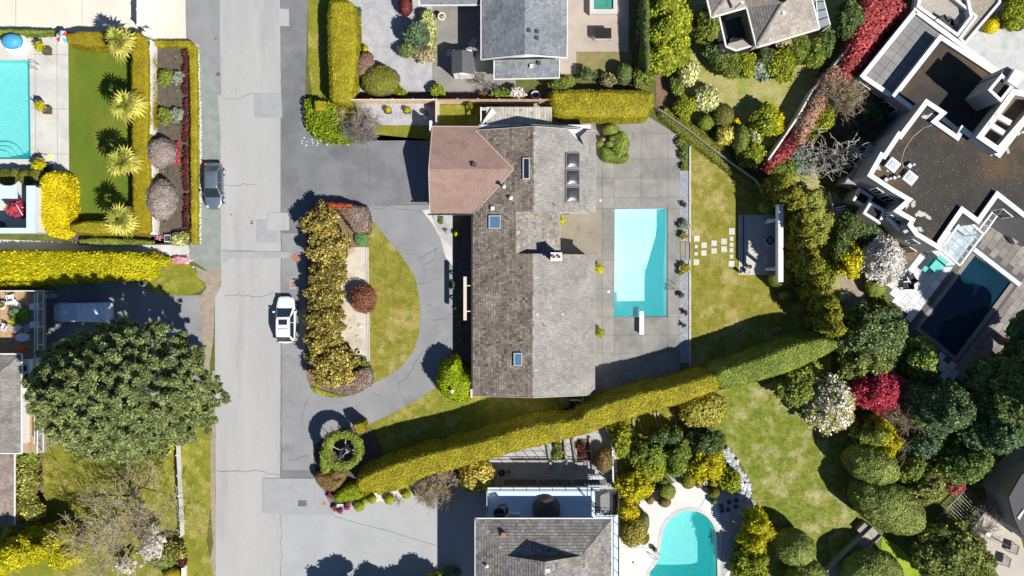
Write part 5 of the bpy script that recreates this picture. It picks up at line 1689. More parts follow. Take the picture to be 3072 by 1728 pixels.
# roof stains,silt and leaf litter
def blob(px,py,rx,ry,rz,n=26,j=.25,z=0.0):
  x,y = W(px,py,z)
  out = []
  for i in range(n):
    w = 2 * math.pi * i / n
    r = 1 + random.uniform(-j,j)
    dx,dy = math.cos(w) * rx / PXM * r,math.sin(w) * ry / PXM * r
    out.append((x + dx * math.cos(rz) - dy * math.sin(rz),y + dx * math.sin(rz) + dy * math.cos(rz),z))
  return out
def inside_pts(poly,n):
  xs = [p[0] for p in poly]; ys = [p[1] for p in poly]
  o = []
  while len(o) < n:
    x,y = random.uniform(min(xs),max(xs)),random.uniform(min(ys),max(ys))
    if in_poly(x,y,poly): o.append((x,y))
  return o
mb = MB()
for (a,b,r,s) in ((2992,452,34,9),(2955,432,18,8),(2836,735,30,6),(2740,690,26,7),(2770,640,30,6),(2725,610,24,6),(2790,345,20,5),(2650,500,22,4)):
  for k in range(5):
    mb.face(blob(a + random.uniform(-r,r),b + random.uniform(-s,s) + 4,9,5,random.random() * 3,14,.4,UZ - .37 + .002 * len(mb.f) / 10))
path = [(2716,520),(2704,480),(2712,450),(2740,410),(2770,385),(2800,374)]
o = mb.build('silt_patch',M_SCUM,mh); o['kind'] = 'stuff'
crack([((x - 1536) * .928 + 1536,(y - 864) * .928 + 864) for x,y in path],.04,1,M_SCUM,.03, 'silt_line',step=.5)
bpy.data.objects['silt_line'].location.z = UZ - .365
bpy.data.objects['silt_line'].parent = None
lt = MB()
for (x,y) in inside_pts(inset(up,.6),620):
  s = random.uniform(.012,.032)
  r = random.random() * 3
  lt.face([(x + s * math.cos(r + k * 1.57),y + s * math.sin(r + k * 1.57),UZ - .35) for k in range(4)],random.random())
o = lt.build('fallen_leaves',leaf_mat('dry_leaf',(.30,.26,.10),(.60,.55,.38)),mh); o['kind'] = 'stuff'
# roof lights
for (px,py) in ((2679,495),(2731,534)):
  x,y = W(px,py,UZ)
  f = MB(); f.box(x,y,UZ - .38,1.0,1.0,.42,rz=ang + .0); f = f.build('roof_light',M_WHITE,mh)
  g = MB(); g.box(x,y,UZ + .042,.62,.62,.05,rz=ang); g.build('pane',mat('dome_white',(.5,.52,.55),fine_amt=0,rough=.1),f)
for (px,py,s) in ((2731,497,.35),(2660,539,.3),(2685,533,.25),(3056,400,.3)):
  x,y = W(px,py,UZ)
  mb = MB().box(x,y,UZ - .38,s,s,.35,rz=ang); mb.lathe(x + .3,y + .1,[(.12,UZ - .38),(.12,UZ + .1),(.04,UZ + .15)],8); mb.build('roof_vent',M_ALU,mh)
# windows and reveals in the south-west walls
def wall_line(a,b,z): return W(*a,z),W(*b,z)
for (a,b,z,spans) in ((N(2582,228)[0],N(2673,292)[0],3.4,((.12,.48,.8,2.4),(.62,.85,1.2,2.2))),(N(2678,286)[0],N(2735,330)[0],4.2,((.1,.7,1.0,2.6),)),
                         (N(2603.5,527.5)[0],N(2677.7,576)[0],UZ,((.12,.42,1.0,2.5),(.6,.9,3.4,5.0))),(N(2681.6,633.6)[0],N(2731,661.5)[0],UZ,((.2,.7,3.2,5.0),)),
                         (N(2677.7,576)[0],N(2719.4,600)[0],UZ,((.1,.9,2.8,4.9),)),(N(2747,707)[0],N(2821,751)[0],UZ,((.15,.45,3.5,5.0),(.6,.9,.6,2.4))),
                         (N(2603.5,527.5)[0],N(2643,457)[0],UZ,()),(N(2993.7,590)[0],N(3072,651.5)[0],UZ,((.1,.4,.6,2.5),(.5,.9,3.2,5.0)))):
  A,B = wall_line(a,b,z)
  for s in spans: window_on(mh,A,B,*s,frame=M_WHITED,out=.06)
# projecting bays on the south-west corner
for pts,z in ((N(2590,640,2612,604,2660,632,2640,672),4.0),(N(2560,600,2580,565,2620,590,2600,625),3.0),(N(2664,652,2680,632,2722,655,2700,690),4.4)):
  pp_ = ccw(WW(pts,z))
  MB().prism(pp_,0,z - .4,top=False).build('bay',M_STUCCO,mh)
  MB().ring(inset(pp_,-.03),inset(pp_,.2),z - .4,z).build('parapet_cap',M_WHITED,mh)
  mb = MB(); mb.face([(q[0],q[1],z - .35) for q in inset(pp_,.1)]); mb.build('bay_roof',M_BLACK,mh)
# steps in the lower wall
for pts,z in ((N(2535,548,2610,430,2640,450,2600,560),2.6),):
  MB().prism(WW(pts,z),0,z).build('buttress',M_STUCCO,mh)
# roof terrace in the north with furniture,gravel roof strip
tp_ = ccw(WW(N(2748,22,2762,-40,2900,-40,2918,52,2872,112),3.2))
MB().prism(tp_,2.0,2.5).build('terrace_floor',mat('terrace_paver',(.33,.31,.27),(.38,.36,.32),scale=1,fine=4,fine_amt=.1),mh)
MB().ring(tp_,inset(tp_,.28),2.5,3.3).build('parapet',M_WHITED,mh)
gp = ccw(WW(N(2876,116,2925,50,2840,-20,3000,-40,3002,8,2895,134),3.1))
MB().prism(gp,0,2.9,top=False).build('wall',M_STUCCO,mh)
mb = MB(); mb.face([(q[0],q[1],2.9) for q in gp]); mb.build('gravel_roof',mat('roof_gravel',(.25,.215,.16),(.36,.32,.25),scale=5,fine=14,fine_amt=.5,bump=.6),mh)
MB().ring(inset(gp,-.02),inset(gp,.2),2.88,3.15).build('parapet_cap',M_WHITED,mh)
# glass pergola on posts beside the modern house
pg = thing('glass_pergola', 'white framed glass pergola over the patio of the modern house', 'pergola',(*W(2880,730),0))
GZ = 3.2
def lerp(a,b,t): return tuple(a[i] + (b[i] - a[i]) * t for i in range(len(a)))
c00,c10,c11,c01 = W3(2822,748,GZ),W3(2879,797,GZ),W3(2949,702,GZ),W3(2892,652,GZ)
for a,b in ((c00,c10),(c10,c11),(c11,c01),(c01,c00)):
  MB().bar(a,b,.16,.18).build('frame',M_WHITE,pg)
for i in range(1,5):
  MB().bar(lerp(c00,c01,i / 5),lerp(c10,c11,i / 5),.07,.1).build('glazing_bar',M_WHITE,pg)
MB().bar(lerp(c00,c10,.68),lerp(c01,c11,.68),.07,.1).build('glazing_bar',M_WHITE,pg)
for i in range(5):
  for s0,s1 in ((0,.68),(.68,1)):
    q = [lerp(lerp(c00,c01,i / 5),lerp(c10,c11,i / 5),s0),lerp(lerp(c00,c01,i / 5),lerp(c10,c11,i / 5),s1),
             lerp(lerp(c00,c01,(i + 1) / 5),lerp(c10,c11,(i + 1) / 5),s1),lerp(lerp(c00,c01,(i + 1) / 5),lerp(c10,c11,(i + 1) / 5),s0)]
    mb = MB(); mb.face([(a[0],a[1],a[2] + .06) for a in q]); mb.build('glass_panel',M_GLASSC,pg)
d0,d1,d2,d3 = W3(2936,690,GZ),W3(2989,620,GZ),W3(3003,630,GZ),W3(2952,702,GZ)
for a,b in ((d0,d1),(d1,d2),(d2,d3)):
  MB().bar(a,b,.12,.14).build('frame',M_WHITE,pg)
for i in range(4):
  q = [lerp(d0,d1,i / 4),lerp(d3,d2,i / 4),lerp(d3,d2,(i + 1) / 4),lerp(d0,d1,(i + 1) / 4)]
  mb = MB(); mb.face([(a[0],a[1],a[2] + .06) for a in q]); mb.build('glass_panel',M_GLASSC,pg)
  MB().bar(q[0],q[1],.06,.08).build('glazing_bar',M_WHITE,pg)
for q in (c00,c10,c11,c01,d2):
  MB().bar((q[0],q[1],0),(q[0],q[1],GZ - .1),.12).build('post',M_WHITE,pg)
# patio pavers: large light pieces,each one a part
st4 = bpy.data.objects['stone_patio']
ang4 = math.atan2(*(Vector(W(2759,983)) - Vector(W(2924,767))).yx)
ca,sa = math.cos(ang4),math.sin(ang4)
c0 = W(2840,860)
pav = []
clipp = WW([(p[0],p[1]) for p in patio4])
xs = [p[0] for p in clipp]; ys = [p[1] for p in clipp]
pool4 = HP[3]
pool4o = inset(pool4,-.42)
zone = ccw(WW(N(2655,850,2714,795,2753,755,2801,735,2900,616,3072,560,3140,560,3140,980,2990,1100,2900,1152,2820,1152,2781,1093,2725,1025,2701,958,2673,918)))
for i in range(-22,22):
  for j in range(-22,22):
    ox = (j % 2) * .45
    q = [(c0[0] + ((i + a) * .95 + ox) * ca - (j + b) * .65 * sa,c0[1] + ((i + a) * .95 + ox) * sa + (j + b) * .65 * ca) for a,b in ((.015,.02),(.985,.02),(.985,.98),(.015,.98))]
    if any(in_poly(*v,pool4o) for v in q): continue
    n_in = sum(in_poly(*v,zone) for v in q)
    if n_in < 4: continue
    far = in_poly(*q[0],WW(N(2930,560,3200,560,3200,1200,2880,1200,2880,1060,3040,850,2925,760)))
    pav.append((math.hypot(*q[0]),q,far))
pav.sort(key=lambda s: s[0])
rest = [MB(),MB()]
for k,(_,q,far) in enumerate(pav):
  if k < 300: MB().prism(q,.018,.045,random.random(),bottom=False).build('paver',M_PAVERD if far else M_PAVER,st4)
  else: rest[far].prism(q,.018,.045,random.random(),bottom=False)
for k in (0,1):
  if rest[k].f: rest[k].build('paver_field',(M_PAVER,M_PAVERD)[k],st4,kind='stuff')
# spill wall at the head of the dark pool
sw = thing('spill_wall', 'low pale wall at the head of the dark blue lap pool', 'wall',(*W(2990,800),0))
a,b = W3(2922,748,.45),W3(3060,855,.45)
MB().bar((a[0],a[1],.25),(b[0],b[1],.25),.42,.5).build('wall',M_PAVER,sw)
# --- trees
def T(c,r,x,y): return (c * 768 + x / K,r * 576 + y / K)
def dome_tree(label,px,py,rx,ry,h,m,n=60,puff=.7,size=.12,cover=.9,cat='tree',name='tree',zlo=.45,base=None,rz=0.0,seed=3,jitter=.12,
              trunk=.22,bark=None,up=True,top=1.0,tf=1.2,hue=0.0,noise=.22,spread=.9,limbs=8,flat=.75,group=None,shape=1.6,sub=2,zc=None,rmin=0.0,under=0,zvar=0,asp=.6):
  """crown of many puffs spread over a dome,with trunk and limbs; px,py,rx,ry = surveyed crown outline"""
  rs = np.random.default_rng(seed)
  zm = h * (zc or .65)
  k = 1 - zm / CAM_H
  cx,cy = W(px,py,zm)
  a,b = rx / PXM * k,ry / PXM * k
  bx,by = (cx,cy) if base is None else W(*base)
  root = thing(name,label,cat,(bx,by,0),group)
  L = []
  for i in range(n):
    r = math.sqrt(rmin ** 2 + (1 - rmin ** 2) * (i + .5) / n) * (1 + max(-.15,min(.05,rs.normal(0,.06)))); w = i * 2.399963 + rs.random() * .4
    z = h * (zlo + (top - zlo) * (1 - r ** shape)) - puff * .5 + rs.normal(0,puff * .25 + zvar)
    s = puff * (.6 + .9 * rs.random() ** 1.5)
    x,y = r * a * math.cos(w) * (1 - puff * .4 / max(a,.5)),r * b * math.sin(w) * (1 - puff * .4 / max(b,.5))
    L.append((cx + x * math.cos(rz) - y * math.sin(rz),cy + x * math.sin(rz) + y * math.cos(rz),max(z,puff * .6),s,s,s * flat))
  for i in range(under):
    r = .93 * math.sqrt((i + .5) / under); w = i * 2.4
    L.append((cx + r * a * math.cos(w),cy + r * b * math.sin(w),h * (zlo + (top - zlo) * (1 - r ** shape)) - 1.3 - rs.random(),.62,.62,.3))
  V,Tt = lobes_mesh(L,sub,noise,2.2)
  leafy('crown',V,Tt,m,root,size=size,cover=cover,jitter=jitter,up_only=up,tf=tf * 1.6,hue=hue,spread=spread * .8,core_t=.1,tvar=.8,asp=asp)
  mb = MB().tube([(bx,by,0),((bx + cx) / 2,(by + cy) / 2,h * zlo * .5),(cx,cy,h * zlo)],[trunk * 1.2,trunk,trunk * .8],8)
  mb.build('trunk',bark or M_BARK,root)
  for i in range(limbs):
    l = L[int(len(L) * (i + .5) / limbs)]
    mb = MB().tube([(cx,cy,h * zlo * .7),((cx + l[0]) / 2,(cy + l[1]) / 2,h * zlo * .9),(l[0],l[1],l[2] + puff * .1)],[trunk * .5,trunk * .3,.03],5)
    mb.build('limb',bark or M_BARK,root)
  return root
# the big pine by the road
pt = dome_tree('broad dark green pine reaching over the roadside lawn and the driveway',*T(0,2,845,75),298,218,15,F_PINE,n=640,puff=.36,size=.12,cover=1.25,zvar=.5,asp=.3,
               name='pine_tree',zlo=.50,seed=5,jitter=.10,bark=M_BARKP,trunk=.35,limbs=16,flat=.7,shape=1.9,spread=1.1,sub=1,noise=.1,under=150)
# palms: fan leaves as separate parts
def palm(label,px,py,h=4.6,R=1.15,seed=0,n=17):
  rs = np.random.default_rng(seed)
  x,y = W(px,py,h)
  root = thing('palm_tree',label, 'palm',(x,y,0), 'fan palms on the formal lawn')
  MB().tube([(x,y,0),(x + .03,y,h * .5),(x,y,h - .1)],[.19,.16,.15],8).build('trunk',M_BARK,root)
  for i in range(n):
    tier = i / n
    w = i * 2.399963 + rs.normal(0,.1)
    if i == 0: proto = {}
    key = (int(tier * 4),i % 2)
    if key not in proto:
      f = MB()
      pitch = .95 - 1.55 * (key[0] / 3.0)          # young leaves stand up,old ones hang
      pl = .55 + .1 * key[1]
      f.tube([(0,0,0),(pl * math.cos(pitch),0,pl * math.sin(pitch))],[.02,.015],4,t=.6)
      nb = 11
      ox,oz = pl * math.cos(pitch),pl * math.sin(pitch)
      for j in range(nb):
        a = (j - (nb - 1) / 2) / (nb - 1) * 3.9
        Lb = R * .62 * (1 - .12 * abs(a) / 2) * (.9 + .2 * random.random())
        dx,dy = math.cos(a),math.sin(a)
        pn = pitch * .9
        d = Vector((dx * math.cos(pn),dy,dx * math.sin(pn)))
        s = Vector((-dy * math.cos(pn),dx,-dy * math.sin(pn))) * .085
        o = Vector((ox,0,oz))
        m1 = o + d * Lb * .55; tip = o + d * Lb - Vector((0,0,Lb * (.18 + .1 * random.random())))
        tt = .35 + .5 * random.random()
        f.face([o,m1 - s,tip,m1 + s],tt)
      me_o = f.build('frond',F_PALM if key[0] else F_PALMG,root,loc=None)
      # frond mesh was built around the world origin: bring it back to a local mesh
      off = TLOC[root.name]
      for v in me_o.data.vertices: v.co += off
      proto[key] = me_o
      o = me_o
    else:
      o = proto[key].copy(); COL.objects.link(o); o.parent = root
    o.location = (0,0,h - .12 + .12 * (1 - tier))
    o.rotation_euler = (rs.normal(0,.25),rs.normal(0,.25),w + rs.normal(0,.3))
    sc_ = .68 + .35 * tier + rs.random() * .25
    o.scale = (sc_,sc_,sc_)
  return root
for i,(t,lb) in enumerate(((T(0,0,890,318), 'fan palm at the top of the lawn by the cream driveway'),(T(0,0,940,790), 'fan palm halfway along the tall border hedge, second from the driveway'),
            (T(0,0,925,1215), 'fan palm opposite the round grey twiggy shrub, third from the driveway'),(T(0,1,905,205), 'fan palm at the bottom corner of the formal lawn'))):
  palm(lb,t[0],t[1],4.4,1.75,seed=i)
# --- estate,top left
hedge('tall golden hedge running beside the formal lawn with the palms',Z(0,0,985,245,1040,240,1112,300,1112,700,1118,900,1100,1050,1122,1250,1125,1400) + Z(0,1,1130,250,1130,312,1000,312,1000,0),1.9,F_GOLDB,size=.07)
hedge('golden hedge between the cream driveway and the formal lawn',Z(0,0,470,232,985,235,985,340,515,345),1.9,F_GOLDB,size=.07)
hedge('golden hedge closing the bottom of the formal lawn',Z(0,1,527,222,998,225,998,312,527,312),1.7,F_GOLD,size=.07)
hedge('low pale green hedge above the pool terrace',Z(0,0,-300,210,415,222,415,250,-300,245),1.0,F_GRN,size=.07)
hedge('low clipped green hedge edging the flower bed and the gravel strip',Z(0,0,1142,302,1430,305,1475,350,1483,700,1483,1449) + Z(0,1,1485,390,1440,390,1440,0) + Z(0,0,1437,900,1425,420,1410,350,1142,345),.6,F_GOLD,size=.07,batter=.03,rnd=.1,smooth=0)
hedge('low dark hedge beside the shaded footpath',Z(0,1,600,345,1140,360,1142,395,600,392),.7,F_GRN2,size=.07,batter=.03,rnd=.1)
hedge('broad yellow green hedge shading the driveway of the covered vehicle',Z(0,1,-200,455,500,455,1000,468,1118,472,1132,560,1125,630,1000,655,760,655,400,680,200,700,-200,710),1.9,F_YEL,size=.11,rough=.08,jitter=.1,spread=1.0,tf=2.5)
shrub('loose yellow green shrub at the end of the broad hedge',*T(0,1,1205,515),34,19,1.1,F_YEL,n=7,size=.09)
hedge('pink heather strip beside the footpath end',Z(0,1,1290,488,1415,486,1420,525,1300,540),.35,F_PINK,size=.07,batter=.05,rnd=.1,cat='flower bed',name='heather')
hedge('bulky bright yellow hedge beside the white pool house',Z(0,0,320,1320,400,1300,470,1310,492,1400) + Z(0,1,492,60,480,290,430,325,350,318,300,200,285,60) + Z(0,0,300,1400),2.3,F_YEL2,size=.10,rough=.1,jitter=.1,spread=1.0,tf=2.2)
for i,(x,y,rx,ry,lb) in enumerate(((55,1335,30,26, 'large olive clipped ball at the edge of the pool terrace'),(125,1315,16,20, 'small olive clipped ball squeezed between larger balls'),
                    (200,1335,22,24, 'olive clipped ball in front of the pool house court'),(278,1325,24,22, 'olive clipped ball nearest the bright yellow hedge'))):
  ball(lb,*T(0,0,x,y),rx,ry,1.5,F_OLIVE,group='olive clipped balls by the pool house')
shrub('loose dark shrub behind the olive balls',*T(0,0,300,1240),20,17,1.5,F_YEL,n=7,size=.08)
for (x,y,lb) in ((1215,1155, 'round grey twiggy ball beside the red barberry row, nearer the driveway'),):
  ball(lb,*T(0,0,x,y),44,44,2.1,F_TWIGBALL,size=.09,jitter=.06,group='round twiggy shrubs in the flower bed')
ball('round grey twiggy ball at the bottom of the flower bed',*T(0,1,1218,60),45,60,2.3,F_TWIGBALL,size=.09,jitter=.06,group='round twiggy shrubs in the flower bed')
for (y,a) in ((585, 'upper'),(870, 'lower')):
  shrub('bright green mound in the %s pair of mounds in the flower bed' % a,*T(0,0,1255,y),24,22,.7,F_GRN,n=9,size=.09,parts=False)
  shrub('silvery green mound in the %s pair of mounds in the flower bed' % a,*T(0,0,1345,y),20,23,.7,F_SAGE,n=9,size=.09,parts=False)
rs = np.random.default_rng(4)
i = 0
for y in np.linspace(400,1815,44):
  x = 1400 + rs.normal(0,5)
  if i % 11 == 10: i += 1; continue
  shrub('small dark red barberry clump in the row along the bed',*T(0,0,x + y * .005,y if y < 1449 else y),8.5,9,.45,F_BURG,n=5,size=.08,parts=False,name='barberry',group='barberry row along the flower bed',seed=i)
  i += 1
for y in np.linspace(1090,1225,5):
  shrub('small crimson barberry beside the upper twiggy ball',*T(0,0,1340,y),8,8,.4,F_MAPLE,n=5,size=.08,parts=False,name='barberry',group='crimson barberries by the twiggy ball',seed=int(y))
for k in range(46):
  x,y = rs.uniform(1160,1380),rs.uniform(370,1449 + 330)
  if 1120 < y < 1260 or 1400 < y < 1640: continue
  shrub('tiny green tuft scattered over the bare flower bed soil',*T(0,0,x,y),rs.uniform(2.5,5),rs.uniform(2.5,5),.15,F_GRN,n=3,size=.06,parts=False,name='seedling',group='seedlings in the flower bed',seed=k)
for k,(x,y) in enumerate(((1240,430),(1260,705),(1270,970),(1280,1300))):
  bare_tree('leafless rose with slanting stem, number %s from the cream driveway' % ('one', 'two', 'three', 'four')[k],*T(0,0,x,y),10,8,1.2,M_BARK,seed=k,depth=1,n=2,trunk_r=.02,limbs=3,name='rose_standard',cat='rose',base=T(0,0,x + 20,y + 22))
shrub('pale yellow flowering shrub beside the grey utility box',*T(0,1,1355,358),28,20,.9,F_CREAMB,n=9,size=.09)
shrub('small pink flowering clump by the utility box',*T(0,1,1200,345),11,9,.5,F_PINK,n=5,size=.07,parts=False)
shrub('orange flowering shrub at the foot of the last palm',*T(0,1,995,215),14,40,1.6,F_ORANGE,n=8,size=.08)
# white wall and slatted gate
ww_ = thing('garden_wall', 'white rendered wall between the tall border hedge and flower bed', 'wall',(*W(449,400),0))
for (x0,y0,x1,y1) in ((1112,300,1140,1010),):
  a,b = T(0,0,x0,y0),T(0,0,x1,y1)
  A,B = W(*a,1.4),W(*b,1.4); MB().prism([(A[0],B[1]),(B[0],B[1]),(B[0],A[1]),(A[0],A[1])],0,1.4).build('wall_section',M_WHITED,ww_)
for (y0,y1,dx) in ((1240,1340,6),(1449 + 155,1449 + 320,14)):
  a,b = T(0,0,1122 + dx,y0),T(0,0,1145 + dx,y1)
  A,B = W(*a,1.4),W(*b,1.4); MB().prism([(A[0],B[1]),(B[0],B[1]),(B[0],A[1]),(A[0],A[1])],0,1.4).build('wall_section',M_WHITED,ww_)
gt = thing('slatted_gate', 'tall white slatted gate across the cream driveway', 'gate',(*W(442,45),0))
xg = W(412,0,2.0)[0]; yA,yB = W(0,-60,1)[1],W(0,84,1)[1]
for i in range(6):
  mb = MB(); z = .25 + i * .34
  mb.bar((xg,yA,z),(xg,yB,z),.06,.25); mb.build('rail',M_WHITED,gt)
for yy in (yA,W(0,38,1)[1],yB):
  MB().box(xg,yy,0,.12,.12,2.15).build('post',M_WHITE,gt)
pi_ = thing('gate_pier', 'white gate pier with lamp at the corner of the driveway', 'pier',(*W(437,98),0))
x,y = W(437,96,1.5)
MB().box(x,y,0,.7,.7,1.5).build('pillar',M_WHITED,pi_)
mb = MB().tube([(x,y,1.5),(x,y,2.0)],.04,6); mb.lathe(x,y,[(.05,2.0),(.14,2.1),(.14,2.25),(.02,2.36)],8); mb.build('lamp',M_DGREY,pi_)
mb = MB().box(*W(447,130,1.4),1.41,.2,.5,.02); tag(mb.build('door_sign',M_DGREY), 'small dark plaque on the top end of the white garden wall', 'sign')
# white stones along the low hedge
sb = thing('stone_border', 'rough white stone edging between low hedge and gravel strip', 'stone edging',(*W(590,400),0))
V0,F0 = ico(1)
pathp = Z(0,0,1440,318,1480,345,1492,420,1498,700,1508,900,1505,1449) + Z(0,1,1505,390)
tot = []
for i in range(len(pathp) - 1):
  a,b = pathp[i],pathp[i + 1]; n = int(math.dist(a,b) / 5.2)
  for k in range(n): tot.append((a[0] + (b[0] - a[0]) * k / n,a[1] + (b[1] - a[1]) * k / n))
protos = []
def stone_mesh(s,seed,m,name='stone'):
  r = np.random.default_rng(seed)
  V = V0 * (1 + r.normal(0,.18,(len(V0),1))) * np.array((s,s * .8,s * .5))
  me = bpy.data.meshes.new(name); me.from_pydata([tuple(v) for v in V],[],[tuple(f) for f in F0])
  at = me.attributes.new('tint', 'FLOAT', 'FACE'); at.data.foreach_set('value',np.full(len(F0),r.random(),dtype=np.float32))
  me.materials.append(m)
  return me
pm = [stone_mesh(.13,k,M_STONE) for k in range(6)]
for k,q in enumerate(tot):
  for c in range(2):
    x,y = W(q[0] + (c - .5) * 6 + rs.normal(0,1),q[1] + rs.normal(0,1.4))
    o = bpy.data.objects.new('stone',pm[(k + c) % 6]); COL.objects.link(o); o.parent = sb
    o.location = Vector((x,y,.06)) - TLOC[sb.name]; o.rotation_euler = (0,0,rs.random() * 6)
sb2 = thing('stone_cluster', 'small cluster of white stones beside the pink heather', 'stones',(*W(573,783),0))
for k in range(16):
  x,y = W(570 + rs.normal(0,7),782 + rs.normal(0,9))
  o = bpy.data.objects.new('stone',pm[k % 6]); COL.objects.link(o); o.parent = sb2; o.location = Vector((x,y,.06)) - TLOC[sb2.name]
# --- west neighbour
shrub('large pale yellow rhododendron against the west house, nearer the lower roof',*T(0,2,205,715),52,52,2.4,F_RHODO2,n=14,size=.14)
shrub('large yellow rhododendron at the lower end of the bark bed',*T(0,2,195,945),58,52,2.4,F_RHODO2,n=14,size=.14)
shrub('dark green bush between the west house and the pine',*T(0,2,205,560),44,40,2.0,F_GRN2,n=12,size=.12)
shrub('amber leaved shrub beside the white porch',*T(0,2,235,345),22,20,1.4,F_ORANGE,n=7,size=.10)
shrub('bright yellow bush beside the picket fence under the pine',*T(0,2,1250,458),31,32,2.2,F_YEL,n=11,size=.10)
shrub('yellow rhododendron at the bottom end of the picket fence',*T(0,2,1335,1250),27,27,1.8,F_RHODO2,n=10,size=.12)
dome_tree('small cherry with sparse pink blossom beside the picket fence',*T(0,2,1150,1215),38,44,3.4,F_WHITE,n=26,puff=.34,size=.09,cover=.45,name='cherry_tree',zlo=.6,seed=8,jitter=.2,trunk=.08,bark=M_BARKP)
dome_tree('low straggling blossom branch over the lawn at the bottom edge',*T(0,2,965,1365),44,22,2.2,F_WHITE,n=16,puff=.24,size=.08,cover=.4,name='cherry_tree',zlo=.6,seed=18,jitter=.2,trunk=.05,bark=M_BARKP)
shrub('green bush beneath the pink blossom',*T(0,2,1225,1325),44,22,1.2,F_GRN,n=9,size=.10)
shrub('burgundy clump beside the end of the picket fence',*T(0,2,1382,1325),12,18,.9,F_BURG,n=6,size=.09)
ball('clipped gold hedge block at the bottom edge beside the white fence',*T(0,2,1300,1440),26,22,1.1,F_GOLD)
bare_tree('bare spreading tree with pale twigs over the west lawn',*T(0,2,960,1060),150,118,6.5,M_BARKM,seed=21,depth=5,n=3,trunk_r=.2,base=T(0,2,1085,905),limbs=9,spread=.55,out=1.25,twigm=M_BARKM,rmin=.014,tz=.22)
bare_tree('small bare tree with grey silver limbs below the spreading one',*T(0,2,800,1130),70,50,4.5,M_BARKP,seed=33,depth=3,n=3,trunk_r=.11,base=T(0,2,880,1100),limbs=5,spread=.5,twigm=M_BARKP,rmin=.016,tz=.2)
# leaning conifers,bottom left
for k,(x,y,rx,ry,h,lb) in enumerate(((330,1230,75,44,6.0, 'dark conifer with gold tips beside the bare tree'),(140,1270,70,40,7.0, 'dark conifer with gold tips in the middle of the corner clump'),
                                         (20,1310,50,40,6.0, 'dark conifer with gold tips at the far corner'),(470,1290,50,30,4.5, 'low gold tipped conifer at the end of the corner clump'))):
  dome_tree(lb,*T(0,2,x,y),rx,ry,h,F_YEL,n=26,puff=.75,size=.11,name='conifer',cat='conifer',zlo=.25,rz=.45,seed=40 + k,hue=-.12,shape=1.2,flat=.6)
# picket fence: every picket a part
pfn = thing('picket_fence', 'white picket fence between the west lawn and the road verge', 'fence',(*W(535,1480),0))
fa,fb = W(529,1305,.9),W(543,1610,.9)
n = 92
for i in range(n):
  t = i / (n - 1); x,y = fa[0] + (fb[0] - fa[0]) * t,fa[1] + (fb[1] - fa[1]) * t
  if i == 0:
    mb = MB().box(x,y,.05,.03,.07,.98); pk0 = mb.build('picket',M_WHITE,pfn)
  else:
    o = pk0.copy(); COL.objects.link(o); o.parent = pfn; o.location = (x - fa[0],y - fa[1],0)
for z in (.3,.75):
  MB().bar((fa[0] - .03,fa[1],z),(fb[0] - .03,fb[1],z),.04,.08).build('rail',M_WHITE,pfn)
for i in range(6):
  t = i / 5; MB().box(fa[0] + (fb[0] - fa[0]) * t - .08,fa[1] + (fb[1] - fa[1]) * t,0,.1,.1,1.0).build('post',M_WHITE,pfn)
pf2 = thing('white_fence', 'short white board fence at the bottom edge beside the verge', 'fence',(*W(548,1715),0))
x,y = W(547,1720,.9); MB().box(x,y - .6,0,.14,2.2,.95).build('panel',M_WHITED,pf2)
# --- north front gardens
hedge('tall rounded golden hedge between the north road verge and the paver drive',Z(1,0,560,-20,700,-10,745,60,757,200,755,420,740,600,720,770,640,775,550,755,545,600,535,400,528,200,530,60),2.2,F_GOLD,size=.085,rnd=.5,rough=.08)
ball('tiny gold conifer beside the tall rounded hedge',*T(1,0,825,372),8,13,.9,F_YEL)
ball('brown mottled heath dome between tall hedge and paver drive',*T(1,0,818,500),29,39,1.5,F_HEATH,size=.09,jitter=.06)
ball('small rust coloured dome above the brown heath dome',*T(1,0,840,430),17,14,1.2,F_RUSSET,size=.08,jitter=.05)
ball('wide olive dome with brown crown at the bottom of the paver drive',*T(1,0,942,612),56,46,1.9,leaf_mat('olive_dome',(.06,.07,.008),(.26,.26,.03),patch=(.17,.12,.06),patch_scale=.9),size=.09,jitter=.06)
shrub('small lime shrub below the wide olive dome',*T(1,0,1098,700),18,14,.8,F_LIME,n=7,size=.08)
shrub('lime green broad leaved shrub by the cedar fence',*T(1,0,1375,690),28,20,1.1,F_LIME,n=8,size=.12)
shrub('low grey green tufts at the foot of the tall hedge',*T(1,0,755,670),15,18,.6,F_SAGE,n=6,size=.09,parts=False)
shrub('small blue green tuft at the top edge of the tall hedge',*T(1,0,775,115),9,18,.6,F_BLUE,n=5,size=.08,parts=False)
ball('burgundy dome beside the slate roof porch',*T(1,0,1128,40),20,30,1.6,F_BURG,size=.09,jitter=.06)
dome_tree('blue green small tree beside the pale flowering hedge',*T(1,0,1215,255),29,32,3.0,F_BLUE,n=20,puff=.45,size=.10,zlo=.45,seed=51)
shrub('green and straw mixed shrub at the lower end of the tree bed',*T(1,0,1150,375),34,24,1.2,leaf_mat('mixed_shrub',(.05,.08,.02),(.25,.30,.10)),n=11,size=.10)
hedge('cream flowering strip along the shaded yard',Z(1,0,1245,70,1330,75,1340,200,1338,340,1270,350,1245,200),1.2,F_CREAMB,size=.09,rough=.1,jitter=.1,name='flowering_hedge')
shrub('dry straw coloured shrub below the cream flowering strip',*T(1,0,1275,425),32,26,.9,F_STRAW,n=10,size=.10)
hedge('straight clipped golden hedge north of the pool deck',Z(2,0,285,690,330,672,700,668,1065,680,1078,740,1035,860,980,885,600,882,320,865,280,760),2.1,F_GOLD,size=.085,rnd=.45,rough=.08,batter=.2)
shrub('dark green shrub behind the end of the straight golden hedge',*T(2,0,365,650),42,22,1.5,F_GRN2,n=9,size=.12)
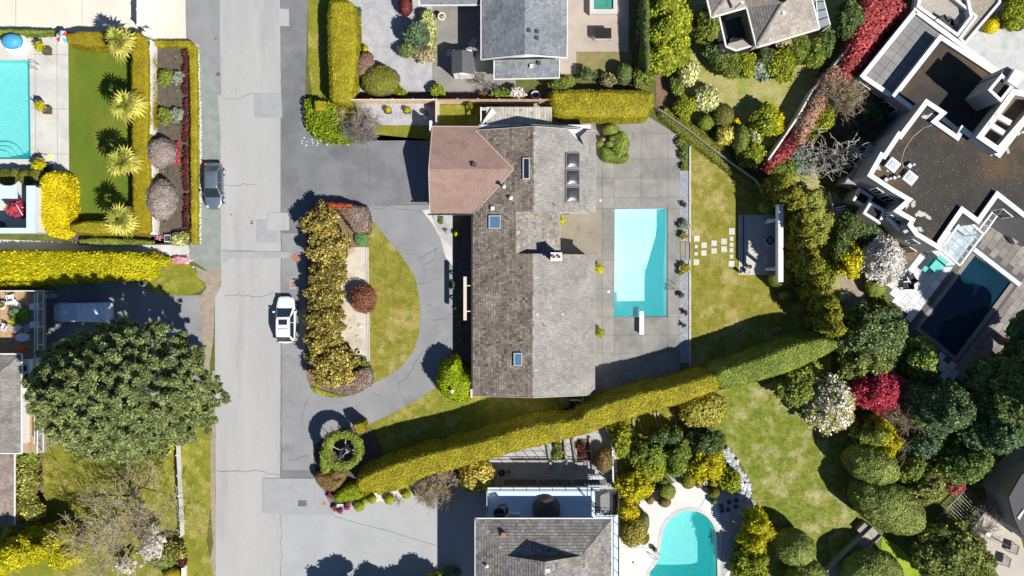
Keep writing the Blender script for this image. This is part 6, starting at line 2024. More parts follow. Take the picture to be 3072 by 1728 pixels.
shrub('dry cream flowered shrub on the worn grass',*T(2,0,720,610),28,20,1.3,leaf_mat('dry_bloom',(.06,.06,.02),(.45,.38,.20)),n=9,size=.10)
ball('dark round shrub at the corner of the worn grass',*T(2,0,850,560),24,30,1.9,F_DARK,size=.10,jitter=.06)
shrub('large green bush between the worn grass and the lime thicket',*T(2,0,985,590),38,36,2.0,F_GRN2,n=11,size=.12)
shrub('brown dried bush in the shaded strip by the pink patio',*T(2,0,975,295),16,19,1.6,F_HEATH,n=7,size=.10)
shrub('small brown bush in the shaded strip near the top edge',*T(2,0,975,80),11,14,1.6,F_HEATH,n=6,size=.10)
ball('dark ball shrub in the shaded strip near the top edge',*T(2,0,978,180),15,19,1.6,F_DARK,size=.09)
shrub('dark low shrub in the shade below the patio',*T(2,0,560,560),34,16,1.2,F_DARK,n=8,size=.12)
hedge('dark narrow hedge shading the strip beside the pink patio',Z(2,0,1000,-60,1035,-60,1040,300,1040,540,1005,540,1000,300),3.0,F_DARK,size=.12,rough=.12)
for k,(x,y,rx,ry) in enumerate(((1170,60,66,56),(1150,250,52,60),(1250,150,44,60),(1130,420,44,44),(1240,350,40,52))):
  dome_tree('lime leafy tree of the thicket by the narrow dark hedge, %s' % ('at the top edge', 'below the topmost one', 'nearest the tan roofed house', 'lowest by the dark hedge', 'lowest by the pale lawn')[k],
              *T(2,0,x,y),rx,ry,3.6,F_LIME,n=24,puff=.5,size=.13,zlo=.5,seed=60 + k,hue=.12,name='leafy_tree',group='lime green thicket')
# clipped ring-and-spiral topiary island on the deck
hedge('low clipped green base hedge of the topiary on the pool deck',Z(2,0,680,1100,760,1130,830,1180,870,1150,878,1190,830,1222,770,1210,690,1205,680,1150),.9,F_GRN,size=.06)
ball('dark spiral cut bush above the flower cups of the topiary',*T(2,0,745,985),26,19,1.2,F_GRN2,size=.07)
ball('round lime leafy bush of the topiary on the pool deck',*T(2,0,815,1090),26,38,1.4,F_GRN,size=.09,jitter=.06)
for k,(x,y,r) in enumerate(((738,1085,12),(755,1045,10),(785,1035,10),(660,1085,11))):
  ball('small flat clipped green cup of the topiary, %s' % ('beside the orange blooms', 'above the white blossom', 'next to the white blossom', 'closest to the house wall')[k],*T(2,0,x,y),r,r * .8,1.3,F_GRN,size=.05,vr=.25)
shrub('orange and cream blooms in the clipped topiary',*T(2,0,693,1062),8,9,1.0,leaf_mat('salmon_bloom',(.30,.12,.05),(.85,.55,.40)),n=5,size=.06,parts=False)
shrub('white blossom tuft in the topiary on the pool deck',*T(2,0,778,1075),5,6,1.3,F_WHITEY,n=4,size=.06,parts=False)
# shrub corner at the road (junipers)
hedge('bright green spreading juniper bed at the drive corner',Z(1,0,378,745,450,770,560,760,620,790,620,870,640,960,760,1040,720,1055,500,1055,410,990,372,900),.9,leaf_mat('juniper',(.05,.09,.004),(.30,.37,.012)),size=.14,rough=.15,jitter=.16,spread=1.0,tf=2.6,name='juniper')
hedge('square clipped gold block in the juniper bed',Z(1,0,442,762,520,765,522,830,448,830),1.7,F_GOLD,size=.06,batter=.02,rnd=.05,smooth=0)
shrub('straw coloured ornamental grass in the juniper bed',*T(1,0,635,880),24,30,.9,F_STRAW,n=8,size=.14,parts=False,name='ornamental_grass',spread=1.2)
shrub('small straw grass tuft at the end of the cedar fence',*T(1,0,655,800),20,10,.6,F_STRAW,n=6,size=.12,parts=False,name='ornamental_grass',spread=1.2)
bare_tree('round leafless purplish bush beside the gravel yard',*T(1,0,812,962),36,40,2.2,M_TWIGG,seed=70,depth=4,n=4,trunk_r=.05,limbs=12,spread=.55,tz=.08,name='bare_shrub',cat='shrub',rmin=.010,up=0)
for (x,lb) in ((997, 'small clipped gold cube in pot on the gravel, nearer the bare bush'),(1143, 'small clipped gold cube in pot on the gravel, nearer the garage')):
  r = thing('potted_shrub',lb, 'potted plant',(*W(*T(1,0,x,828)),0), 'gold cubes in pots on the gravel yard')
  a,b = W(*T(1,0,x,832),.4)
  MB().box(a,b,0,.55,.55,.35,rz=.1).build('pot',M_DGREY,r)
  V,Tt = lobes_mesh([(a,b,.55,.24,.24,.22)],2,.05); leafy('foliage',V,Tt,F_YEL,r,size=.05)
bk = thing('plant_pot', 'black pot with white stones on the gravel near the garage corner', 'pot',(*W(*T(1,0,1280,855)),0))
a,b = W(*T(1,0,1280,850),.6)
MB().lathe(a,b,[(.16,0),(.2,.3),(.26,.6),(.22,.6),(.2,.5)],14).build('pot',M_BLACK,bk)
MB().lathe(a - .02,b - .35,[(.22,0),(.22,.08)],12).build('gravel_ring',M_WHITED,bk)
# --- cedar fence
def board_fence(label,p,z,m,w=.16,gap=.012,capm=None,name='board_fence',post_step=1.9,cap=True):
  pts = [W(*q,z) for q in p]
  r = thing(name,label, 'fence',(*pts[0],0))
  proto = {}
  for i in range(len(pts) - 1):
    a,b = Vector((*pts[i],0)),Vector((*pts[i + 1],0))
    L = (b - a).length; n = int(L / w); d = (b - a) / L; ang_ = math.atan2(d.y,d.x)
    for k in range(n):
      c = a + d * (k + .5) * (L / n)
      key = k % 5
      if (i,key) not in proto:
        mb = MB().box(c.x,c.y,.04,L / n - gap,.022,z - .08,rz=ang_,t=random.random()); o = mb.build('board',m,r)
        proto[(i,key)] = (o,c.copy())
      else:
        o0,c0_ = proto[(i,key)]
        o = o0.copy(); COL.objects.link(o); o.parent = r; o.location = c - c0_
    if cap:
      MB().bar(a + Vector((0,0,z - .02)),b + Vector((0,0,z - .02)),.12,.04).build('cap_rail',capm or m,r)
    for k in range(int(L / post_step) + 1):
      c = a + d * min(L,k * post_step); n_ = Vector((-d.y,d.x,0)) * .07
      MB().box(c.x + n_.x,c.y + n_.y,0,.1,.1,z + .06,rz=ang_).build('post',m,r)
  return r
board_fence('cedar board fence along the gravel yard behind the garage wing',[(1052,299),(1310,299)],1.8,M_CEDAR)
board_fence('cedar fence section continuing behind the corrugated lean-to',[(1310,299),(1648,299)],1.8,M_CEDAR,capm=M_REDW)
board_fence('short cedar return fence between gravel yard and grass patch',[(1308,301),(1308,376)],1.8,M_CEDAR)
# --- the island in the drive
hs = [(T(1,1,470,230),52,58,2.5),(T(1,1,590,220),50,56,2.5),(T(1,1,480,380),50,46,2.4),(T(1,1,630,370),46,46,2.4),(T(1,1,530,500),56,38,2.3),(T(1,1,640,560),34,38,2.0)]
shrub('yellow rhododendron of the drive island, topmost beside the red edged shrub',*T(1,1,500,250),62,64,3.1,F_RHODO,n=46,size=.10,lob=.17,spread=.55,cover=1.1,tf=3.5,jitter=.10,group='rhododendrons on the drive island')
shrub('yellow rhododendron of the drive island, second from the top',*T(1,1,560,440),74,56,3.0,F_RHODO,n=46,size=.10,lob=.17,spread=.55,cover=1.1,tf=3.5,jitter=.10,group='rhododendrons on the drive island')
shrub('greenish rhododendron of the drive island beside the manhole cover',*T(1,1,545,640),68,50,2.8,F_RHODO,n=46,size=.10,lob=.17,spread=.55,cover=1.1,tf=3.5,jitter=.10,hue=-.12,group='rhododendrons on the drive island')
shrub('greenish rhododendron of the drive island opposite the russet ball',*T(1,1,530,790),64,48,2.7,F_RHODO,n=46,size=.10,lob=.17,spread=.55,cover=1.1,tf=3.5,jitter=.10,hue=-.1,group='rhododendrons on the drive island')
shrub('greenish rhododendron of the drive island opposite the flat stones',*T(1,1,530,950),66,52,2.7,F_RHODO,n=46,size=.10,lob=.17,spread=.55,cover=1.1,tf=3.5,jitter=.10,hue=-.15,group='rhododendrons on the drive island')
shrub('yellow rhododendron of the drive island, second from the bottom',*T(1,1,520,1110),62,50,2.8,F_RHODO,n=46,size=.10,lob=.17,spread=.55,cover=1.1,tf=3.5,jitter=.10,group='rhododendrons on the drive island')
shrub('large yellow rhododendron at the bottom of the drive island',*T(1,1,580,1300),86,76,3.1,F_RHODO,n=46,size=.10,lob=.17,spread=.55,cover=1.1,tf=3.5,jitter=.10,hue=.05,group='rhododendrons on the drive island')
hedge('red berried edge along the top of the drive island',Z(1,1,460,90,560,82,720,92,720,110,560,112,470,118),1.7,leaf_mat('red_berry',(.16,.05,.02),(.55,.10,.03)),size=.08,rough=.06,jitter=.08,name='berry_hedge')
hedge('grey brown twiggy shrub block at the top of the drive island',Z(1,1,590,112,720,108,820,112,842,180,842,300,740,300,690,230,640,160),1.4,F_HEATHG,size=.09,rough=.08,jitter=.08,name='heath_block',smooth=0)
hedge('low bright green ground cover below the grey twiggy block',Z(1,1,738,305,842,305,842,395,790,410,745,380),.3,leaf_mat('pachysandra',(.04,.10,.03),(.18,.34,.10)),size=.07,rnd=.08,batter=.03,name='ground_cover',cat='ground cover')
ball('russet twiggy ball standing over the sand bed edge',*T(1,1,812,808),34,38,1.9,F_RUSSET,size=.07,jitter=.16,noise=.1,spread=.9)
hedge('grey brown heath at the bottom tip of the drive island',Z(1,1,760,1360,830,1310,860,1330,865,1449) + Z(1,2,830,20,740,70,620,85,560,40,600,0) + Z(1,1,640,1440,720,1400),.8,F_HEATHG,size=.09,rough=.08,jitter=.08,name='heath')
shrub('small dark green shrub beside the white pot ring',*T(1,1,808,1285),14,10,.8,F_GRN,n=6,size=.09,parts=False)
hedge('strip of bright grass around the bottom tip of the island',Z(1,2,400,10,430,20,560,70,680,88,650,98,560,98,440,62),.12,F_LIME,size=.07,rnd=.03,batter=.0,name='grass_edge',cat='grass')
for k,(x,y,r) in enumerate(((722,1030,7),(783,1010,10),(766,1090,7))):
  o = bpy.data.objects.new('flat_stone',stone_mesh(r / PXM,90 + k,M_STONEG, 'flat_stone')); COL.objects.link(o); o.location = (*W(*T(1,1,x,y)),.07); o.scale = (1,1,.5)
  tag(o,('small grey flat stone on the sand bed nearest the rhododendrons', 'largest grey flat stone on the sand bed', 'lowest grey flat stone on the sand bed')[k], 'stone', 'flat stones on the sand bed')
pr = thing('plant_pot', 'white ceramic pot ring at the lower end of the sand bed', 'pot',(*W(*T(1,1,770,1205)),0))
a,b = W(*T(1,1,772,1208),.3); MB().lathe(a,b,[(.16,0),(.21,.3),(.17,.3),(.13,.12)],16).build('pot',M_WHITE,pr)
MB().lathe(a,b,[(.15,.14),(.15,.24)],12).build('soil',M_BLACK,pr)
# front bed plants
ball('small lime ball in the shaded front bed',*T(1,1,1513,315),7,7,.7,F_YEL2,size=.05)
for k,(x,y) in enumerate(((1530,878),(1560,1115),(1480,700),(1540,1000))):
  shrub('dark low plant in the shaded front bed, %s' % ('beside the entry beam', 'near the bottom end', 'near the pale path', 'below the entry beam')[k],*T(1,1,x,y),10,10,.4,F_DARK,n=5,size=.08,parts=False,name='bedding_plant')
for k,(x,y) in enumerate(((1400,200),(1430,290),(1395,230))):
  shrub('tiny green plant on the gravel beside the pale path, %s' % ('topmost', 'lowest', 'middle')[k],*T(1,1,x,y),8,6,.25,F_GRN,n=4,size=.06,parts=False,name='bedding_plant')
# sculpted conifer with lamp
hedge('bright lime clipped conifer mass at the house corner',Z(1,1,1375,1420,1400,1320,1490,1262,1520,1290,1530,1370,1610,1400,1620,1449) + Z(1,2,1618,60,1600,120,1500,130,1420,90,1370,10),2.9,leaf_mat('bright_conifer',(.07,.12,.002),(.40,.48,.008)),size=.10,rnd=.6,batter=.3,rough=.14,jitter=.10,tf=2.6,name='clipped_conifer',cat='conifer')
lp = thing('garden_lamp', 'white globe garden lamp on dark post before the lime conifer', 'lamp',(*W(*T(1,2,1475,30)),0))
x,y = W(*T(1,2,1485,42),2.3)
MB().tube([(x - .35,y + .35,0),(x - .35,y + .35,2.9),(x,y,3.25)],.035,6).build('post',M_DGREY,lp)
V0b,F0b = ico(2); fast_mesh('globe',V0b * .17 + np.array((x,y,3.4)),F0b,np.full(len(F0b),.5),M_WHITE,lp,smooth=True)
# --- the long hedge
HG1 = N(1071,1460,1071,1452,1083,1434,1116,1418,1157,1402,1205,1384,1286,1361,1368,1343,1449,1323,1510,1302,1570,1282,1652,1268,1740,1260,1751,1238,1775,1225,1874,1192,1973,1168,2053,1152,2146,1116,2158,1168,2132,1176,2053,1204,1973,1228,1894,1251,1838,1267,1760,1300,1695,1316,1611,1337,1530,1356,1449,1379,1368,1404,1286,1420,1230,1452,1185,1473,1124,1479,1083,1475)
HG2 = N(2157,1120,2230,1100,2340,1075,2420,1058,2480,1050,2510,1030,2475,1075,2400,1105,2330,1130,2250,1155,2165,1172)
hedge('very long wavy golden hedge dividing the two gardens',HG1,4.1,F_GOLD,size=.085,batter=.55,rnd=.18,rough=.07,jitter=.05,smooth=1,cover=1.3)
hedge('deep green eastern stretch of the long dividing hedge',N(2146,1114,2225,1092,2304,1065,2391,1030,2463,1017,2503,1021,2513,1033,2500,1050,2463,1069,2383,1108,2304,1132,2230,1152,2158,1167),4.1,F_GRN,size=.085,batter=.6,rnd=.18,rough=.06,jitter=.05)
# topiary corner below: ring crown with bare limbs inside
rp,rq = W(*T(1,2,655,500),2.6)
rt_ = thing('ring_topiary', 'clipped green ring topiary open in the middle with bare branches', 'topiary',(rp,rq,0))
V,Tt = [],[]
nu,nv = 48,12
R_,r_ = 1.47,.37
for i in range(nu):
  for j in range(nv):
    u_,v_ = 2 * math.pi * i / nu,2 * math.pi * j / nv
    rr = R_ + r_ * math.cos(v_) * (1 + .1 * math.sin(3 * u_))
    V.append((rp + rr * math.cos(u_),rq + rr * math.sin(u_),2.45 + r_ * 1.0 * math.sin(v_)))
for i in range(nu):
  for j in range(nv):
    a,b,c,d = i * nv + j,((i + 1) % nu) * nv + j,((i + 1) % nu) * nv + (j + 1) % nv,i * nv + (j + 1) % nv
    Tt += [(a,b,c),(a,c,d)]
V = np.array(V); V = V + (wob(V,2.5) * .07)[:,None] * np.array((1,1,.6))
leafy('crown',V,np.array(Tt),F_GRN,rt_,size=.085,cover=1.4,jitter=.06,hue=.15)
MB().tube([(rp,rq,0),(rp,rq,1.0)],[.12,.09],8).build('trunk',M_BARKP,rt_)
rs2 = np.random.default_rng(9)
for i in range(5):
  w = i * 1.257 + .5 + rs2.normal(0,.2)
  d = Vector((math.cos(w),math.sin(w),1.0))
  mb = MB(); branch(mb,(rp,rq,.95),d,.95,.07,2,rs2,.45,2,.05,3,.03,.22); mb.build('branch',M_BARKP,rt_)
sheet('topiary_bed',smooth_poly(Z(1,2,430,400,860,280,980,540,760,700,580,890,540,830,440,680),1),M_SOIL,13)
hedge('clipped green wave hedge hugging the ring topiary',Z(1,2,480,500,500,470,510,560,560,630,545,670,510,690,475,640),1.4,F_GRN,size=.08,rnd=.3)
ball('bronze clipped dome below the ring topiary',*T(1,2,620,678),27,19,1.3,F_BROWNB,size=.07)
hedge('bronze kidney shaped clipped shrub at the drive corner',Z(1,2,437,690,470,675,540,685,600,720,655,700,650,750,600,800,560,822,500,790,450,750),1.4,F_BROWNB,size=.07,rnd=.35,smooth=2)
hedge('square clipped gold cube on a low wall beside the ring topiary',Z(1,2,738,310,808,292,824,362,765,380),2.1,F_GOLD,size=.06,batter=.02,rnd=.05,smooth=0)
hedge('low bright hedge spur at the west end of the long hedge',Z(1,2,580,850,640,790,740,750,800,810,860,825,800,860,740,885,660,900,590,890),1.3,leaf_mat('spur_green',(.06,.10,.003),(.30,.36,.01)),size=.08,rnd=.4,smooth=2)
for k,(x,y,r) in enumerate(((875,868,13),(778,922,15),(1006,872,15),(1133,833,13),(1150,772,9),(1202,822,8),(940,815,8),(828,880,10))):
  ball('small lime clipped ball along the apron edge, %s' % ('beside the spur', 'lowest, nearest the magenta flowers', 'by the brown twigs', 'by the pale bare shrub', 'upper of the close pair', 'tiny one at the bare shrub', 'half under the long hedge', 'between two larger balls')[k],
         *T(1,2,x,y),r,r * .95,.8,F_LIME,size=.06,group='lime balls along the apron edge')
sheet('gravel_edge',Z(1,2,720,905,860,830,1050,780,1240,690,1380,640,1420,700,1240,820,1000,880,800,900),M_STEP,10)
for k,(x,y) in enumerate(((560,840),(590,930),(640,955),(690,930),(700,910))):
  shrub('magenta flowers edging the small plaque bed, %s' % ('topmost', 'outer corner', 'lowest', 'middle', 'beside the ball')[k],*T(1,2,x,y),9,8,.35,F_PINKD,n=5,size=.06,parts=False,name='flower_clump',group='magenta flowers round the plaque')
mb = MB(); a,b = W(*T(1,2,638,918)); mb.box(a,b,0,.75,.35,.12); tag(mb.build('number_plaque',M_ALU), 'pale rectangular slab set among the magenta flowers', 'slab')
bare_tree('bare round shrub with pale ochre twigs between two drives',*T(1,2,1375,785),55,46,2.6,M_BARKM,seed=81,depth=4,n=4,trunk_r=.06,limbs=13,spread=.5,tz=.08,name='bare_shrub',cat='shrub',rmin=.011,up=0)
bare_tree('tiny bare brown shrub among the lime balls',*T(1,2,1070,885),16,13,.8,M_BARKM,seed=82,depth=2,n=4,trunk_r=.02,limbs=9,spread=.5,tz=.06,name='bare_shrub',cat='shrub',rmin=.008,up=0)
ball('round amber leaved bush beside the balcony',*T(1,2,1664,690),51,50,2.6,F_ORANGE,size=.12,jitter=.1,noise=.09,cat='bush',name='bush')
ball('dark blue green low shrub at the bottom edge beside the apron',*T(1,2,1470,1420),30,14,1.0,F_BLUE,size=.09,jitter=.07)
shrub('gold shrub at the bottom edge below the apron',*T(1,2,1345,1445),26,10,.9,F_YEL,n=6,size=.08)
for k,(x,y,rx,ry,h) in enumerate(((610,1660,50,44,3.6),(750,1650,60,50,4.6),(980,1620,50,40,3.4),(1330,1590,44,36,4.2),(1190,1600,40,30,3.0))):
  dome_tree('tree standing just below the bottom edge of the apron, %s' % ('first', 'second', 'third', 'fourth', 'fifth')[k],*T(1,2,x,y),rx,ry,h,F_GRN2,n=22,puff=.45,size=.11,zlo=.5,seed=90 + k,group='trees below the apron')
# --- back garden
CON = N(2345,555,2372,585,2385,612,2400,655,2410,690,2418,725,2428,762,2436,800,2450,838,2464,876,2480,910,2492,948,2500,980)
names_ = ('topmost, beside the pale lawn', 'second from the top', 'third from the top', 'beside the top end of the white beam', 'beside the middle of the white beam', 'beside the round wire table', 'opposite the lower struts', 'beside the bottom end of the white beam',
          'above the clipped pads', 'beside the small clipped pads', 'beside the oval pad', 'next to last before the long hedge', 'last before the long hedge')
for k,(x,y) in enumerate(CON):
  dome_tree('narrow gold conifer in the boundary row, %s' % names_[k],x - 8,y,31,31,6.0 + .3 * math.sin(k * 2),leaf_mat('gold_conifer',(.03,.05,.004),(.36,.35,.025),patch=(.30,.24,.03),patch_scale=1.6),n=44,puff=.36,size=.11,name='conifer',cat='conifer',
              zlo=.15,seed=100 + k,shape=2.2,flat=1.0,group='conifer row behind the white beam',limbs=4,trunk=.12)
ball('flat oval clipped pad above the top end of the white beam',2305,622,30,21,1.9,F_GRN2,size=.07,zc=1.3,vr=.6)
ball('flat oval clipped pad under the bottom end of the white beam',2343,838,39,28,1.9,leaf_mat('pad_green',(.05,.06,.006),(.27,.26,.03)),size=.07,zc=1.2,vr=.7)
ball('small dark clipped pad below the white beam',2359,886,22,15,1.3,F_GRN2,size=.07,zc=.8,vr=.5)
ball('oval clipped pad on the corner of the back lawn',2405,925,33,21,1.7,leaf_mat('pad_green',(.05,.06,.006),(.27,.26,.03)),size=.07,zc=1.1,vr=.6)
shrub('two small tufts on the shaded lawn near the long hedge',2335,990,10,7,.3,F_SAGE,n=4,size=.06,parts=False,name='grass_tuft')
# slope planting by the thin wall
hedge('narrow grassy hedge on the slope beside the thin grey wall',N(1990,318,2010,322,2080,375,2170,445,2240,505,2282,565,2258,568,2180,510,2110,455,2040,400,1975,350),.5,leaf_mat('slope_green',(.10,.11,.015),(.22,.23,.035)),size=.09,rough=.10,jitter=.08,rnd=.25)
wl_ = thing('garden_wall', 'thin grey garden wall running diagonally above the back lawn', 'wall',(*W(2100,380),0))
q = N(1975,325,2060,385,2150,455,2270,540,2320,620)
for i in range(len(q) - 1):
  MB().bar((*W(*q[i],1.1),.55),(*W(*q[i + 1],1.1),.55),.06,1.1).build('wall_section',M_STUCCO,wl_)
# magnolia etc garden between
bl = [((1325,545),30,38,F_CREAMB, 'cream yellow rhododendron, highest of the flowering group'),((1465,745),37,37,F_CREAMB, 'cream white rhododendron in the middle of the flowering group'),
      ((1612,1020),27,28,F_YBLOOM, 'golden blossom shrub beside the egg shaped green shrub'),((1830,1020),20,30,F_CREAMB, 'cream rhododendron nearest the big lime shrub')]
for (t,rx,ry,m,lb) in bl: ball(lb,*T(2,0,*t),rx,ry,1.8,m,size=.11,jitter=.12,noise=.12,name='flowering_shrub')
for (t,rx,ry,m,lb,h) in (((1462,925),23,22,F_GRN, 'small round green shrub below the cream rhododendron',1.3),((1590,870),30,35,F_OLIVE, 'olive round shrub beside the small yellow flowers',1.7),
                           ((1722,1050),24,42,leaf_mat('egg_green',(.06,.09,.01),(.26,.32,.06)), 'tall egg shaped clipped green shrub',2.3)):
  ball(lb,*T(2,0,*t),rx,ry,h,m,size=.08,jitter=.05)
shrub('loose lime shrub beside the bark path',*T(2,0,1310,820),28,36,1.4,F_LIME,n=10,size=.10)
shrub('loose green shrub above the bark path',*T(2,0,1240,660),24,30,1.2,F_GRN,n=9,size=.10)
shrub('small bright yellow flowers between round shrubs',*T(2,0,1688,922),14,12,.9,F_YEL2,n=6,size=.08)
shrub('big lime shrub at the edge of the red vine wall',*T(2,0,1900,920),46,54,2.4,F_LIME,n=14,size=.12)
shrub('lime and dark shrub at the tip of the diagonal wall',*T(2,0,1830,1160),40,36,1.8,F_LIME,n=12,size=.12,hue=-.15)
shrub('dark shrub in the shade at the tip of the diagonal wall',*T(2,0,1740,1210),30,22,1.3,F_DARK,n=9,size=.12)
dome_tree('dark green tree beside the porch of the tan roofed house',*T(2,0,1470,190),36,54,3.4,F_GRN2,n=26,puff=.5,size=.12,zlo=.4,seed=120)
shrub('bright yellow flowering shrub at the porch',*T(2,0,1545,300),22,22,1.6,F_YEL2,n=8,size=.10)
for k,(x,y,rx,ry,m,lb) in enumerate(((1560,410,48,36,F_DARK, 'dark green bush below the porch of the tan roofed house'),(1640,500,46,38,F_GRN2, 'mid green bush in the curved border'),
                                         (1760,500,36,42,F_LIME, 'brightest lime bush in the curved border'),(1850,540,30,28,F_SAGE, 'grey green bush in the curved border'),(1900,470,28,40,F_DARK, 'dark bush at the corner of the tan roofed house'))):
  shrub(lb,*T(2,0,x,y),rx,ry,1.9,m,n=12,size=.12,group='curved shrub border')
for k,(x,y,rx,ry,m,lb) in enumerate(((95,510,48,52,F_LIME, 'round lime tree on the pale lawn'),(220,400,40,50,F_GRN2, 'green bush by the gutter of the tan house'),(330,410,40,52,F_GRN, 'light green bush close to the red vine'),
                                         (420,330,22,50,F_DARK, 'dark shrub beside the glazed lean-to'),(20,920,38,38,F_YEL, 'yellow green shrub by the vine wall'),(130,340,40,18,F_STRAW, 'straw coloured grasses under the eave'))):
  shrub(lb,*T(3,0,x,y),rx,ry,2.0,m,n=12,size=.12)
# red vine on the wall
vw = thing('vine_wall', 'pale wall carrying the red creeper beside the modern house', 'wall',(*W(2450,300),0))
q = N(2690,-20,2560,130,2440,270,2395,350,2306,480)
for i in range(len(q) - 1):
  MB().bar((*W(*q[i],1.8),.9),(*W(*q[i + 1],1.8),.9),.16,1.8).build('wall_section',M_STUCCOW,vw)
hedge('mass of scarlet creeper on the wall beside the modern house',Z(3,0,740,-20,1020,-20,1055,40,1030,110,930,190,850,290,760,420,720,500,640,580,580,560,560,500,620,400,650,300,690,200,700,90),2.5,F_RED,size=.12,rough=.2,jitter=.16,tf=2.5,rnd=.4,name='creeper',cat='creeper',spread=1.0)
hedge('fading pink and green middle stretch of the creeper',Z(3,0,470,520,560,480,640,580,560,680,470,740,390,870,330,1000,260,1100,200,1100,240,950,330,780,400,640),2.2,F_REDMIX,size=.12,rough=.2,jitter=.16,tf=2.5,rnd=.4,name='creeper',cat='creeper',spread=1.0)
hedge('red lower end of the creeper near the pale lawn',Z(3,0,20,1200,90,1150,170,1060,250,1010,260,1080,180,1160,100,1230,30,1280,0,1260),1.9,F_RED,size=.11,rough=.18,jitter=.15,rnd=.3,name='creeper',cat='creeper',spread=1.0)
shrub('small crimson tuft where the creeper thins',*T(3,0,330,860),26,20,2.2,F_MAPLE,n=8,size=.10)
dome_tree('dark green trees in the shade behind the red creeper',*T(3,0,620,120),40,60,3.6,F_DARK,n=22,puff=.5,size=.12,zlo=.4,seed=130)
bare_tree('leafless bushy shrub with tan twigs against the modern house',*T(3,0,575,735),21,27,3.4,M_BARKM,seed=131,depth=4,n=4,trunk_r=.08,limbs=12,spread=.5,tz=.1,name='bare_shrub',cat='shrub',rmin=.013,up=0)
bare_tree('twisted leafless tree with silvery branches beside the modern house',*T(3,0,480,1150),62,74,5.0,M_BARKP,seed=135,depth=3,n=3,trunk_r=.14,limbs=9,spread=.6,tz=.2,rmin=.022,kink=.35,base=T(3,0,420,1180))
shrub('yellow green shrub between creeper and bare tree',*T(3,0,400,905),32,40,2.2,F_LIME,n=10,size=.12,hue=.1)
shrub('bright green shrub at the lower creeper',*T(3,0,320,1030),26,30,1.8,F_LIME,n=9,size=.11)
shrub('green bush below the lower end of the creeper',*T(3,0,130,1260),44,34,1.8,F_GRN,n=12,size=.11)
shrub('pale green airy shrub on the rear garden slope',*T(3,0,230,1200),46,46,1.6,F_SAGE,n=12,size=.11)
shrub('gold and green shrub at the head of the conifer row',*T(3,0,110,1420),34,20,1.8,F_YEL,n=9,size=.10)
for k,(x,y,rx,ry) in enumerate(((760,830,40,50),(640,1130,36,50),(560,1250,30,40))):
  shrub('deep green shrub in the shadow of the modern house, %s' % ('below the upper windows', 'at the middle corner', 'beside the silvery bare tree')[k],*T(3,0,x,y),rx,ry,2.2,F_DARKER,n=12,size=.13)
for k,(x,y,rx,ry,h,lb) in enumerate(((330,120,46,56,2.6, 'airy lime tree above the slatted steps'),(400,260,36,56,2.4, 'airy lime tree below the dirt path'),(260,220,24,50,2.2, 'narrow airy lime shrub beside the conifer row'))):
  dome_tree(lb,*T(3,1,x,y),rx,ry,h,leaf_mat('airy_lime',(.12,.14,.02),(.45,.46,.10)),n=22,puff=.38,size=.09,cover=.5,zlo=.5,seed=140 + k,name='airy_shrub',cat='shrub',jitter=.2)
# slatted steps
stp = thing('garden_steps', 'wooden garden steps with pale treads below the modern house', 'steps',(*W(2520,635),0))
for i in range(6):
  a,b = W(*T(3,1,488 + i * 5,128 + i * 17)),W(*T(3,1,572 + i * 8,108 + i * 19))
  MB().bar((*a,.1 + .1 * (5 - i)),(*b,.1 + .1 * (5 - i)),.16,.1).build('tread',M_WHITED,stp)
  MB().bar((*a,.03 + .1 * (5 - i)),(*b,.03 + .1 * (5 - i)),.3,.05).build('riser',M_BLACK,stp)
MB().bar((*W(*T(3,1,450,0)),.3),(*W(*T(3,1,495,200)),.3),.08,.5).build('side_board',M_CEDAR,stp)
for k,(x,y,rx,ry,m,lb,h) in enumerate(((650,260,62,50,F_DARK, 'dark shrub with pale patches below the slatted steps',2.0),(770,300,40,40,F_BLUE, 'grey green shrub under the modern house bays',1.8),(540,420,34,60,F_DARK, 'dark shrub beside the magnolia',2.2))):
  shrub(lb,*T(3,1,x,y),rx,ry,h,m,n=12,size=.12)
dome_tree('bright yellow green shrub beside the white blossoming magnolia',*T(3,1,640,510),40,54,3.0,F_YEL,n=26,puff=.42,size=.11,zlo=.4,seed=150,hue=.1)
dome_tree('white blossoming magnolia between yellow shrub and pale patio',*T(3,1,880,520),66,66,4.2,F_WHITE,n=80,puff=.34,size=.10,cover=1.0,zlo=.5,seed=151,name='magnolia_tree',jitter=.18,bark=M_BARKP,spread=1.2)
sheet('tree_bed',smooth_poly(Z(3,1,1010,400,1070,395,1145,455,1080,520,1030,550,1010,500),1),M_BARKC,14)
ball('round green ball at the edge of the pale patio',*T(3,1,810,700),31,38,1.6,F_GRN2,size=.08)
shrub('low green and lime border plants by the pale patio',*T(3,1,830,830),28,34,.8,F_GRN,n=9,size=.10)
ball('brown twiggy mound on the edge of the pale patio',*T(3,1,935,930),30,34,1.0,F_HEATH,size=.09,jitter=.08)
shrub('loose plants beside the dirt path, light green',*T(3,1,470,600),24,34,.8,F_GRN,n=8,size=.10)
shrub('grey white flowering plants along the dirt path',*T(3,1,575,790),24,20,.5,leaf_mat('pale_heath',(.20,.18,.12),(.60,.52,.48)),n=8,size=.08)
shrub('white flowering tuft above the dirt path',*T(3,1,425,550),17,22,.5,F_SAGE,n=6,size=.08)
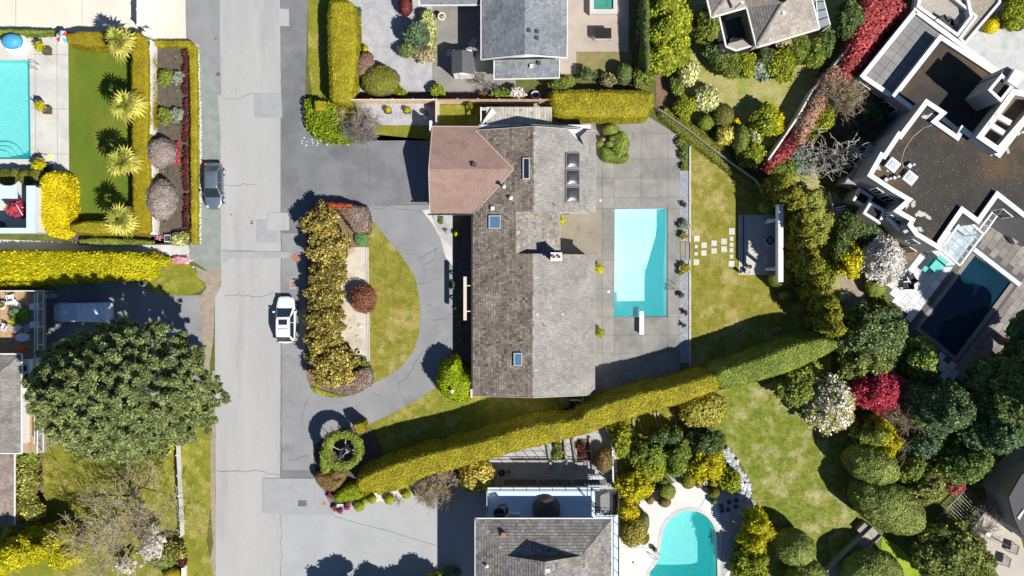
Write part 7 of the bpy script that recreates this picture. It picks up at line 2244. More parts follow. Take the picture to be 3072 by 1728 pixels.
# --- big trees lower right
dome_tree('broad blue green evergreen at the bottom corner of the pale patio',*T(3,1,790,1080),112,88,4.2,leaf_mat('broad_evergreen',(.025,.05,.02),(.27,.35,.11)),n=90,puff=.55,size=.13,zlo=.45,seed=160,name='evergreen_tree',cover=1.0)
dome_tree('mixed green tree below the broad evergreen',*T(3,1,760,1290),90,60,3.8,leaf_mat('broad_evergreen2',(.04,.06,.015),(.34,.38,.08)),n=60,puff=.5,size=.12,zlo=.45,seed=161,name='evergreen_tree')
dome_tree('lime green tree beside the corner of the dark lap pool',*T(3,1,1165,1270),50,66,4.0,leaf_mat('lime_tree',(.05,.09,.015),(.34,.42,.08)),n=46,puff=.45,size=.12,zlo=.4,seed=162,name='leafy_tree')
dome_tree('crimson maple below the broad evergreen',*T(3,2,850,40),80,66,4.4,F_MAPLE,n=90,puff=.38,size=.10,cover=1.2,zlo=.45,seed=163,name='maple_tree',spread=1.2)
dome_tree('crimson maple lower half hanging over the gold conifers',*T(3,2,900,90),52,60,3.6,F_MAPLE,n=50,puff=.34,size=.10,cover=1.2,zlo=.45,seed=164,name='maple_tree',spread=1.2)
dome_tree('white magnolia with yellow centres on the patchy lawn',*T(3,2,485,170),78,84,4.4,F_WHITEY,n=90,puff=.38,size=.11,cover=1.1,zlo=.45,seed=165,name='magnolia_tree',spread=1.2,jitter=.18)
dome_tree('dark green tree shading the white magnolia',*T(3,2,230,20),60,60,4.0,F_GRN2,n=40,puff=.45,size=.12,zlo=.4,seed=166)
bare_tree('pale leafless shrub beside the crimson maple',*T(3,2,1060,240),52,62,4.0,M_BARKM,seed=167,depth=4,n=4,trunk_r=.08,limbs=12,spread=.5,tz=.1,name='bare_shrub',cat='shrub',rmin=.013,up=0)
for k,(x,y,rx,ry,m,h,lb) in enumerate(((790,380,56,44,F_GRN2,4.4, 'olive conifer with gold face below the maple'),(860,370,26,46,F_YEL,4.6, 'gold columnar conifer below the maple'),(940,430,30,46,F_YEL,4.0, 'small gold conifer beside the clipped dome'),(885,505,14,14,F_YEL,3.8, 'tiny gold ball conifer above the clipped dome'))):
  dome_tree(lb,*T(3,2,x,y),rx,ry,h,m,n=16,puff=.45,size=.11,zlo=.3,seed=170 + k,name='conifer',cat='conifer',shape=1.3,flat=1.0,limbs=4)
big = [((2610,1392),82,56,4.6,.40, 'large clipped green dome above its twin in the lower garden'),((2660,1515),118,70,4.8,.50, 'largest clipped olive dome in the lower garden')]
for (c,rx,ry,h,rz,lb) in big:
  ball(lb,*c,rx,ry,h,leaf_mat('dome_green',(.06,.08,.02),(.32,.37,.08)),rz=-rz,size=.10,jitter=.06,noise=.06,zc=h * .45,vr=h * .55,name='clipped_dome')
ball('clipped olive dome beside the garden wall ramp',2380,1640,62,52,4.2,leaf_mat('dome_green',(.06,.08,.02),(.32,.37,.08)),rz=-.3,size=.10,zc=2.0,vr=2.2,name='clipped_dome')
ball('clipped dome cut by the bottom edge',2420,1740,62,60,3.6,leaf_mat('dome_green',(.06,.08,.02),(.32,.37,.08)),size=.10,zc=1.8,vr=1.8,name='clipped_dome')
ball('broad clipped hedge dome between ramp and bright grass',2615,1725,90,78,4.0,leaf_mat('dome_green',(.06,.08,.02),(.32,.37,.08)),size=.10,zc=1.9,vr=2.1,name='clipped_dome')
dome_tree('long green hedge like tree right of the bright grass',2870,1680,128,92,4.2,leaf_mat('broad_evergreen3',(.05,.07,.015),(.34,.37,.08)),n=110,puff=.6,size=.12,zlo=.5,seed=175,name='evergreen_tree',rz=-.45)
# tall shade trees
dome_tree('tall dark conifer beyond the dark lap pool',3075,1190,120,130,11,F_DARK,n=120,puff=.8,size=.15,zlo=.35,seed=180,name='conifer',cat='conifer',trunk=.35,cover=.9,shape=1.1)
dome_tree('tall dark conifer at the far edge beside the lap pool',3150,1040,60,90,11,F_DARKER,n=60,puff=.8,size=.15,zlo=.35,seed=181,name='conifer',cat='conifer',trunk=.35,cover=.9,shape=1.1)
dome_tree('lighter green tree hanging towards the shaded yard',2985,1290,92,70,8,leaf_mat('mid_conifer',(.02,.05,.02),(.20,.29,.12)),n=80,puff=.6,size=.13,zlo=.45,seed=182,name='evergreen_tree',trunk=.3)
dome_tree('deep shade tree between maple and tall conifers',2840,1225,84,80,8.0,F_DARKER,n=60,puff=.7,size=.14,zlo=.4,seed=183,name='evergreen_tree',trunk=.3)
dome_tree('green tree with sunlit lime edge above the shaded lane',2900,1385,86,62,5.5,leaf_mat('sunlit_tree',(.03,.06,.012),(.27,.34,.07)),n=70,puff=.5,size=.12,zlo=.45,seed=184,name='leafy_tree')
dome_tree('blue green low tree left of the sunlit edge',2770,1330,60,50,4.5,F_BLUE,n=40,puff=.45,size=.12,zlo=.4,seed=185)
dome_tree('yellow green tree beside the large clipped domes',2785,1445,52,72,4.0,leaf_mat('olive_tree',(.06,.07,.015),(.38,.38,.10)),n=50,puff=.45,size=.12,zlo=.4,seed=186)
dome_tree('small dark tree between clipped domes and sunlit tree',2740,1400,40,46,4.0,F_GRN2,n=26,puff=.45,size=.12,zlo=.4,seed=187)
shrub('small salmon leaved shrub over the slatted trellis',*T(3,2,1400,750),28,28,2.0,leaf_mat('salmon_leaf',(.18,.05,.04),(.58,.22,.18)),n=9,size=.10)
for k,(x,y,rx,ry) in enumerate(((1780,880,26,34),(1690,960,36,30),(1600,1080,34,36),(1540,1160,24,20))):
  bare_tree('leafless creeper twigs on the terrace rail, %s' % ('topmost', 'second', 'third', 'lowest')[k],*T(3,2,x,y),rx,ry,2.2,M_TWIGG,seed=190 + k,depth=4,n=3,trunk_r=.04,limbs=8,spread=.6,tz=.3,name='bare_creeper',cat='creeper',rmin=.012,up=0,group='bare creeper on the terrace rail')
# --- lower middle garden
ball('yellow green mottled round bush under the long hedge',*T(2,2,1440,195),72,50,2.6,leaf_mat('mottled_bush',(.10,.10,.01),(.50,.44,.08)),rz=.2,size=.12,jitter=.12,noise=.1,name='bush',cat='bush')
for k,(x,y,rx,ry,m,h,lb) in enumerate(((830,420,30,56,F_LIME,2.4, 'bright green feathery shrub by the vegetable beds'),(1020,520,70,44,F_GRN,3.2, 'spiky lime topped evergreen above the round bushes'),(1270,520,40,50,F_GRN,3.0, 'spiky evergreen between rocks and path'),
                                         (1060,640,52,42,F_LIME,2.4, 'lime bush above the bronze clipped balls'),(930,770,58,44,F_YEL,2.6, 'large dark gold shrub mass beside the boundary wall'),(1480,600,58,62,F_YEL,3.2, 'large gold green bush beside the pale rocks'),
                                         (1480,440,60,40,F_DARK,3.4, 'dark evergreen mass behind the gold green bush'),(1650,735,30,28,F_LIME,1.6, 'lime bush at the lower end of the rocks'),(1250,610,26,34,F_GRN,2.0, 'small mottled bush beside the gravel path'),
                                         (880,970,28,26,F_YEL2,1.8, 'yellow shrub above the big mottled one'),(1180,400,50,24,F_DARK,2.6, 'dark shrub in the shade below the vegetable beds'))):
  dome_tree(lb,*T(2,2,x,y),rx,ry,h,m,n=24,puff=.42,size=.11,zlo=.4,seed=200 + k,name='bush',cat='bush',limbs=4,trunk=.1,hue=-.05 if m is not F_LIME else 0)
ball('big mottled ochre bush beside the white pool patio',*T(2,2,910,1115),40,42,2.4,leaf_mat('ochre_bush',(.10,.09,.01),(.48,.38,.08)),size=.11,jitter=.1,noise=.1,name='bush',cat='bush')
for k,(x,y,rx,ry,m,lb) in enumerate(((1332,718,23,29,leaf_mat('dome_gold',(.07,.08,.005),(.30,.29,.03)), 'large clipped egg at the head of the pool patio'),(1410,750,12,14,F_BROWNB, 'small bronze ball beside the large clipped egg'),(1520,750,14,12,F_GOLDB, 'gold ball beside the white pot'),
                                      (1522,818,18,16,F_OLIVE, 'olive ball casting a shadow on the pool patio'),(1145,740,14,11,F_OLIVE, 'small gold olive ball above the dark ball'),(1172,812,25,24,F_GRN2, 'dark green clipped ball on the patio edge'),
                                      (1150,888,18,15,F_BROWNB, 'bronze ball lowest on the patio edge'),(1042,872,12,14,F_BROWNB, 'bronze ball nearest the gold shrub mass'),(940,890,10,10,F_OLIVE, 'tiny olive ball in the white stones'),
                                      (1520,885,10,9,F_DARK, 'tiny dark ball at the edge of the pool patio'),(990,1040,18,32,F_DARK, 'dark clipped shrub behind the mottled ochre bush'),(1000,1160,14,20,F_OLIVE, 'olive shrub beside the mottled ochre bush'))):
  ball(lb,*T(2,2,x,y),rx,ry,1.3 if rx > 15 else .8,m,size=.07)
ball('brown feathery dome beside the boundary wall of the vegetable garden',*T(2,2,692,575),26,36,1.8,leaf_mat('brown_feather',(.08,.05,.02),(.26,.19,.08)),size=.09,jitter=.08)
for k,(x,y,rx,ry,h,lb) in enumerate(((1850,1060,30,38,4.4, 'gold columnar conifer at the top of the row beside the rocks'),(1830,1180,34,40,4.4, 'gold columnar conifer in the middle of the row'),(1900,1100,16,50,4.2, 'narrow gold conifer on the lawn side'),
                                           (1760,1350,44,56,3.2, 'broad green bush beside the kidney pool'),(1850,1380,40,60,3.4, 'broad lime bush at the bottom edge by the lawn'))):
  dome_tree(lb,*T(2,2,x,y),rx,ry,h,F_YEL if k < 3 else F_LIME,hue=-.12,n=22,puff=.45,size=.11,zlo=.25,seed=220 + k,name='conifer' if k < 3 else 'bush',cat='conifer' if k < 3 else 'bush',shape=1.4,limbs=4,trunk=.1)
# pale rocks
rk = thing('rock_wall', 'curving dry wall of pale jagged rocks beside the patchy lawn', 'rock wall',(*W(*T(2,2,1680,650)),0))
pth = Z(2,2,1590,480,1640,560,1690,640,1740,720,1760,790,1740,850)
rm = [stone_mesh(.30,300 + k,M_STONEG) for k in range(6)]
for i in range(len(pth) - 1):
  for k in range(9):
    for c in range(2):
      t = (k + rs.random()) / 9
      x,y = W(pth[i][0] + (pth[i + 1][0] - pth[i][0]) * t + (c - .5) * 16 + rs.normal(0,3),pth[i][1] + (pth[i + 1][1] - pth[i][1]) * t + rs.normal(0,3))
      o = bpy.data.objects.new('rock',rm[(k + c * 2 + i) % 6]); COL.objects.link(o); o.parent = rk
      o.location = Vector((x,y,.15 + rs.random() * .1)) - TLOC[rk.name]; o.rotation_euler = (rs.normal(0,.4),rs.normal(0,.4),rs.random() * 6); s = .7 + .6 * rs.random(); o.scale = (s,s,s)
rk2 = thing('rock_bank', 'pale boulders in the shadow at the lower end of the gravel path', 'rock bank',(*W(*T(2,2,1800,980)),0))
for k in range(16):
  x,y = W(*T(2,2,1780 + rs.normal(0,34),985 + rs.normal(0,30)))
  o = bpy.data.objects.new('rock',rm[k % 6]); COL.objects.link(o); o.parent = rk2; o.location = Vector((x,y,.12)) - TLOC[rk2.name]; o.rotation_euler = (0,0,rs.random() * 6)
# --- cars
def loft(mb,secs,t=.5,cap=True):
  n = len(secs[0]); k = len(mb.v)
  for s in secs: mb.v += [tuple(p) for p in s]
  for i in range(len(secs) - 1):
    for j in range(n):
      q = (j + 1) % n
      mb.f.append((k + i * n + j,k + i * n + q,k + (i + 1) * n + q,k + (i + 1) * n + j)); mb.t.append(t)
  if cap:
    mb.f.append(tuple(k + j for j in reversed(range(n)))); mb.t.append(t)
    mb.f.append(tuple(k + (len(secs) - 1) * n + j for j in range(n))); mb.t.append(t)
def smoothed(o,lv=2):
  m = o.modifiers.new('soft', 'SUBSURF'); m.levels = lv; m.render_levels = lv
  o.data.polygons.foreach_set('use_smooth',[True] * len(o.data.polygons))
def car(name,label,px,py,paint,L=4.45,Wd=1.84,H=1.5,rz=0.0,suv=False,cat='car'):
  """built nose towards +y at the origin,then turned"""
  x,y = W(px,py,.7)
  root = thing(name,label,cat,(0,0,0))
  h = L / 2; w = Wd / 2
  belt = .92 if suv else .86
  st = [(-h,.62,.42,.72),(-h + .08,.80,.34,.84),(-h + .35,.93,.28,belt + .04),(-h + .9,.985,.25,belt + .06),(-.6,1.0,.25,belt + .02),(.35,1.0,.25,belt),
          (h - 1.35,.985,.25,belt - .02),(h - .8,.95,.26,belt - .08),(h - .32,.86,.3,belt - .18),(h - .06,.66,.38,.62),(h,.5,.44,.55)]
  body = MB(); secs = []
  for (yy,wf,zb,zt) in st:
    a = w * wf
    secs.append([(-a * .9,yy,zb),(-a,yy,zb + .15),(-a,yy,(zb + zt) / 2 + .06),(-a * .95,yy,zt - .05),(-a * .78,yy,zt),(-a * .3,yy,zt + .03),(a * .3,yy,zt + .03),(a * .78,yy,zt),(a * .95,yy,zt - .05),(a,yy,(zb + zt) / 2 + .06),(a,yy,zb + .15),(a * .9,yy,zb)])
  loft(body,secs)
  b = body.build('body',paint,root); smoothed(b,2)
  # cabin: glass all round,painted roof and pillars
  yc,yf = (h - 1.05,h - 1.85) if not suv else (h - 1.10,h - 1.90)          # cowl,roof front
  yr,yb = (-h + .85,-h + .25) if not suv else (-h + .62,-h + .14)
  wb,wt = w * .90,w * .70
  zb,zt = belt - .02,H
  lo = [(-wb * .84,yb),(-wb,yb + .22),(-wb,yc - .30),(-wb * .86,yc),(wb * .86,yc),(wb,yc - .30),(wb,yb + .22),(wb * .84,yb)]
  hi = [(-wt * .92,yr),(-wt,yr + .1),(-wt,yf - .1),(-wt * .94,yf),(wt * .94,yf),(wt,yf - .1),(wt,yr + .1),(wt * .92,yr)]
  for nm,i,j in (('rear_window',7,0),('side_window',1,2),('windscreen',3,4),('side_window',5,6)):
    g = MB()
    g.face([(*lo[i],zb),(*lo[j],zb),(*hi[j],zt - .06),(*hi[i],zt - .06)][::-1])
    g.build(nm,M_GLASS,root)
  p = MB()
  for i,j in ((0,1),(2,3),(4,5),(6,7)):
    p.face([(*lo[i],zb),(*lo[j],zb),(*hi[j],zt - .06),(*hi[i],zt - .06)][::-1])
  for (sx) in (-1,1):
    for yy in (-.25,):
      p.bar((sx * (wb + .01),yy,zb),(sx * (wt + .01),yy,zt - .06),.05)
  p.build('pillar',paint,root)
  rf_ = MB()
  r0 = [(q[0],q[1],zt - .07) for q in hi]
  rf_.v = [];
  ring1 = [(q[0] * 1.02,q[1] + (.02 if q[1] > 0 else -.02),zt - .07) for q in hi]
  ring2 = [(q[0] * .93,q[1] * .97,zt - .01) for q in hi]
  ring3 = [(q[0] * .5,q[1] * .6,zt + .015) for q in hi]
  loft(rf_,[ring1,ring2,ring3])
  ro = rf_.build('roof',paint,root); ro.data.polygons.foreach_set('use_smooth',[True] * len(ro.data.polygons))
  if suv:
    s = MB(); s.prism([(-.40,yf - .72),(.40,yf - .72),(.40,yf - .22),(-.40,yf - .22)],zt - .01,zt + .03); s.build('sunroof',M_GLASS,root)
    s = MB(); s.prism([(-.46,yf - 1.12),(.46,yf - 1.12),(.46,yf - 1.05),(-.46,yf - 1.05)],zt - .01,zt + .025); s.build('roof_seam',M_BLACK,root)
    for sx in (-1,1):
      s = MB(); s.bar((sx * wt * .95,yr + .2,zt + .04),(sx * wt * .95,yf - .2,zt + .04),.04,.04); s.build('roof_rail',M_ALU,root)
  for sx in (-1,1):
    m_ = MB(); m_.box(sx * (w + .10),yc - .35,zb - .02,.2,.14,.13); m_.build('mirror',paint,root)
    hl = MB(); hl.prism([(sx * w * .62 - .1,h - .33),(sx * w * .62 + .1,h - .33),(sx * w * .58 + .08,h - .1),(sx * w * .58 - .08,h - .1)],.58,.70 if not suv else .76); hl.build('headlight',M_ALU,root)
    tl = MB(); tl.box(sx * w * .76,-h + .16,.66,.22,.16,.2); tl.build('taillight',M_REDP,root)
    for yy in (h - .85,-h + .85):
      tr_ = MB()
      path = []
      tr_.tube([(sx * (w - .20),yy,.33),(sx * (w + .0),yy,.33)],.33,16); ty = tr_.build('wheel',M_BLACK,root)
      r_ = MB(); r_.tube([(sx * (w - .02),yy,.33),(sx * (w + .02),yy,.33)],.2,12); r_.build('rim',M_ALU,ty)
  for yy,hh,mm in ((h + .015,.4,M_DGREY),(-h - .01,.5,M_WHITED)):
    q = MB(); q.box(0,yy,hh,.5,.03,.12); q.build('number_plate',mm,root)
  root.location = (x,y,0); root.rotation_euler = (0,0,rz)
  return root
M_PAINTW = mat('white_car_paint',(.80,.80,.80),fine_amt=0,rough=.25,spec=.6)
M_PAINTG = mat('grey_blue_car_paint',(.15,.185,.24),fine_amt=0,rough=.3,spec=.7,metal=.35)
car('parked_car', 'white hatchback with dark sunroof and roof rails parked on the road',856.5,959,M_PAINTW,4.35,1.84,1.62,rz=0.0,suv=True)
car('parked_car', 'blue grey saloon parked on the gravel strip beside the white stones',640,557,M_PAINTG,4.3,1.76,1.42,rz=math.pi)
# covered vehicle: pickup shape under a film cover
cvx,cvy = W(*T(0,1,612,908),1.0)
cvh = thing('covered_vehicle', 'vehicle under translucent plastic cover in the tree shade on the driveway', 'covered vehicle',(cvx,cvy,0))
mb = MB(); secs = []
for (xx,wf,zt) in ((-2.62,.55,.7),(-2.5,.8,1.05),(-1.9,.93,1.15),(-1.62,.93,1.3),(-1.45,.88,1.75),(0.1,.88,1.78),(.25,.9,1.62),(2.3,.96,1.5),(2.6,.9,1.4),(2.66,.8,.6)):
  a = .98 * wf
  secs.append([(cvx + xx,cvy - a * 1.02,.12),(cvx + xx,cvy - a,.8 * zt),(cvx + xx,cvy - a * .78,zt - .04),(cvx + xx,cvy - a * .3,zt),(cvx + xx,cvy + a * .3,zt),(cvx + xx,cvy + a * .78,zt - .04),(cvx + xx,cvy + a,.8 * zt),(cvx + xx,cvy + a * 1.02,.12)])
loft(mb,secs)
M_COVERF = mat('grey_blue_film',(.62,.70,.78),(.80,.86,.92),scale=2.2,fine=7,fine_amt=.2,rough=.3,spec=.7,bump=.9)  # paleness of this base stands in for sky reflections on the film
c_ = mb.build('cover',M_COVERF,cvh)
c_.data.polygons.foreach_set('use_smooth',[True] * len(c_.data.polygons))
MB().prism([(cvx - 1.45,cvy - .72),(cvx - .05,cvy - .72),(cvx - .05,cvy + .72),(cvx - 1.45,cvy + .72)],1.79,1.81).build('roof_panel',mat('blue_grey_roof',(.50,.60,.72),fine_amt=.1,rough=.3),cvh)
for k in range(5):
  xx = -.0 + k * .55; MB().bar((cvx + xx,cvy - .85,1.5),(cvx + xx + .5 * ((k % 2) - .3),cvy + .85,1.6),.04,.03).build('cover_fold',M_COVERF,cvh)
# --- street ironwork
mh1 = MB(); a,b = W(*T(1,1,305,497)); mh1.lathe(a,b,[(.40,.036),(.40,.056)],24); tag(mh1.build('manhole_cover',M_RUST), 'round rusty manhole cover beside the rhododendrons', 'manhole')
vb = thing('valve_cover', 'square rusty valve cover in a concrete collar above the white hatchback', 'manhole',(*W(*T(1,1,280,697)),.03))
a,b = W(*T(1,1,280,697)); MB().box(a,b,.036,.62,.85,.016).build('collar',M_ROAD,vb); MB().box(a,b,.053,.36,.56,.012).build('lid',M_RUST,vb)
mb = MB(); a,b = W(*T(1,2,352,899)); mb.box(a,b,.04,.8,.55,.045,rz=-.02); tag(mb.build('drain_cover',M_ASPHD), 'dark rectangular drain cover on the pale apron patch', 'drain')
mb = MB(); a,b = W(*T(1,2,515,900)); mb.lathe(a,b,[(.18,.036),(.18,.083)],18); tag(mb.build('manhole_cover',M_TERRA), 'small round orange manhole cover beside the magenta flowers', 'manhole')
mb = MB(); a,b = W(*T(2,0,922,1018)); mb.box(a,b,.03,.75,.75,.006,rz=.35); o = tag(mb.build('drain_cover',M_DECKC), 'tilted square drain frame set into the cracked pool deck', 'drain')
for (px,py,r,lb) in ((T(2,1,730,753)[0],T(2,1,730,753)[1],.13, 'white skimmer lid on the deck by the main pool, lower one'),(*T(2,1,668,65),.10, 'white round lid on the deck near the upper pool corner')):
  mb = MB(); a,b = W(px,py); mb.lathe(a,b,[(r,.03),(r,.05)],14); tag(mb.build('skimmer_lid',M_WHITE),lb, 'lid')
mb = MB(); a,b = W(*T(2,1,408,160)); mb.box(a,b,.04,.65,.2,.03); tag(mb.build('floor_grate',M_DGREY), 'dark floor grate under the roof corner of the courtyard', 'grate')
ub = thing('utility_box', 'small grey utility box with dark lid beside the footpath', 'utility box',(*W(*T(0,1,1262,350)),0))
a,b = W(*T(0,1,1262,350),.5); MB().box(a,b,0,.62,.68,.45).build('cabinet',M_ALU,ub); MB().box(a,b,.452,.5,.5,.03).build('lid',M_DGREY,ub)
# --- main pool surroundings
db = thing('diving_board', 'white diving board reaching over the end of the main pool', 'diving board',(*W(*T(2,1,978,1040)),0))
a0,b0 = W(*T(2,1,979,900),.6); a1,b1 = W(*T(2,1,979,1076),.6)
MB().prism([(a0 - .21,b1),(a0 + .21,b1),(a0 + .2,b0),(a0 - .2,b0)],.55,.62).build('board',M_WHITE,db)
for yy in (b1 + .25,b1 + 1.1):
  MB().box(a0,yy,0,.36,.3,.54).build('stand',M_WHITED,db)
for sx in (-1,1):
  MB().tube([(a0 + sx * .25,b1 + .1,.05),(a0 + sx * .26,b1 + .1,.35),(a0 + sx * .2,b1 + .9,.3)],.02,6).build('side_rail',M_METAL,db)
def ladder(label,px,py,rz,gap=.5,m=M_METAL,s=1.0):
  x,y = W(px,py,.3)
  r = thing('pool_ladder',label, 'pool ladder',(x,y,0))
  for k,d in enumerate((-gap / 2,gap / 2)):
    path = [(.65,d,0),(.62,d,.55),(.42,d,.78),(.12,d,.72),(-.12,d,.45),(-.14,d,-.9)]
    pts = [(x + (p[0] * math.cos(rz) - p[1] * math.sin(rz)) * s,y + (p[0] * math.sin(rz) + p[1] * math.cos(rz)) * s,p[2] * s) for p in path]
    MB().tube(smooth3(pts),.026,7).build('handrail',m,r)
  for z in (-.3,-.6):
    p0 = (-.14,-gap / 2); p1 = (-.14,gap / 2)
    f = lambda p: (x + p[0] * math.cos(rz) - p[1] * math.sin(rz),y + p[0] * math.sin(rz) + p[1] * math.cos(rz),z)
    MB().bar(f(p0),f(p1),.1,.03).build('step',m,r)
def smooth3(p,it=2):
  p = [Vector(q) for q in p]
  for _ in range(it):
    q = [p[0]]
    for i in range(len(p) - 1): q += [p[i] * .75 + p[i + 1] * .25,p[i] * .25 + p[i + 1] * .75]
    p = q + [p[-1]]
  return p
ladder('steel ladder on the long side of the main pool',*T(2,1,1180,712),0,.5)
ladder('steel ladder at the corner of the estate pool',*T(0,0,228,492),-.2,.5)
ladder('steel ladder at the kidney shaped pool',*T(2,2,1100,1300),2.7,.5)
ladder('steel ladder at the dark lap pool',*T(3,1,1540,1120),-.55,.5)
# estate pool corner steps
es = bpy.data.objects['swimming_pool.001']
x,y = W(*T(0,0,-5,1200))
for k,r in enumerate((1.75,1.3,.85)):
  n = 14; mb = MB()
  pts = [(x + r * math.cos(w),y + r * math.sin(w)) for w in [math.pi / 2 * i / n for i in range(n + 1)]] + [(x - 3,y + r),(x - 3,y),]
  mb.prism([(x - 3,y + .01)] + [(x + r * math.cos(math.pi / 2 * i / n),y + .01 + r * math.sin(math.pi / 2 * i / n)) for i in range(n + 1)] + [(x - 3,y + r)],-1.2,-.95 + k * .27); mb.build('pool_step',M_TILE2,es)
# stepping stones
ss = [(1393,352,44,44),(1448,402,40,42),(1447,460,40,42),(1524,387,42,42),(1524,445,42,42),(1598,373,43,44),(1598,432,43,44),(1657,297,44,50),(1655,352,28,32),(1655,398,28,32),(1655,440,28,32),(1655,487,28,32),
      (1655,541,44,44),(1390,412,25,25),(1388,467,25,25),(1390,529,42,44)]
lbs = ['large one highest in the column by the kerb', 'upper one of the second pair', 'lower one of the second pair', 'upper one of the third pair', 'lower one of the third pair', 'upper one of the pair before the terrace column', 'lower one of the pair before the terrace column',
       'large one at the top of the terrace column', 'small one under the top of the terrace column', 'second small one of the terrace column', 'third small one of the terrace column', 'fourth small one of the terrace column', 'large one at the bottom of the terrace column',
       'upper small one in the column by the kerb', 'lower small one in the column by the kerb', 'large one lowest in the column by the kerb']
for (x,y,a,b),l in zip(ss,lbs):
  mb = MB(); p,q = W(*T(2,1,x,y)); mb.box(p,q,.02,a / K / PXM,b / K / PXM,.05,rz=random.uniform(-.03,.03),t=random.random())
  tag(mb.build('stepping_stone',M_STEP), 'pale stepping stone on the lawn, ' + l, 'stepping stone', 'stepping stones across the back lawn')
# step through the border
bs = thing('border_step', 'two dark concrete steps through the border bed to the lawn', 'steps',(*W(*T(2,1,1305,440)),0))
for x0,x1,m in ((1270,1304,M_YARDC),(1307,1345,M_DECKC)):
  a,b = W(*T(2,1,x0,378)),W(*T(2,1,x1,510)); MB().prism([(a[0],b[1]),(b[0],b[1]),(b[0],a[1]),(a[0],a[1])],.02,.09 if x0 < 1300 else .12).build('step',m,bs)
# border plants
for k,(x,y,rx,ry,m,l) in enumerate(((1300,330,12,12,F_ORANGE, 'spiky plant with amber leaves above the border steps'),(1295,572,15,17,F_ORANGE, 'spiky plant with orange leaves below the border steps'),(1275,615,7,7,F_GRN, 'small green ball below the spiky plant'),(1298,100,4,8,F_BURG, 'small dark plant in the border near the top of the pool'),
                                       (1275,775,8,6,F_DARK, 'dark spiky tuft halfway down the border'),(1308,912,4,9,F_BURG, 'narrow dark plant in the lower border'),(1298,1008,6,6,F_DARK, 'small dark tuft in the lower border'),(1300,245,16,14,F_SAGE, 'silvery low plant in the border')) ):
  shrub(l,*T(2,1,x,y),rx,ry,.6,m,n=6,size=.09,parts=False,name='border_plant',spread=1.2)
for k,(x,y,l) in enumerate(((1270,1075, 'highest'),(1295,1110, 'second'),(1285,1150, 'third'),(1300,1180, 'fourth'),(1300,1260, 'lowest'))):
  shrub('dark plant in the strip behind the diagonal hedge end, %s' % l,*T(2,0,x,y),10,12,.5,F_DARK if k % 2 else F_GRN2,n=5,size=.09,parts=False,name='border_plant')
for (x,y,rx,ry,l) in ((655,580,11,15, 'lime plant in pot against the house wall beside the pool'),(665,1063,11,12, 'green spiky plant in pot low on the house wall'),(375,215,6,12, 'lime plant tucked under the courtyard roof corner')):
  r = thing('potted_plant',l, 'potted plant',(*W(*T(2,1,x,y)),0)); a,b = W(*T(2,1,x,y),.6)
  MB().lathe(a,b,[(.16,0),(.22,.35),(.18,.35),(.16,.25)],12).build('pot',M_DGREY,r)
  V,Tt = lobes_mesh([(a,b,.65,rx / PXM,ry / PXM,.35)],2,.2); leafy('foliage',V,Tt,F_YEL if x != 665 else F_LIME,r,size=.09,jitter=.08)
wb_ = thing('bicycle', 'bicycle lying in the shade against the house wall by the long hedge', 'bicycle',(*W(*T(2,1,650,1352)),0))
a,b = W(*T(2,1,655,1352),.2)
for dx in (0,-.75):
  n = 18; MB().tube([(a + dx + .31 * math.cos(w),b + .31 * math.sin(w),.12 + .03 * math.sin(w)) for w in [2 * math.pi * i / n for i in range(n + 1)]],.018,5,cap=False).build('wheel',M_METAL,wb_)
mb = MB().tube([(a,b,.14),(a - .3,b + .28,.2),(a - .42,b - .02,.2),(a - .75,b,.14)],.02,5); mb.tube([(a - .3,b + .28,.2),(a - .62,b + .26,.2),(a - .42,b - .02,.2)],.02,5); mb.build('frame',M_METAL,wb_)
# pavilion beam
bz = 4.0
bm_ = thing('beam_screen', 'tall white timber beam screen on posts at the side of the dark terrace', 'pergola',(*W(2310,735),0))
xL,xRb = W(2335,0,bz)[0],W(2350,0,bz)[0]; yt_,yb_ = W(0,613,bz)[1],W(0,846,bz)[1]
MB().prism([(xL,yb_),(xRb,yb_),(xRb,yt_),(xL,yt_)],bz - .8,bz).build('beam',M_WHITED,bm_)
MB().prism([(xRb + .02,yb_ + 1.3),(xRb + .14,yb_ + 1.3),(xRb + .14,yt_ - 1.9),(xRb + .02,yt_ - 1.9)],bz - .9,bz - .5).build('fascia',M_PINKW,bm_)
for py in (660,806):
  yy = W(0,py,3.0)[1]
  MB().bar((xL - .62,yy,bz - 1.05),(xRb,yy,bz - .95),.2,.26).build('bracket',M_WHITED,bm_)
  MB().bar((xL + .12,yy,0),(xL + .12,yy,bz - .8),.24,.24).build('post',M_WHITED,bm_)
MB().bar((xL - .05,W(0,790,2.5)[1],.4),(xL - .05,W(0,760,2.5)[1],.4),.3,.06).build('bench_slat',M_CEDAR,bm_)
tt = thing('wire_table', 'round wire garden table in the shade beside the white beam', 'table',(*W(2311,721),0))
a,b = W(2311,721,.72); n = 26
MB().tube([(a + .48 * math.cos(2 * math.pi * i / n),b + .48 * math.sin(2 * math.pi * i / n),.72) for i in range(n + 1)],.03,6,cap=False).build('rim',M_ALU,tt)
mb = MB()
for w in (.78,2.35): mb.bar((a - .47 * math.cos(w),b - .47 * math.sin(w),.72),(a + .47 * math.cos(w),b + .47 * math.sin(w),.72),.035)
mb.build('cross_bar',M_ALU,tt)
MB().lathe(a,b,[(.46,.705),(.46,.712)],26).build('tabletop',M_DGREY,tt)
for w in (0,2.1,4.2):
  MB().bar((a + .1 * math.cos(w),b + .1 * math.sin(w),.7),(a + .3 * math.cos(w),b + .3 * math.sin(w),.06),.03).build('leg',M_ALU,tt)
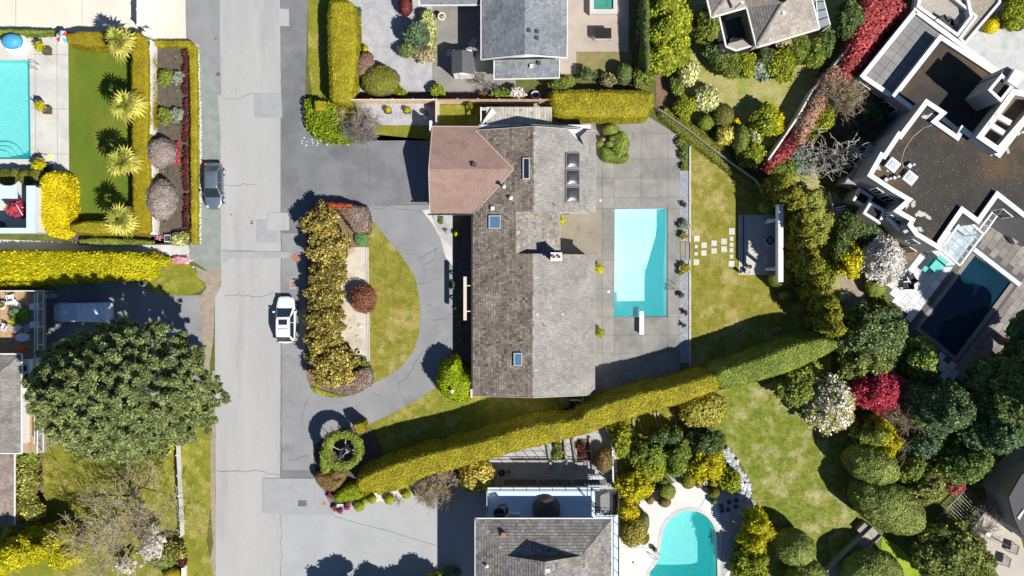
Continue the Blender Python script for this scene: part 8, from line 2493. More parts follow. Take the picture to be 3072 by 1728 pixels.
for k,(x,y,r,l) in enumerate(((1726,600,.17, 'dark round planter at the terrace corner nearest the lawn'),(1782,603,.23, 'pale round planter at the terrace corner'),(1796,565,.21, 'grey round planter behind the pale one'))):
  rr = thing('planter',l, 'planter',(*W(*T(2,1,x,y)),0)); a,b = W(*T(2,1,x,y),.6)
  MB().lathe(a,b,[(r * .7,.04),(r,.6),(r * .85,.6),(r * .8,.5)],16).build('pot',(M_GREYW,M_STONE,M_STONEG)[k],rr)
  MB().lathe(a,b,[(r * .78,.48),(r * .78,.54)],12).build('soil',(M_BLACK,M_STONEG,M_DGREY)[k],rr)
te = thing('terrace_edge', 'thin pale strip along the lawn side of the shaded terrace', 'kerb',(*W(*T(2,1,1714,400)),0))
a,b = W(*T(2,1,1712,176)),W(*T(2,1,1716,560)); MB().prism([(a[0],b[1]),(b[0],b[1]),(b[0],a[1]),(a[0],a[1])],.04,.1).build('strip',M_WHITED,te)
a,b = W(*T(2,1,1742,176)),W(*T(2,1,1750,600)); MB().prism([(a[0],b[1]),(b[0],b[1]),(b[0],a[1]),(a[0],a[1])],.04,.06).build('strip',M_DGREY,te)
bl_ = thing('balls', 'two small pale balls lying on the shaded lawn by the long hedge', 'garden balls',(*W(2333,988),0))
for k,(px,py,r) in enumerate(((2336,987,.16),(2321,990,.1))):
  a,b = W(px,py); V = V0b * r + np.array((a,b,r + .03)); fast_mesh('ball',V,F0b,np.full(len(F0b),.5),M_STONEG,bl_,smooth=True)
# --- estate terrace objects
for k,(x,y,l) in enumerate(((346,380, 'brown square planter with leaning palm like shrub nearest the round daybed'),(347,828, 'brown square planter with leaning shrub halfway along the estate pool'),(345,1262, 'brown square planter with shrub below the pool cleaning pole'))):
  r = thing('planter',l, 'planter',(*W(*T(0,0,x,y)),0)); a,b = W(*T(0,0,x,y),.5)
  mb = MB().ring([(a - .33,b - .33),(a + .33,b - .33),(a + .33,b + .33),(a - .33,b + .33)],[(a - .27,b - .27),(a + .27,b - .27),(a + .27,b + .27),(a - .27,b + .27)],0,.5); mb.build('box',M_BROWN,r)
  MB().box(a,b,.38,.56,.56,.04).build('soil',M_SOIL,r)
  MB().tube([(a,b,.4),(a - .1,b + .05,1.1)],.03,5).build('stem',M_BARK,r)
  V,Tt = lobes_mesh([(a - .25,b + .05,1.15,.32,.26,.3),(a - .05,b + .25,1.35,.28,.26,.25),(a - .3,b + .3,1.3,.26,.24,.2)],2,.25); leafy('foliage',V,Tt,F_YEL,r,size=.11,jitter=.12,spread=1.2)
dy = thing('daybed', 'round white daybed with blue fabric canopy beside the estate pool', 'daybed',(*W(*T(0,0,110,330)),0))
a,b = W(*T(0,0,115,325),.5)
MB().lathe(a,b,[(.98,0),(1.06,.1),(1.06,.4),(1.0,.5),(.3,.52)],28).build('base',M_WHITE,dy)
a2,b2 = W(*T(0,0,82,308),1.35)
MB().lathe(a2,b2,[(.93,.95),(.96,1.15),(.86,1.45),(.55,1.68),(.1,1.75)],26,sy=.72,rz=.12).build('canopy',M_BLUEC,dy,smooth=True)
for w in (.6,2.5,4.0,5.5):
  MB().tube([(a + .9 * math.cos(w),b + .9 * math.sin(w),.4),(a2 + .85 * math.cos(w),b2 + .62 * math.sin(w),1.0)],.025,6).build('canopy_hoop',M_WHITED,dy)
pa = thing('parasol', 'small red white and blue parasol at the end of the golden hedge', 'parasol',(*W(*T(0,0,470,285)),0))
a,b = W(*T(0,0,464,275),1.9)
MB().tube([(a,b,0),(a,b,2.0)],.025,6).build('pole',M_WHITED,pa)
for i in range(8):
  w0,w1 = i * math.pi / 4 + .3,(i + 1) * math.pi / 4 + .3
  mb = MB(); R_ = .62
  mb.face([(a,b,2.05),(a + R_ * math.cos(w0),b + R_ * math.sin(w0),1.72),(a + R_ * math.cos(w1),b + R_ * math.sin(w1),1.72)])
  mb.build('canopy_panel',(M_REDP,M_WHITE,M_BLUEC,M_WHITE)[i % 4],pa)
cl = thing('cleaning_pole', 'pool cleaning pole ending in a pale yellow disc on the terrace', 'pool pole',(*W(*T(0,0,330,1165)),0))
mb = MB().tube([W3(*T(0,0,262,1165),.05),W3(*T(0,0,300,1155),.06),W3(*T(0,0,360,1172),.05)],.025,5); mb.tube([W3(*T(0,0,300,1155),.06),W3(*T(0,0,280,1128),.05)],.02,5); mb.build('pole',M_BLACK,cl)
a,b = W(*T(0,0,378,1180)); MB().lathe(a,b,[(.27,.012),(.27,.08),(.1,.1)],18).build('disc',mat('pale_yellow',(.80,.66,.25),fine_amt=.02),cl)
mb = MB(); a,b = W(*T(0,1,380,330));
o = bpy.data.objects.new('boulder',stone_mesh(.16,7,M_STONE, 'boulder')); COL.objects.link(o); o.location = (*W(*T(0,0,1455,328)),.1); tag(o, 'single white boulder at the corner of the low hedge by the driveway', 'stone')
# maple in the pool house court
dome_tree('small crimson maple in the pool house court',*T(0,1,118,130),20,26,2.4,F_MAPLE,n=24,puff=.26,size=.08,zlo=.45,seed=230,name='maple_tree',trunk=.05,limbs=4)
# --- deck furniture on the west deck
def chair(label,px,py,rz,z,m=M_WHITE,group=None,frame=None):
  x,y = W(px,py,z + .5)
  r = thing('garden_chair',label, 'chair',(0,0,0),group)
  MB().box(0,0,.40,.52,.5,.05).build('seat',m,r)
  MB().prism([(-.26,-.30),(.26,-.30),(.26,-.25),(-.26,-.25)],.42,.88,poly1=[(-.26,-.40),(.26,-.40),(.26,-.36),(-.26,-.36)]).build('backrest',m,r)
  for sx in (-1,1):
    MB().bar((sx * .28,-.3,.62),(sx * .28,.25,.62),.06,.04).build('armrest',frame or m,r)
    for sy in (-1,1):
      MB().bar((sx * .27,sy * .23,0),(sx * .27,sy * .23,.62 if sy > 0 else .5),.045).build('leg',frame or m,r)
  r.location = (x,y,z); r.rotation_euler = (0,0,rz)
  return r
def lounger(label,px,py,rz,z,m=M_WHITE,L=1.9,Wd=.62,cush=None):
  x,y = W(px,py,z + .35)
  r = thing('lounger',label, 'lounger',(0,0,0))
  MB().box(0,.1,.28,Wd,L * .68,.06).build('frame',m,r)
  mb = MB().prism([(-Wd / 2,-L * .5),(Wd / 2,-L * .5),(Wd / 2,-L * .24),(-Wd / 2,-L * .24)],.30,.34,poly1=[(-Wd / 2,-L * .5 - .02),(Wd / 2,-L * .5 - .02),(Wd / 2,-L * .24),(-Wd / 2,-L * .24)])
  MB().bar((0,-L * .24,.34),(0,-L * .46,.72),Wd,.05).build('backrest',m,r)
  if cush:
    MB().box(0,.1,.342,Wd * .86,L * .62,.07).build('cushion',cush,r)
  for sx in (-1,1):
    for yy in (-L * .2,L * .38):
      MB().bar((sx * Wd * .42,yy,0),(sx * Wd * .42,yy,.28),.05).build('leg',m,r)
  r.location = (x,y,z); r.rotation_euler = (0,0,rz)
  return r
DT = 2.4
lounger('white lounger with grey cushion at the top of the timber deck',41,912,.95,DT,M_WHITE,1.9,.75,M_PINKF)
chair('curved white armchair behind the lounger on the timber deck',31,893,.2,DT)
chair('white chair at the outer edge of the timber deck',11,981,1.2,DT)
chair('rounded white tub chair below the potted plants on the deck',53,982,-.7,DT)
chair('grey director chair between the two tub chairs on the deck',82,982,.5,DT,M_STONEG)
chair('narrow white chair in the gallery behind the inner rail, upper',108,920,-1.57,DT,group='chairs along the inner deck rail')
chair('narrow white chair in the gallery behind the inner rail, middle',110,974,-1.57,DT,group='chairs along the inner deck rail')
chair('narrow white chair in the gallery behind the inner rail, lowest',112,1103,-1.57,DT,group='chairs along the inner deck rail')
ot = thing('oval_table', 'oval white garden table on the timber deck', 'table',(*W(66,1012),DT))
a,b = W(67,1012,DT + .7); MB().lathe(a,b,[(.62,DT + .66),(.62,DT + .72)],24,sx=1.05,sy=.62,rz=.1).build('tabletop',M_WHITE,ot)
for sx in (-1,1):
  for sy in (-1,1): MB().bar((a + sx * .4,b + sy * .22,DT),(a + sx * .4,b + sy * .22,DT + .66),.05).build('leg',M_WHITE,ot)
r = thing('side_table', 'round white side table with potted plant at the deck edge', 'table',(*W(5,915),DT)); a,b = W(6,916,DT + .5)
MB().lathe(a,b,[(.38,DT + .46),(.38,DT + .5)],18).build('tabletop',M_WHITE,r); MB().tube([(a,b,DT),(a,b,DT + .46)],.05,6).build('leg',M_WHITE,r)
def deck_shrub(label,px,py,rr,m,z,h=.9):
  a,b = W(px,py,z + h * .6); r = thing('potted_plant',label, 'potted plant',(a,b,z))
  MB().lathe(a,b,[(.18,z),(.24,z + .35),(.2,z + .35),(.18,z + .28)],12).build('pot',M_TERRA,r)
  V,Tt = lobes_mesh([(a,b,z + h * .7,rr,rr,h * .35),(a + rr * .4,b - rr * .3,z + h * .6,rr * .6,rr * .6,h * .3)],2,.25); leafy('foliage',V,Tt,m,r,size=.09,jitter=.1,spread=1.1)
deck_shrub('blue green potted plant in the middle of the timber deck',43,934,.42,F_BLUE,DT)
deck_shrub('bright green potted plant on the timber deck nearest the rail',70,942,.36,leaf_mat('bright_pot',(.05,.15,.01),(.22,.50,.05)),DT)
deck_shrub('lime potted plant on the timber deck below the blue green one',44,962,.38,F_LIME,DT)
deck_shrub('small green plant on the white side table',6,915,.18,F_GRN,DT + .3,.5)
gg = thing('grill', 'orange lidded kettle grill beside the west house roof edge', 'barbecue',(*W(63,1052),DT)); a,b = W(63,1050,DT + .8)
MB().lathe(a,b,[(.1,DT + .5),(.28,DT + .65),(.3,DT + .8),(.22,DT + .95),(.05,DT + 1.0)],16).build('kettle',M_ORANGE,gg,smooth=True)
for w in (0,2.1,4.2): MB().bar((a + .1 * math.cos(w),b + .1 * math.sin(w),DT + .55),(a + .3 * math.cos(w),b + .3 * math.sin(w),DT),.03).build('leg',M_METALD,gg)
for k,(x,y,l) in enumerate(((365,785, 'white garden urn at the deck corner, nearer the deck'),(400,783, 'white garden urn at the deck corner, nearer the covered vehicle'))):
  r = thing('garden_urn',l, 'urn',(*W(*T(0,1,x,y)),0)); a,b = W(*T(0,1,x,y),.6)
  MB().lathe(a,b,[(.16,0),(.1,.2),(.22,.5),(.26,.62),(.2,.62),(.16,.5)],14).build('bowl',M_WHITED,r)
r = thing('white_barrel', 'white barrel planter on the grass at the end of the yellow green hedge', 'barrel',(*W(*T(0,1,1070,688)),0)); a,b = W(*T(0,1,1066,688),.7)
MB().lathe(a,b,[(.28,0),(.32,.35),(.28,.72),(.2,.72),(.18,.55)],18).build('barrel',M_WHITED,r); MB().lathe(a,b,[(.18,.5),(.18,.56)],12).build('opening',M_BLACK,r)
# --- north yard and pink patio objects
tb = thing('patio_table', 'black rectangular table casting a shadow on the pink patio', 'table',(*W(*T(2,0,688,255)),0))
a0,b0 = W(*T(2,0,626,211),.95); a1,b1 = W(*T(2,0,750,290),.95)
MB().prism([(a0,b1),(a1,b1),(a1,b0),(a0,b0)],.9,.96).build('tabletop',M_BLACK,tb)
for x in (a0 + .08,a1 - .08):
  for y in (b0 - .08,b1 + .08): MB().bar((x,y,0),(x,y,.9),.06).build('leg',M_METAL,tb)
MB().bar((a0,b1 - .03,.8),(a1,b1 - .03,.8),.05,.12).build('apron',M_ALU,tb)
ht = thing('hot_tub', 'raised square hot tub with teal water at the top of the pink patio', 'hot tub',(*W(*T(2,0,690,20)),0))
a0,b0 = W(*T(2,0,588,-60),.75); a1,b1 = W(*T(2,0,795,103),.75)
mb = MB(); ot_ = [(a0,b1),(a1,b1),(a1,b0),(a0,b0)]
a2,b2 = W(*T(2,0,617,-50),.75); a3,b3 = W(*T(2,0,765,68),.75); in_ = [(a2,b3),(a3,b3),(a3,b2),(a2,b2)]
MB().ring(ot_,in_,0,.78).build('surround',M_PATIO,ht)
MB().prism(in_,.02,.1).build('basin',mat('tub_teal',(.10,.34,.26),fine_amt=.05),ht)
mb = MB(); mb.face([(q[0],q[1],.6) for q in in_]); mb.build('water',water_mat('tub_water',(.10,.42,.34),(.5,.9,.8),.5),ht)
a4,b4 = W(*T(2,0,640,-40),.5); a5,b5 = W(*T(2,0,728,50),.5)
mb = MB().ring([(a2 + .05,b3 + .05),(a3 - .05,b3 + .05),(a3 - .05,b2),(a2 + .05,b2)],[(a4,b5),(a5,b5),(a5,b4),(a4,b4)],.1,.5); mb.build('seat_ledge',mat('tub_teal2',(.08,.28,.22),fine_amt=.05),ht)
chair('grey plastic chair in the shade beside the slate roofed house',*T(1,0,1632,328),2.6,0,M_STONEG)
chair('small grey chair in the shade beside the shed',*T(1,0,1458,400),1.3,0,M_STONEG)
r = thing('planter', 'round white planter with amber plant by the slate roof porch', 'planter',(*W(*T(1,0,1402,125)),0)); a,b = W(*T(1,0,1402,124),.8)
MB().lathe(a,b,[(.14,0),(.18,.5),(.32,.8),(.36,.86),(.27,.86),(.26,.75)],20).build('pot',M_WHITE,r)
MB().lathe(a,b,[(.26,.74),(.26,.78)],14).build('soil',M_BARKC,r); V,Tt = lobes_mesh([(a,b,.86,.15,.15,.12)],2,.2); leafy('foliage',V,Tt,F_ORANGE,r,size=.06)
r = thing('garden_bin', 'small grey green bin against the slate roofed house', 'bin',(*W(*T(1,0,1775,535)),0)); a,b = W(*T(1,0,1775,530),.8)
MB().box(a,b,0,.5,.5,.85).build('body',M_GREYW,r); MB().box(a,b,.85,.54,.54,.06).build('lid',mat('sage_plastic',(.22,.28,.26),fine_amt=.03),r)
r = thing('round_basin', 'white rimmed round basin behind the cedar fence', 'basin',(*W(*T(2,0,178,715)),0)); a,b = W(*T(2,0,178,715),.4)
MB().ring([(a + .42 * math.cos(w),b + .36 * math.sin(w)) for w in [i * math.pi / 10 for i in range(20)]],[(a + .33 * math.cos(w),b + .27 * math.sin(w)) for w in [i * math.pi / 10 for i in range(20)]],0,.42).build('rim',M_WHITED,r)
MB().lathe(a,b,[(.3,.3),(.3,.33)],14).build('water',M_GLASS,r)
shrub('pinkish white blossoming bush behind the cedar fence',*T(2,0,50,705),26,17,1.5,F_WHITE,n=8,size=.10)
shrub('loose twiggy green bush behind the cedar fence',*T(1,0,1850,705),34,14,1.3,F_GRN,n=8,size=.11)
shrub('tiny rust coloured shrub behind the cedar fence',*T(1,0,1702,712),10,8,.7,F_RUSSET,n=4,size=.08,parts=False)
bare_tree('thin bare purplish sapling behind the cedar fence',*T(1,0,1740,640),30,18,2.6,M_TWIGG,seed=240,depth=3,n=3,trunk_r=.03,limbs=6,spread=.6,tz=.3,name='bare_sapling',rmin=.012,base=T(1,0,1800,700))
shrub('lime spray leaning over the cedar fence',*T(1,0,1612,795),9,9,1.9,F_LIME,n=4,size=.10,parts=False)
# --- modern house patio furniture
tq = thing('picnic_table', 'turquoise garden table with slatted top beside the glass pergola', 'table',(*W(*T(3,1,1290,548)),0))
ctr = W(*T(3,1,1290,548),.75); an = ang4 - .05
ca,sa = math.cos(an),math.sin(an)
for i in range(6):
  d = (i - 2.5) * .17
  MB().box(ctr[0] - d * sa,ctr[1] + d * ca,.72,1.55,.155,.04,rz=an,t=random.random()).build('top_slat',M_TEAL,tq)
for sx in (-.6,.6):
  MB().box(ctr[0] + sx * ca,ctr[1] + sx * sa,0,.08,.8,.71,rz=an).build('leg_frame',M_TEAL,tq)
bn = thing('teal_bench', 'turquoise bench beside the turquoise table', 'bench',(*W(*T(3,1,1215,548)),0))
c2 = W(*T(3,1,1215,550),.45)
for i in range(3):
  d = (i - 1) * .13
  MB().box(c2[0] - d * sa,c2[1] + d * ca,.43,1.5,.12,.04,rz=an).build('seat_slat',M_TEAL,bn)
for sx in (-.55,.55): MB().box(c2[0] + sx * ca,c2[1] + sx * sa,0,.07,.34,.42,rz=an).build('leg',M_TEAL,bn)
for k,(x,y,w,l) in enumerate(((1085,650,.55, 'black cushioned lounge chair turned towards the table'),(1048,708,1.6, 'black cushioned lounge chair nearest the lower magnolia branches'))):
  px,py = T(3,1,x,y); rr = chair(l,px,py,w,0,M_BLACK,frame=M_WHITE); rr.scale = (1.35,1.3,1.0)
gt_ = thing('garden_heater', 'white furled parasol stand at the dark end of the paving', 'parasol',(*W(*T(3,1,1880,320)),0))
a,b = W(*T(3,1,1895,345),1.0); MB().box(a,b,0,.9,.8,.75,rz=.5).build('planter_box',M_STUCCO,gt_); MB().tube([(a,b,.7),(a + .1,b + .4,2.2)],[.1,.22],8).build('furled_canopy',M_WHITED,gt_)
gr = thing('glass_table', 'glass topped table frame under the modern house overhang', 'table',(*W(*T(3,1,1905,265)),0)); a,b = W(*T(3,1,1910,262),1.4)
q = [(a + .75 * math.cos(w),b + .75 * math.sin(w)) for w in (.3,1.87,3.44,5.01)]
for i in range(4): MB().bar((*q[i],1.3),(*q[(i + 1) % 4],1.3),.06).build('frame',M_WHITE,gr); MB().bar((*q[i],0),(*q[i],1.3),.05).build('leg',M_WHITE,gr)
mb = MB(); mb.face([(*p,1.34) for p in q]); mb.build('glass_top',M_GLASSC,gr)
# roof terrace furniture
for k,(x,y,w) in enumerate(((1240,125,.6),(1300,150,2.0),(1380,190,3.6),(1420,170,5.0))):
  px,py = T(3,0,x,y); c = chair('dark metal chair on the roof terrace, %s' % ('farthest from the dark alcove', 'second from the far end', 'beside the round table', 'nearest the dark alcove')[k],px,py,w,2.5,M_METALD,group='dark chairs on the roof terrace')
rt2 = thing('round_table', 'round dark wire table on the roof terrace', 'table',(*W(*T(3,0,1320,160)),2.5)); a,b = W(*T(3,0,1330,165),3.2)
MB().lathe(a,b,[(.55,3.18),(.55,3.22)],20).build('tabletop',M_DGREY,rt2); MB().tube([(a,b,2.5),(a,b,3.18)],.05,6).build('leg',M_DGREY,rt2)
for k,(x,y,rx,ry,m,l) in enumerate(((1685,200,22,20,F_YEL2, 'bright yellow round shrub beside the grey courtyard'),(1760,150,30,26,F_OLIVE, 'olive round shrub beside the bright yellow one'),(1870,80,50,50,F_LIME, 'large lime bush in the top corner of the courtyard'),(1885,185,24,18,F_DARK, 'dark green clipped shrub at the courtyard edge'))):
  (ball if k != 2 else shrub)(l,*T(3,0,x,y),rx,ry,1.3 if k != 2 else 2.0,m,size=.10)
# --- vegetable garden,ladder,frames
vg = thing('raised_beds', 'timber framed raised vegetable beds below the long hedge', 'raised bed',(*W(1680,1350),0))
for (x0,y0,x1,y1) in ((265,440,300,660),(395,400,415,640),(455,410,490,640),(585,400,612,640)):
  a,b = W(*T(2,2,x0,y0)),W(*T(2,2,x0 + (x1 - x0),y1)); MB().bar((a[0],a[1],.15),(b[0],b[1],.15),.22,.3,t=random.random()).build('plank',M_GREYW,vg)
for (x0,y0,x1,y1) in ((275,575,415,570),(460,580,612,575),(0,575,270,575)):
  a,b = W(*T(2,2,x0,y0)),W(*T(2,2,x1,y1)); MB().bar((a[0],a[1],.15),(b[0],b[1],.15),.1,.3).build('plank',M_GREYW,vg)
sheet('planting_soil',Z(2,2,300,440,395,440,410,570,300,570),M_SOIL,9); sheet('planting_soil',Z(2,2,490,410,585,410,600,570,490,570),M_SOIL,9)
for k,(x,y) in enumerate(((345,470),(360,520),(330,545),(520,470),(545,530))):
  shrub('green vegetable clump in the raised beds, %s' % ('highest', 'middle', 'lowest', 'upper one of the second bed', 'lower one of the second bed')[k],*T(2,2,x,y),12,14,.4,F_GRN if k < 3 else F_BURG,n=5,size=.08,parts=False,name='vegetable')
br = thing('wire_fence', 'low dark wire trellis leaning along the gravel of the vegetable garden', 'trellis',(*W(1560,1365),0))
for i in range(9):
  x = 10 + i * 75
  if 270 < x < 300: continue
  a,b = W3(*T(2,2,x,505),.9),W3(*T(2,2,x + 55,570),.05); MB().bar(a,b,.035).build('wire_post',M_METALD,br)
MB().bar(W3(*T(2,2,-100,503),.9),W3(*T(2,2,610,505),.9),.035).build('top_wire',M_METALD,br)
fr = thing('plot_frame', 'weathered timber frames of the garden plots beside the mottled bush', 'raised bed',(*W(1990,1270),0))
for (x0,y0,x1,y1) in ((912,262,920,370),(950,250,990,375),(1070,215,1108,345),(1095,210,1150,375),(1215,200,1250,325),(985,375,1110,345),(1145,372,1245,335)):
  a,b = W(*T(2,2,x0,y0)),W(*T(2,2,x1,y1)); MB().bar((a[0],a[1],.1),(b[0],b[1],.1),.14,.2,t=random.random()).build('plank',M_GREYW,fr)
bw = thing('boundary_wall', 'narrow pale boundary wall between vegetable garden and pool garden', 'wall',(*W(1840,1390),0))
a,b = W(*T(2,2,758,440),1.2),W(*T(2,2,765,740),1.2); MB().bar((a[0],a[1],.6),(b[0],b[1],.6),.12,1.2).build('wall_section',M_WHITED,bw)
ld = thing('ladder', 'aluminium ladder lying beside the balcony of the hipped roof house', 'ladder',(*W(*T(2,2,560,720)),0))
A0,A1,B0,B1 = W3(*T(2,2,415,722),.3),W3(*T(2,2,690,698),.3),W3(*T(2,2,420,745),.25),W3(*T(2,2,715,712),.25)
for p,q in ((A0,A1),(B0,B1)): MB().bar(p,q,.06,.05).build('ladder_rail',M_ALU,ld)
for i in range(12): MB().bar(lerp(A0,A1,(i + .5) / 12),lerp(B0,B1,(i + .5) / 12),.035).build('rung',M_ALU,ld)
gd2 = thing('shade_lattice', 'dark slatted walkway roof behind the white balcony', 'lattice',(*W(1560,1447),0))
for k in range(3):
  a0,b0 = W(*T(2,2,-60 + k * 260,722),1.4); a1,b1 = W(*T(2,2,190 + k * 260,765),1.4)
  MB().prism([(a0,b1),(a1,b1),(a1,b0),(a0,b0)],1.3,1.34).build('slat_panel',M_DGREY,gd2)
  for i in range(22):
    x = a0 + (a1 - a0) * (i + .5) / 22
    MB().bar((x,b0,1.36),(x,b1,1.36),.05,.03).build('slat',M_GREYW,gd2)
for px in (1440,1650,1830): mb = MB(); a,b = W(px,1450,1.3); mb.bar((a,b,0),(a,b,1.3),.1); mb.build('post',M_DGREY,gd2)
r = thing('tyre', 'black tyre lying on the shaded gravel beside the amber bush', 'tyre',(*W(*T(1,2,1855,668)),0)); a,b = W(*T(1,2,1855,668))
n = 20; MB().tube([(a + .22 * math.cos(2 * math.pi * i / n),b + .22 * math.sin(2 * math.pi * i / n),.12) for i in range(n + 1)],.1,8,cap=False).build('ring',M_BLACK,r)
r = thing('dark_urn', 'small dark urn beside the tyre on the shaded gravel', 'urn',(*W(*T(1,2,1905,658)),0)); a,b = W(*T(1,2,1905,658)); MB().lathe(a,b,[(.1,0),(.16,.3),(.12,.45)],10).build('bowl',M_DGREY,r)
# gate structure between house and hedge
gs = thing('side_gate', 'dark timber side gate frame between the house and the long hedge', 'gate',(*W(*T(2,2,490,150)),0))
for (x0,y0,x1,y1,z) in ((535,90,535,215,2.0),(440,122,540,122,2.0)):
  MB().bar(W3(*T(2,2,x0,y0),z),W3(*T(2,2,x1,y1),z),.12).build('beam',M_GREYW,gs)
for (x,y) in ((535,95),(535,210),(445,122)): mb = MB(); p = W3(*T(2,2,x,y),2.0); mb.bar((p[0],p[1],0),p,.12); mb.build('post',M_GREYW,gs)
r = thing('round_basin', 'round grey green bird bath in the shade by the side gate', 'bird bath',(*W(*T(2,2,418,190)),0)); a,b = W(*T(2,2,418,190),.7)
MB().lathe(a,b,[(.12,0),(.08,.4),(.28,.7),(.30,.76),(.22,.72)],18).build('bowl',M_STONEG,r)
ball('dark clipped shrub at the gable corner in shade',*T(2,2,400,130),20,24,1.4,F_DARK,size=.08)
# kidney pool items
r = thing('potted_plant', 'potted cactus like plant beside the kidney pool ladder', 'potted plant',(*W(*T(2,2,1080,1252)),0)); a,b = W(*T(2,2,1080,1252),.5)
MB().lathe(a,b,[(.15,.02),(.22,.35),(.18,.35)],12).build('pot',M_DGREY,r); V,Tt = lobes_mesh([(a,b,.5,.16,.16,.2)],2,.3); leafy('foliage',V,Tt,F_GRN,r,size=.06)
r = thing('plant_pot', 'white pot on the patio edge between bronze and gold balls', 'pot',(*W(*T(2,2,1462,752)),0)); a,b = W(*T(2,2,1462,752),.4); MB().lathe(a,b,[(.15,.02),(.22,.42),(.17,.42),(.15,.3)],14).build('pot',M_WHITE,r)
mb = MB(); a,b = W(*T(2,2,915,1345)); mb.box(a,b,.03,.16,.16,.02); tag(mb.build('floor_drain',M_DGREY), 'tiny dark floor drain in the white pool patio', 'drain')
mb = MB(); a,b = W(*T(2,2,1056,1380)); mb.lathe(a,b,[(.1,.03),(.1,.05)],12); tag(mb.build('skimmer_lid',M_WHITE), 'white skimmer lid beside the kidney pool', 'lid')
# stepping tiles on the rock bed
for k,(x,y) in enumerate(((1638,890),(1692,878),(1690,925),(1630,948),(1580,920),(1585,955))):
  mb = MB(); a,b = W(*T(2,2,x,y)); mb.box(a,b,.03,.38,.38,.04,rz=.2); tag(mb.build('stepping_tile',M_DGREY), 'dark square tile in the rock garden gravel, ' + ('highest middle one', 'highest one nearest the rocks', 'lower one nearest the rocks', 'lowest middle one', 'upper one nearest the pool', 'lower one nearest the pool')[k], 'stepping stone', 'dark tiles in the rock garden gravel')
r = thing('terracotta_pot', 'tipped terracotta pot in the rock garden gravel', 'pot',(*W(*T(2,2,1668,1058)),0)); a,b = W(*T(2,2,1668,1058))
MB().tube([(a - .15,b + .1,.16),(a + .15,b - .05,.2)],[.1,.17],12).build('pot',M_TERRA,r)
# path slabs beside rock bed
pth_ = thing('stone_threshold', 'weathered stone slabs at the lower end of the rock wall', 'paving',(*W(*T(2,2,1760,880)),0))
for k,(x,y) in enumerate(((1755,845),(1780,880),(1745,900),(1790,920))):
  mb = MB(); a,b = W(*T(2,2,x,y)); mb.box(a,b,.03,.55,.45,.08,rz=.3 + k * .1,t=random.random()); mb.build('slab',M_STEP,pth_)
# --- ramp wall and terrace lower right
rw = thing('wall_ramp', 'stepped grey garden wall with slab top between the clipped domes', 'wall',(*W(*T(3,2,680,1250)),0))
a,b = Vector((*W(*T(3,2,820,1110),.8),0)),Vector((*W(*T(3,2,470,1449),.8),0)); d = (b - a); n = 9
dn = d.normalized(); ns = Vector((-dn.y,dn.x,0)); w_ = math.atan2(dn.y,dn.x)
for i in range(n):
  c = a + d * (i + .5) / n
  MB().box(c.x,c.y,0,d.length / n - .03,1.05,.75 - .02 * i,rz=w_,t=random.random()).build('slab',M_GREYW,rw)
for s in (-1,1):
  MB().bar(tuple(a + ns * .58 * s + Vector((0,0,.5))),tuple(b + ns * .58 * s + Vector((0,0,.5))),.1,1.0).build('edge_wall',M_STUCCO,rw)
mb = MB(); p = W(*T(3,2,705,1085)); mb.box(p[0],p[1],0,1.0,.9,.7,rz=.8); tag(mb.build('bin_store',M_GREYW), 'small grey box store in the shade at the head of the wall ramp', 'store')
wc = thing('white_bench', 'white slatted garden seat between the two large clipped domes', 'bench',(*W(*T(3,2,1010,830)),0)); a,b = W(*T(3,2,1012,830),1.0)
for i in range(5):
  mb = MB(); dx = (i - 2) * .16; mb.bar((a + dx - .35,b + .9 - .1 * i,.9),(a + dx + .25,b - .9 + .05 * i,.95),.05); mb.build('slat',M_WHITE,wc)
for i in range(4):
  t = i / 3; MB().bar((a - .6 + .6 * t,b + .8 - 1.5 * t,.92),(a + .25 + .5 * t,b + .6 - 1.4 * t,.92),.06).build('cross_slat',M_WHITE,wc)
for dx,dy in ((-.4,.6),(.3,.4),(.1,-.7),(.6,-.8)): MB().bar((a + dx,b + dy,0),(a + dx,b + dy,.9),.06).build('leg',M_WHITE,wc)
tl = thing('slat_fence', 'shaded slatted fence panels in the lane beside the tan terrace', 'fence',(*W(*T(3,2,1480,930)),0))
for i in range(16):
  t = i / 15
  p0 = lerp(W3(*T(3,2,1500,790),.6),W3(*T(3,2,1270,1020),.6),t); p1 = lerp(W3(*T(3,2,1600,900),.6),W3(*T(3,2,1390,1130),.6),t)
  MB().bar(p0,p1,.05,.04).build('slat',M_GREYW,tl)
for q in ((T(3,2,1500,790),T(3,2,1270,1020)),(T(3,2,1600,900),T(3,2,1390,1130))): MB().bar(W3(*q[0],.53),W3(*q[1],.53),.08,.08).build('rail',M_GREYW,tl)
tr2 = thing('terrace_rail', 'pale railing wall carrying bare creeper beside the tan terrace', 'railing',(*W(*T(3,2,1590,1010)),0))
MB().bar(W3(*T(3,2,1700,855),1.0),W3(*T(3,2,1470,1175),1.0),.2,.9).build('rail',M_STUCCO,tr2)
for q in (T(3,2,1700,855),T(3,2,1585,1015),T(3,2,1470,1175)): p = W3(*q,1.0); MB().bar((p[0],p[1],0),p,.2).build('post',M_STUCCO,tr2)
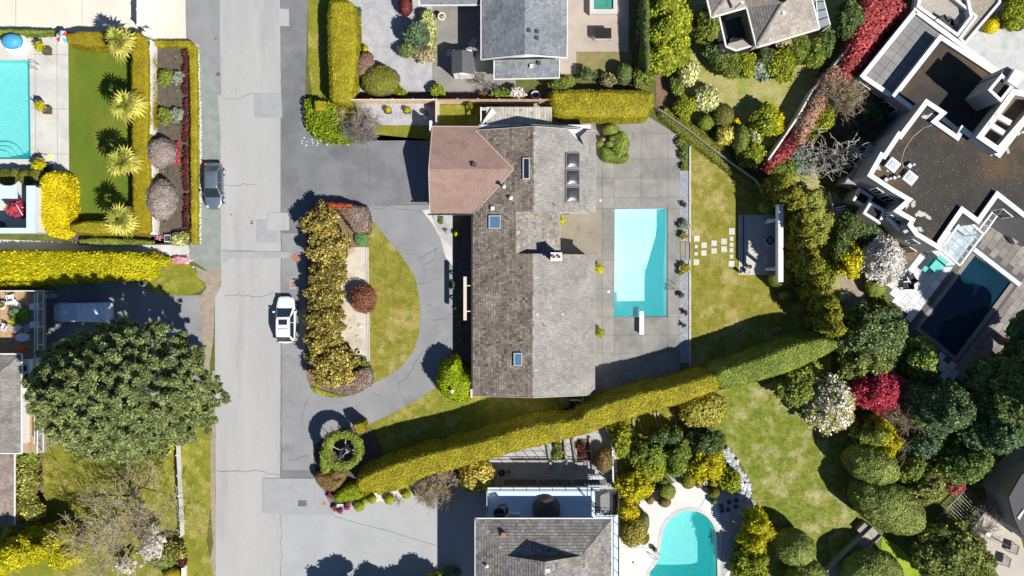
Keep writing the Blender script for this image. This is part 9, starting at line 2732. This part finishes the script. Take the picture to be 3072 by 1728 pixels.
# swing seats on the tan terrace
for k,(x,y,l) in enumerate(((1860,1245, 'upper'),(1800,1340, 'lower'))):
  r = thing('folding_frame', 'dark folding metal frame on the tan terrace, %s one' % l, 'folding frame',(*W(*T(3,2,x,y)),0)); a,b = W(*T(3,2,x,y),.6)
  for (p,q) in (((-.45,-.3),(.25,-.55)),((-.25,.5),(.45,.25)),((-.45,-.3),(-.25,.5)),((.25,-.55),(.45,.25))):
    MB().bar((a + p[0],b + p[1],.6),(a + q[0],b + q[1],.6),.05).build('frame',M_METALD,r)
  mb = MB(); mb.face([(a - .45,b - .3,.58),(a + .25,b - .55,.58),(a + .45,b + .25,.58),(a - .25,b + .5,.58)]); mb.build('seat',M_GREYW,r)
  for (p,q) in ((-.45,-.3),(.45,.25)): MB().bar((a + p,b + q,0),(a + p,b + q,.6),.05).build('leg',M_METALD,r)
r = thing('lamp_post', 'long thin dark pole with white fitting beside the folding frames', 'lamp',(*W(*T(3,2,1640,1125)),0))
mb = MB(); a,b = W(*T(3,2,1640,1125)); mb.box(a,b,0,.45,.35,.5,rz=.7); mb.build('fitting',M_ALU,r); MB().tube([(a,b,.4),W3(*T(3,2,1830,1235),.5)],.04,6).build('pole',M_METALD,r)
lh = thing('house', 'dark roofed house cut by the right edge below the conifers', 'house',(*W(3060,1480),0))
p4 = WW(Z(3,2,1840,860,1932,700,2300,500,2300,1400,1932,1120,1880,1010),4.5)
MB().prism(p4,0,4.3).build('wall',M_STUCCO,lh); MB().prism(inset(ccw(p4),-.25),4.3,4.5).build('roof',M_DGREY,lh)
mb = MB(); q = ccw(WW(Z(3,2,1880,1005,1932,940,1932,960,1895,1025),4.55)); mb.prism(q,4.51,4.6); mb.build('gutter',M_WHITED,lh)
lh2 = thing('neighbour_wall', 'blue grey shaded boundary wall at the right edge behind the evergreens', 'wall',(*W(3040,1420),0))
a,b = W(*T(3,2,1700,810),1.6),W(*T(3,2,1960,510),1.6); MB().bar((a[0],a[1],.8),(b[0],b[1],.8),.9,1.6).build('wall_section',M_STUCCO,lh2)
# small white poles,lights and litter on the apron edge
for k in range(22):
  x,y = (random.uniform(345,700),random.uniform(1040,1100)) if k else (370,968)
  mb = MB(); a,b = W(*T(1,0,x,y)); s = random.uniform(.03,.07)
  mb.face([(a + s * math.cos(w),b + s * math.sin(w),.055) for w in (0,1,2.1,3.1,4.2,5.2)])
  tag(mb.build('petal_litter',M_WHITE), 'white speck of fallen petals on the drive below the juniper bed', 'petal', 'petals on the drive')
# hanging power of small things: rake pole in the bed of the island,hose bib etc. kept out
print('LEAVES',LEAF_TOTAL[0], 'OBJECTS',len(bpy.data.objects))
tris = 0
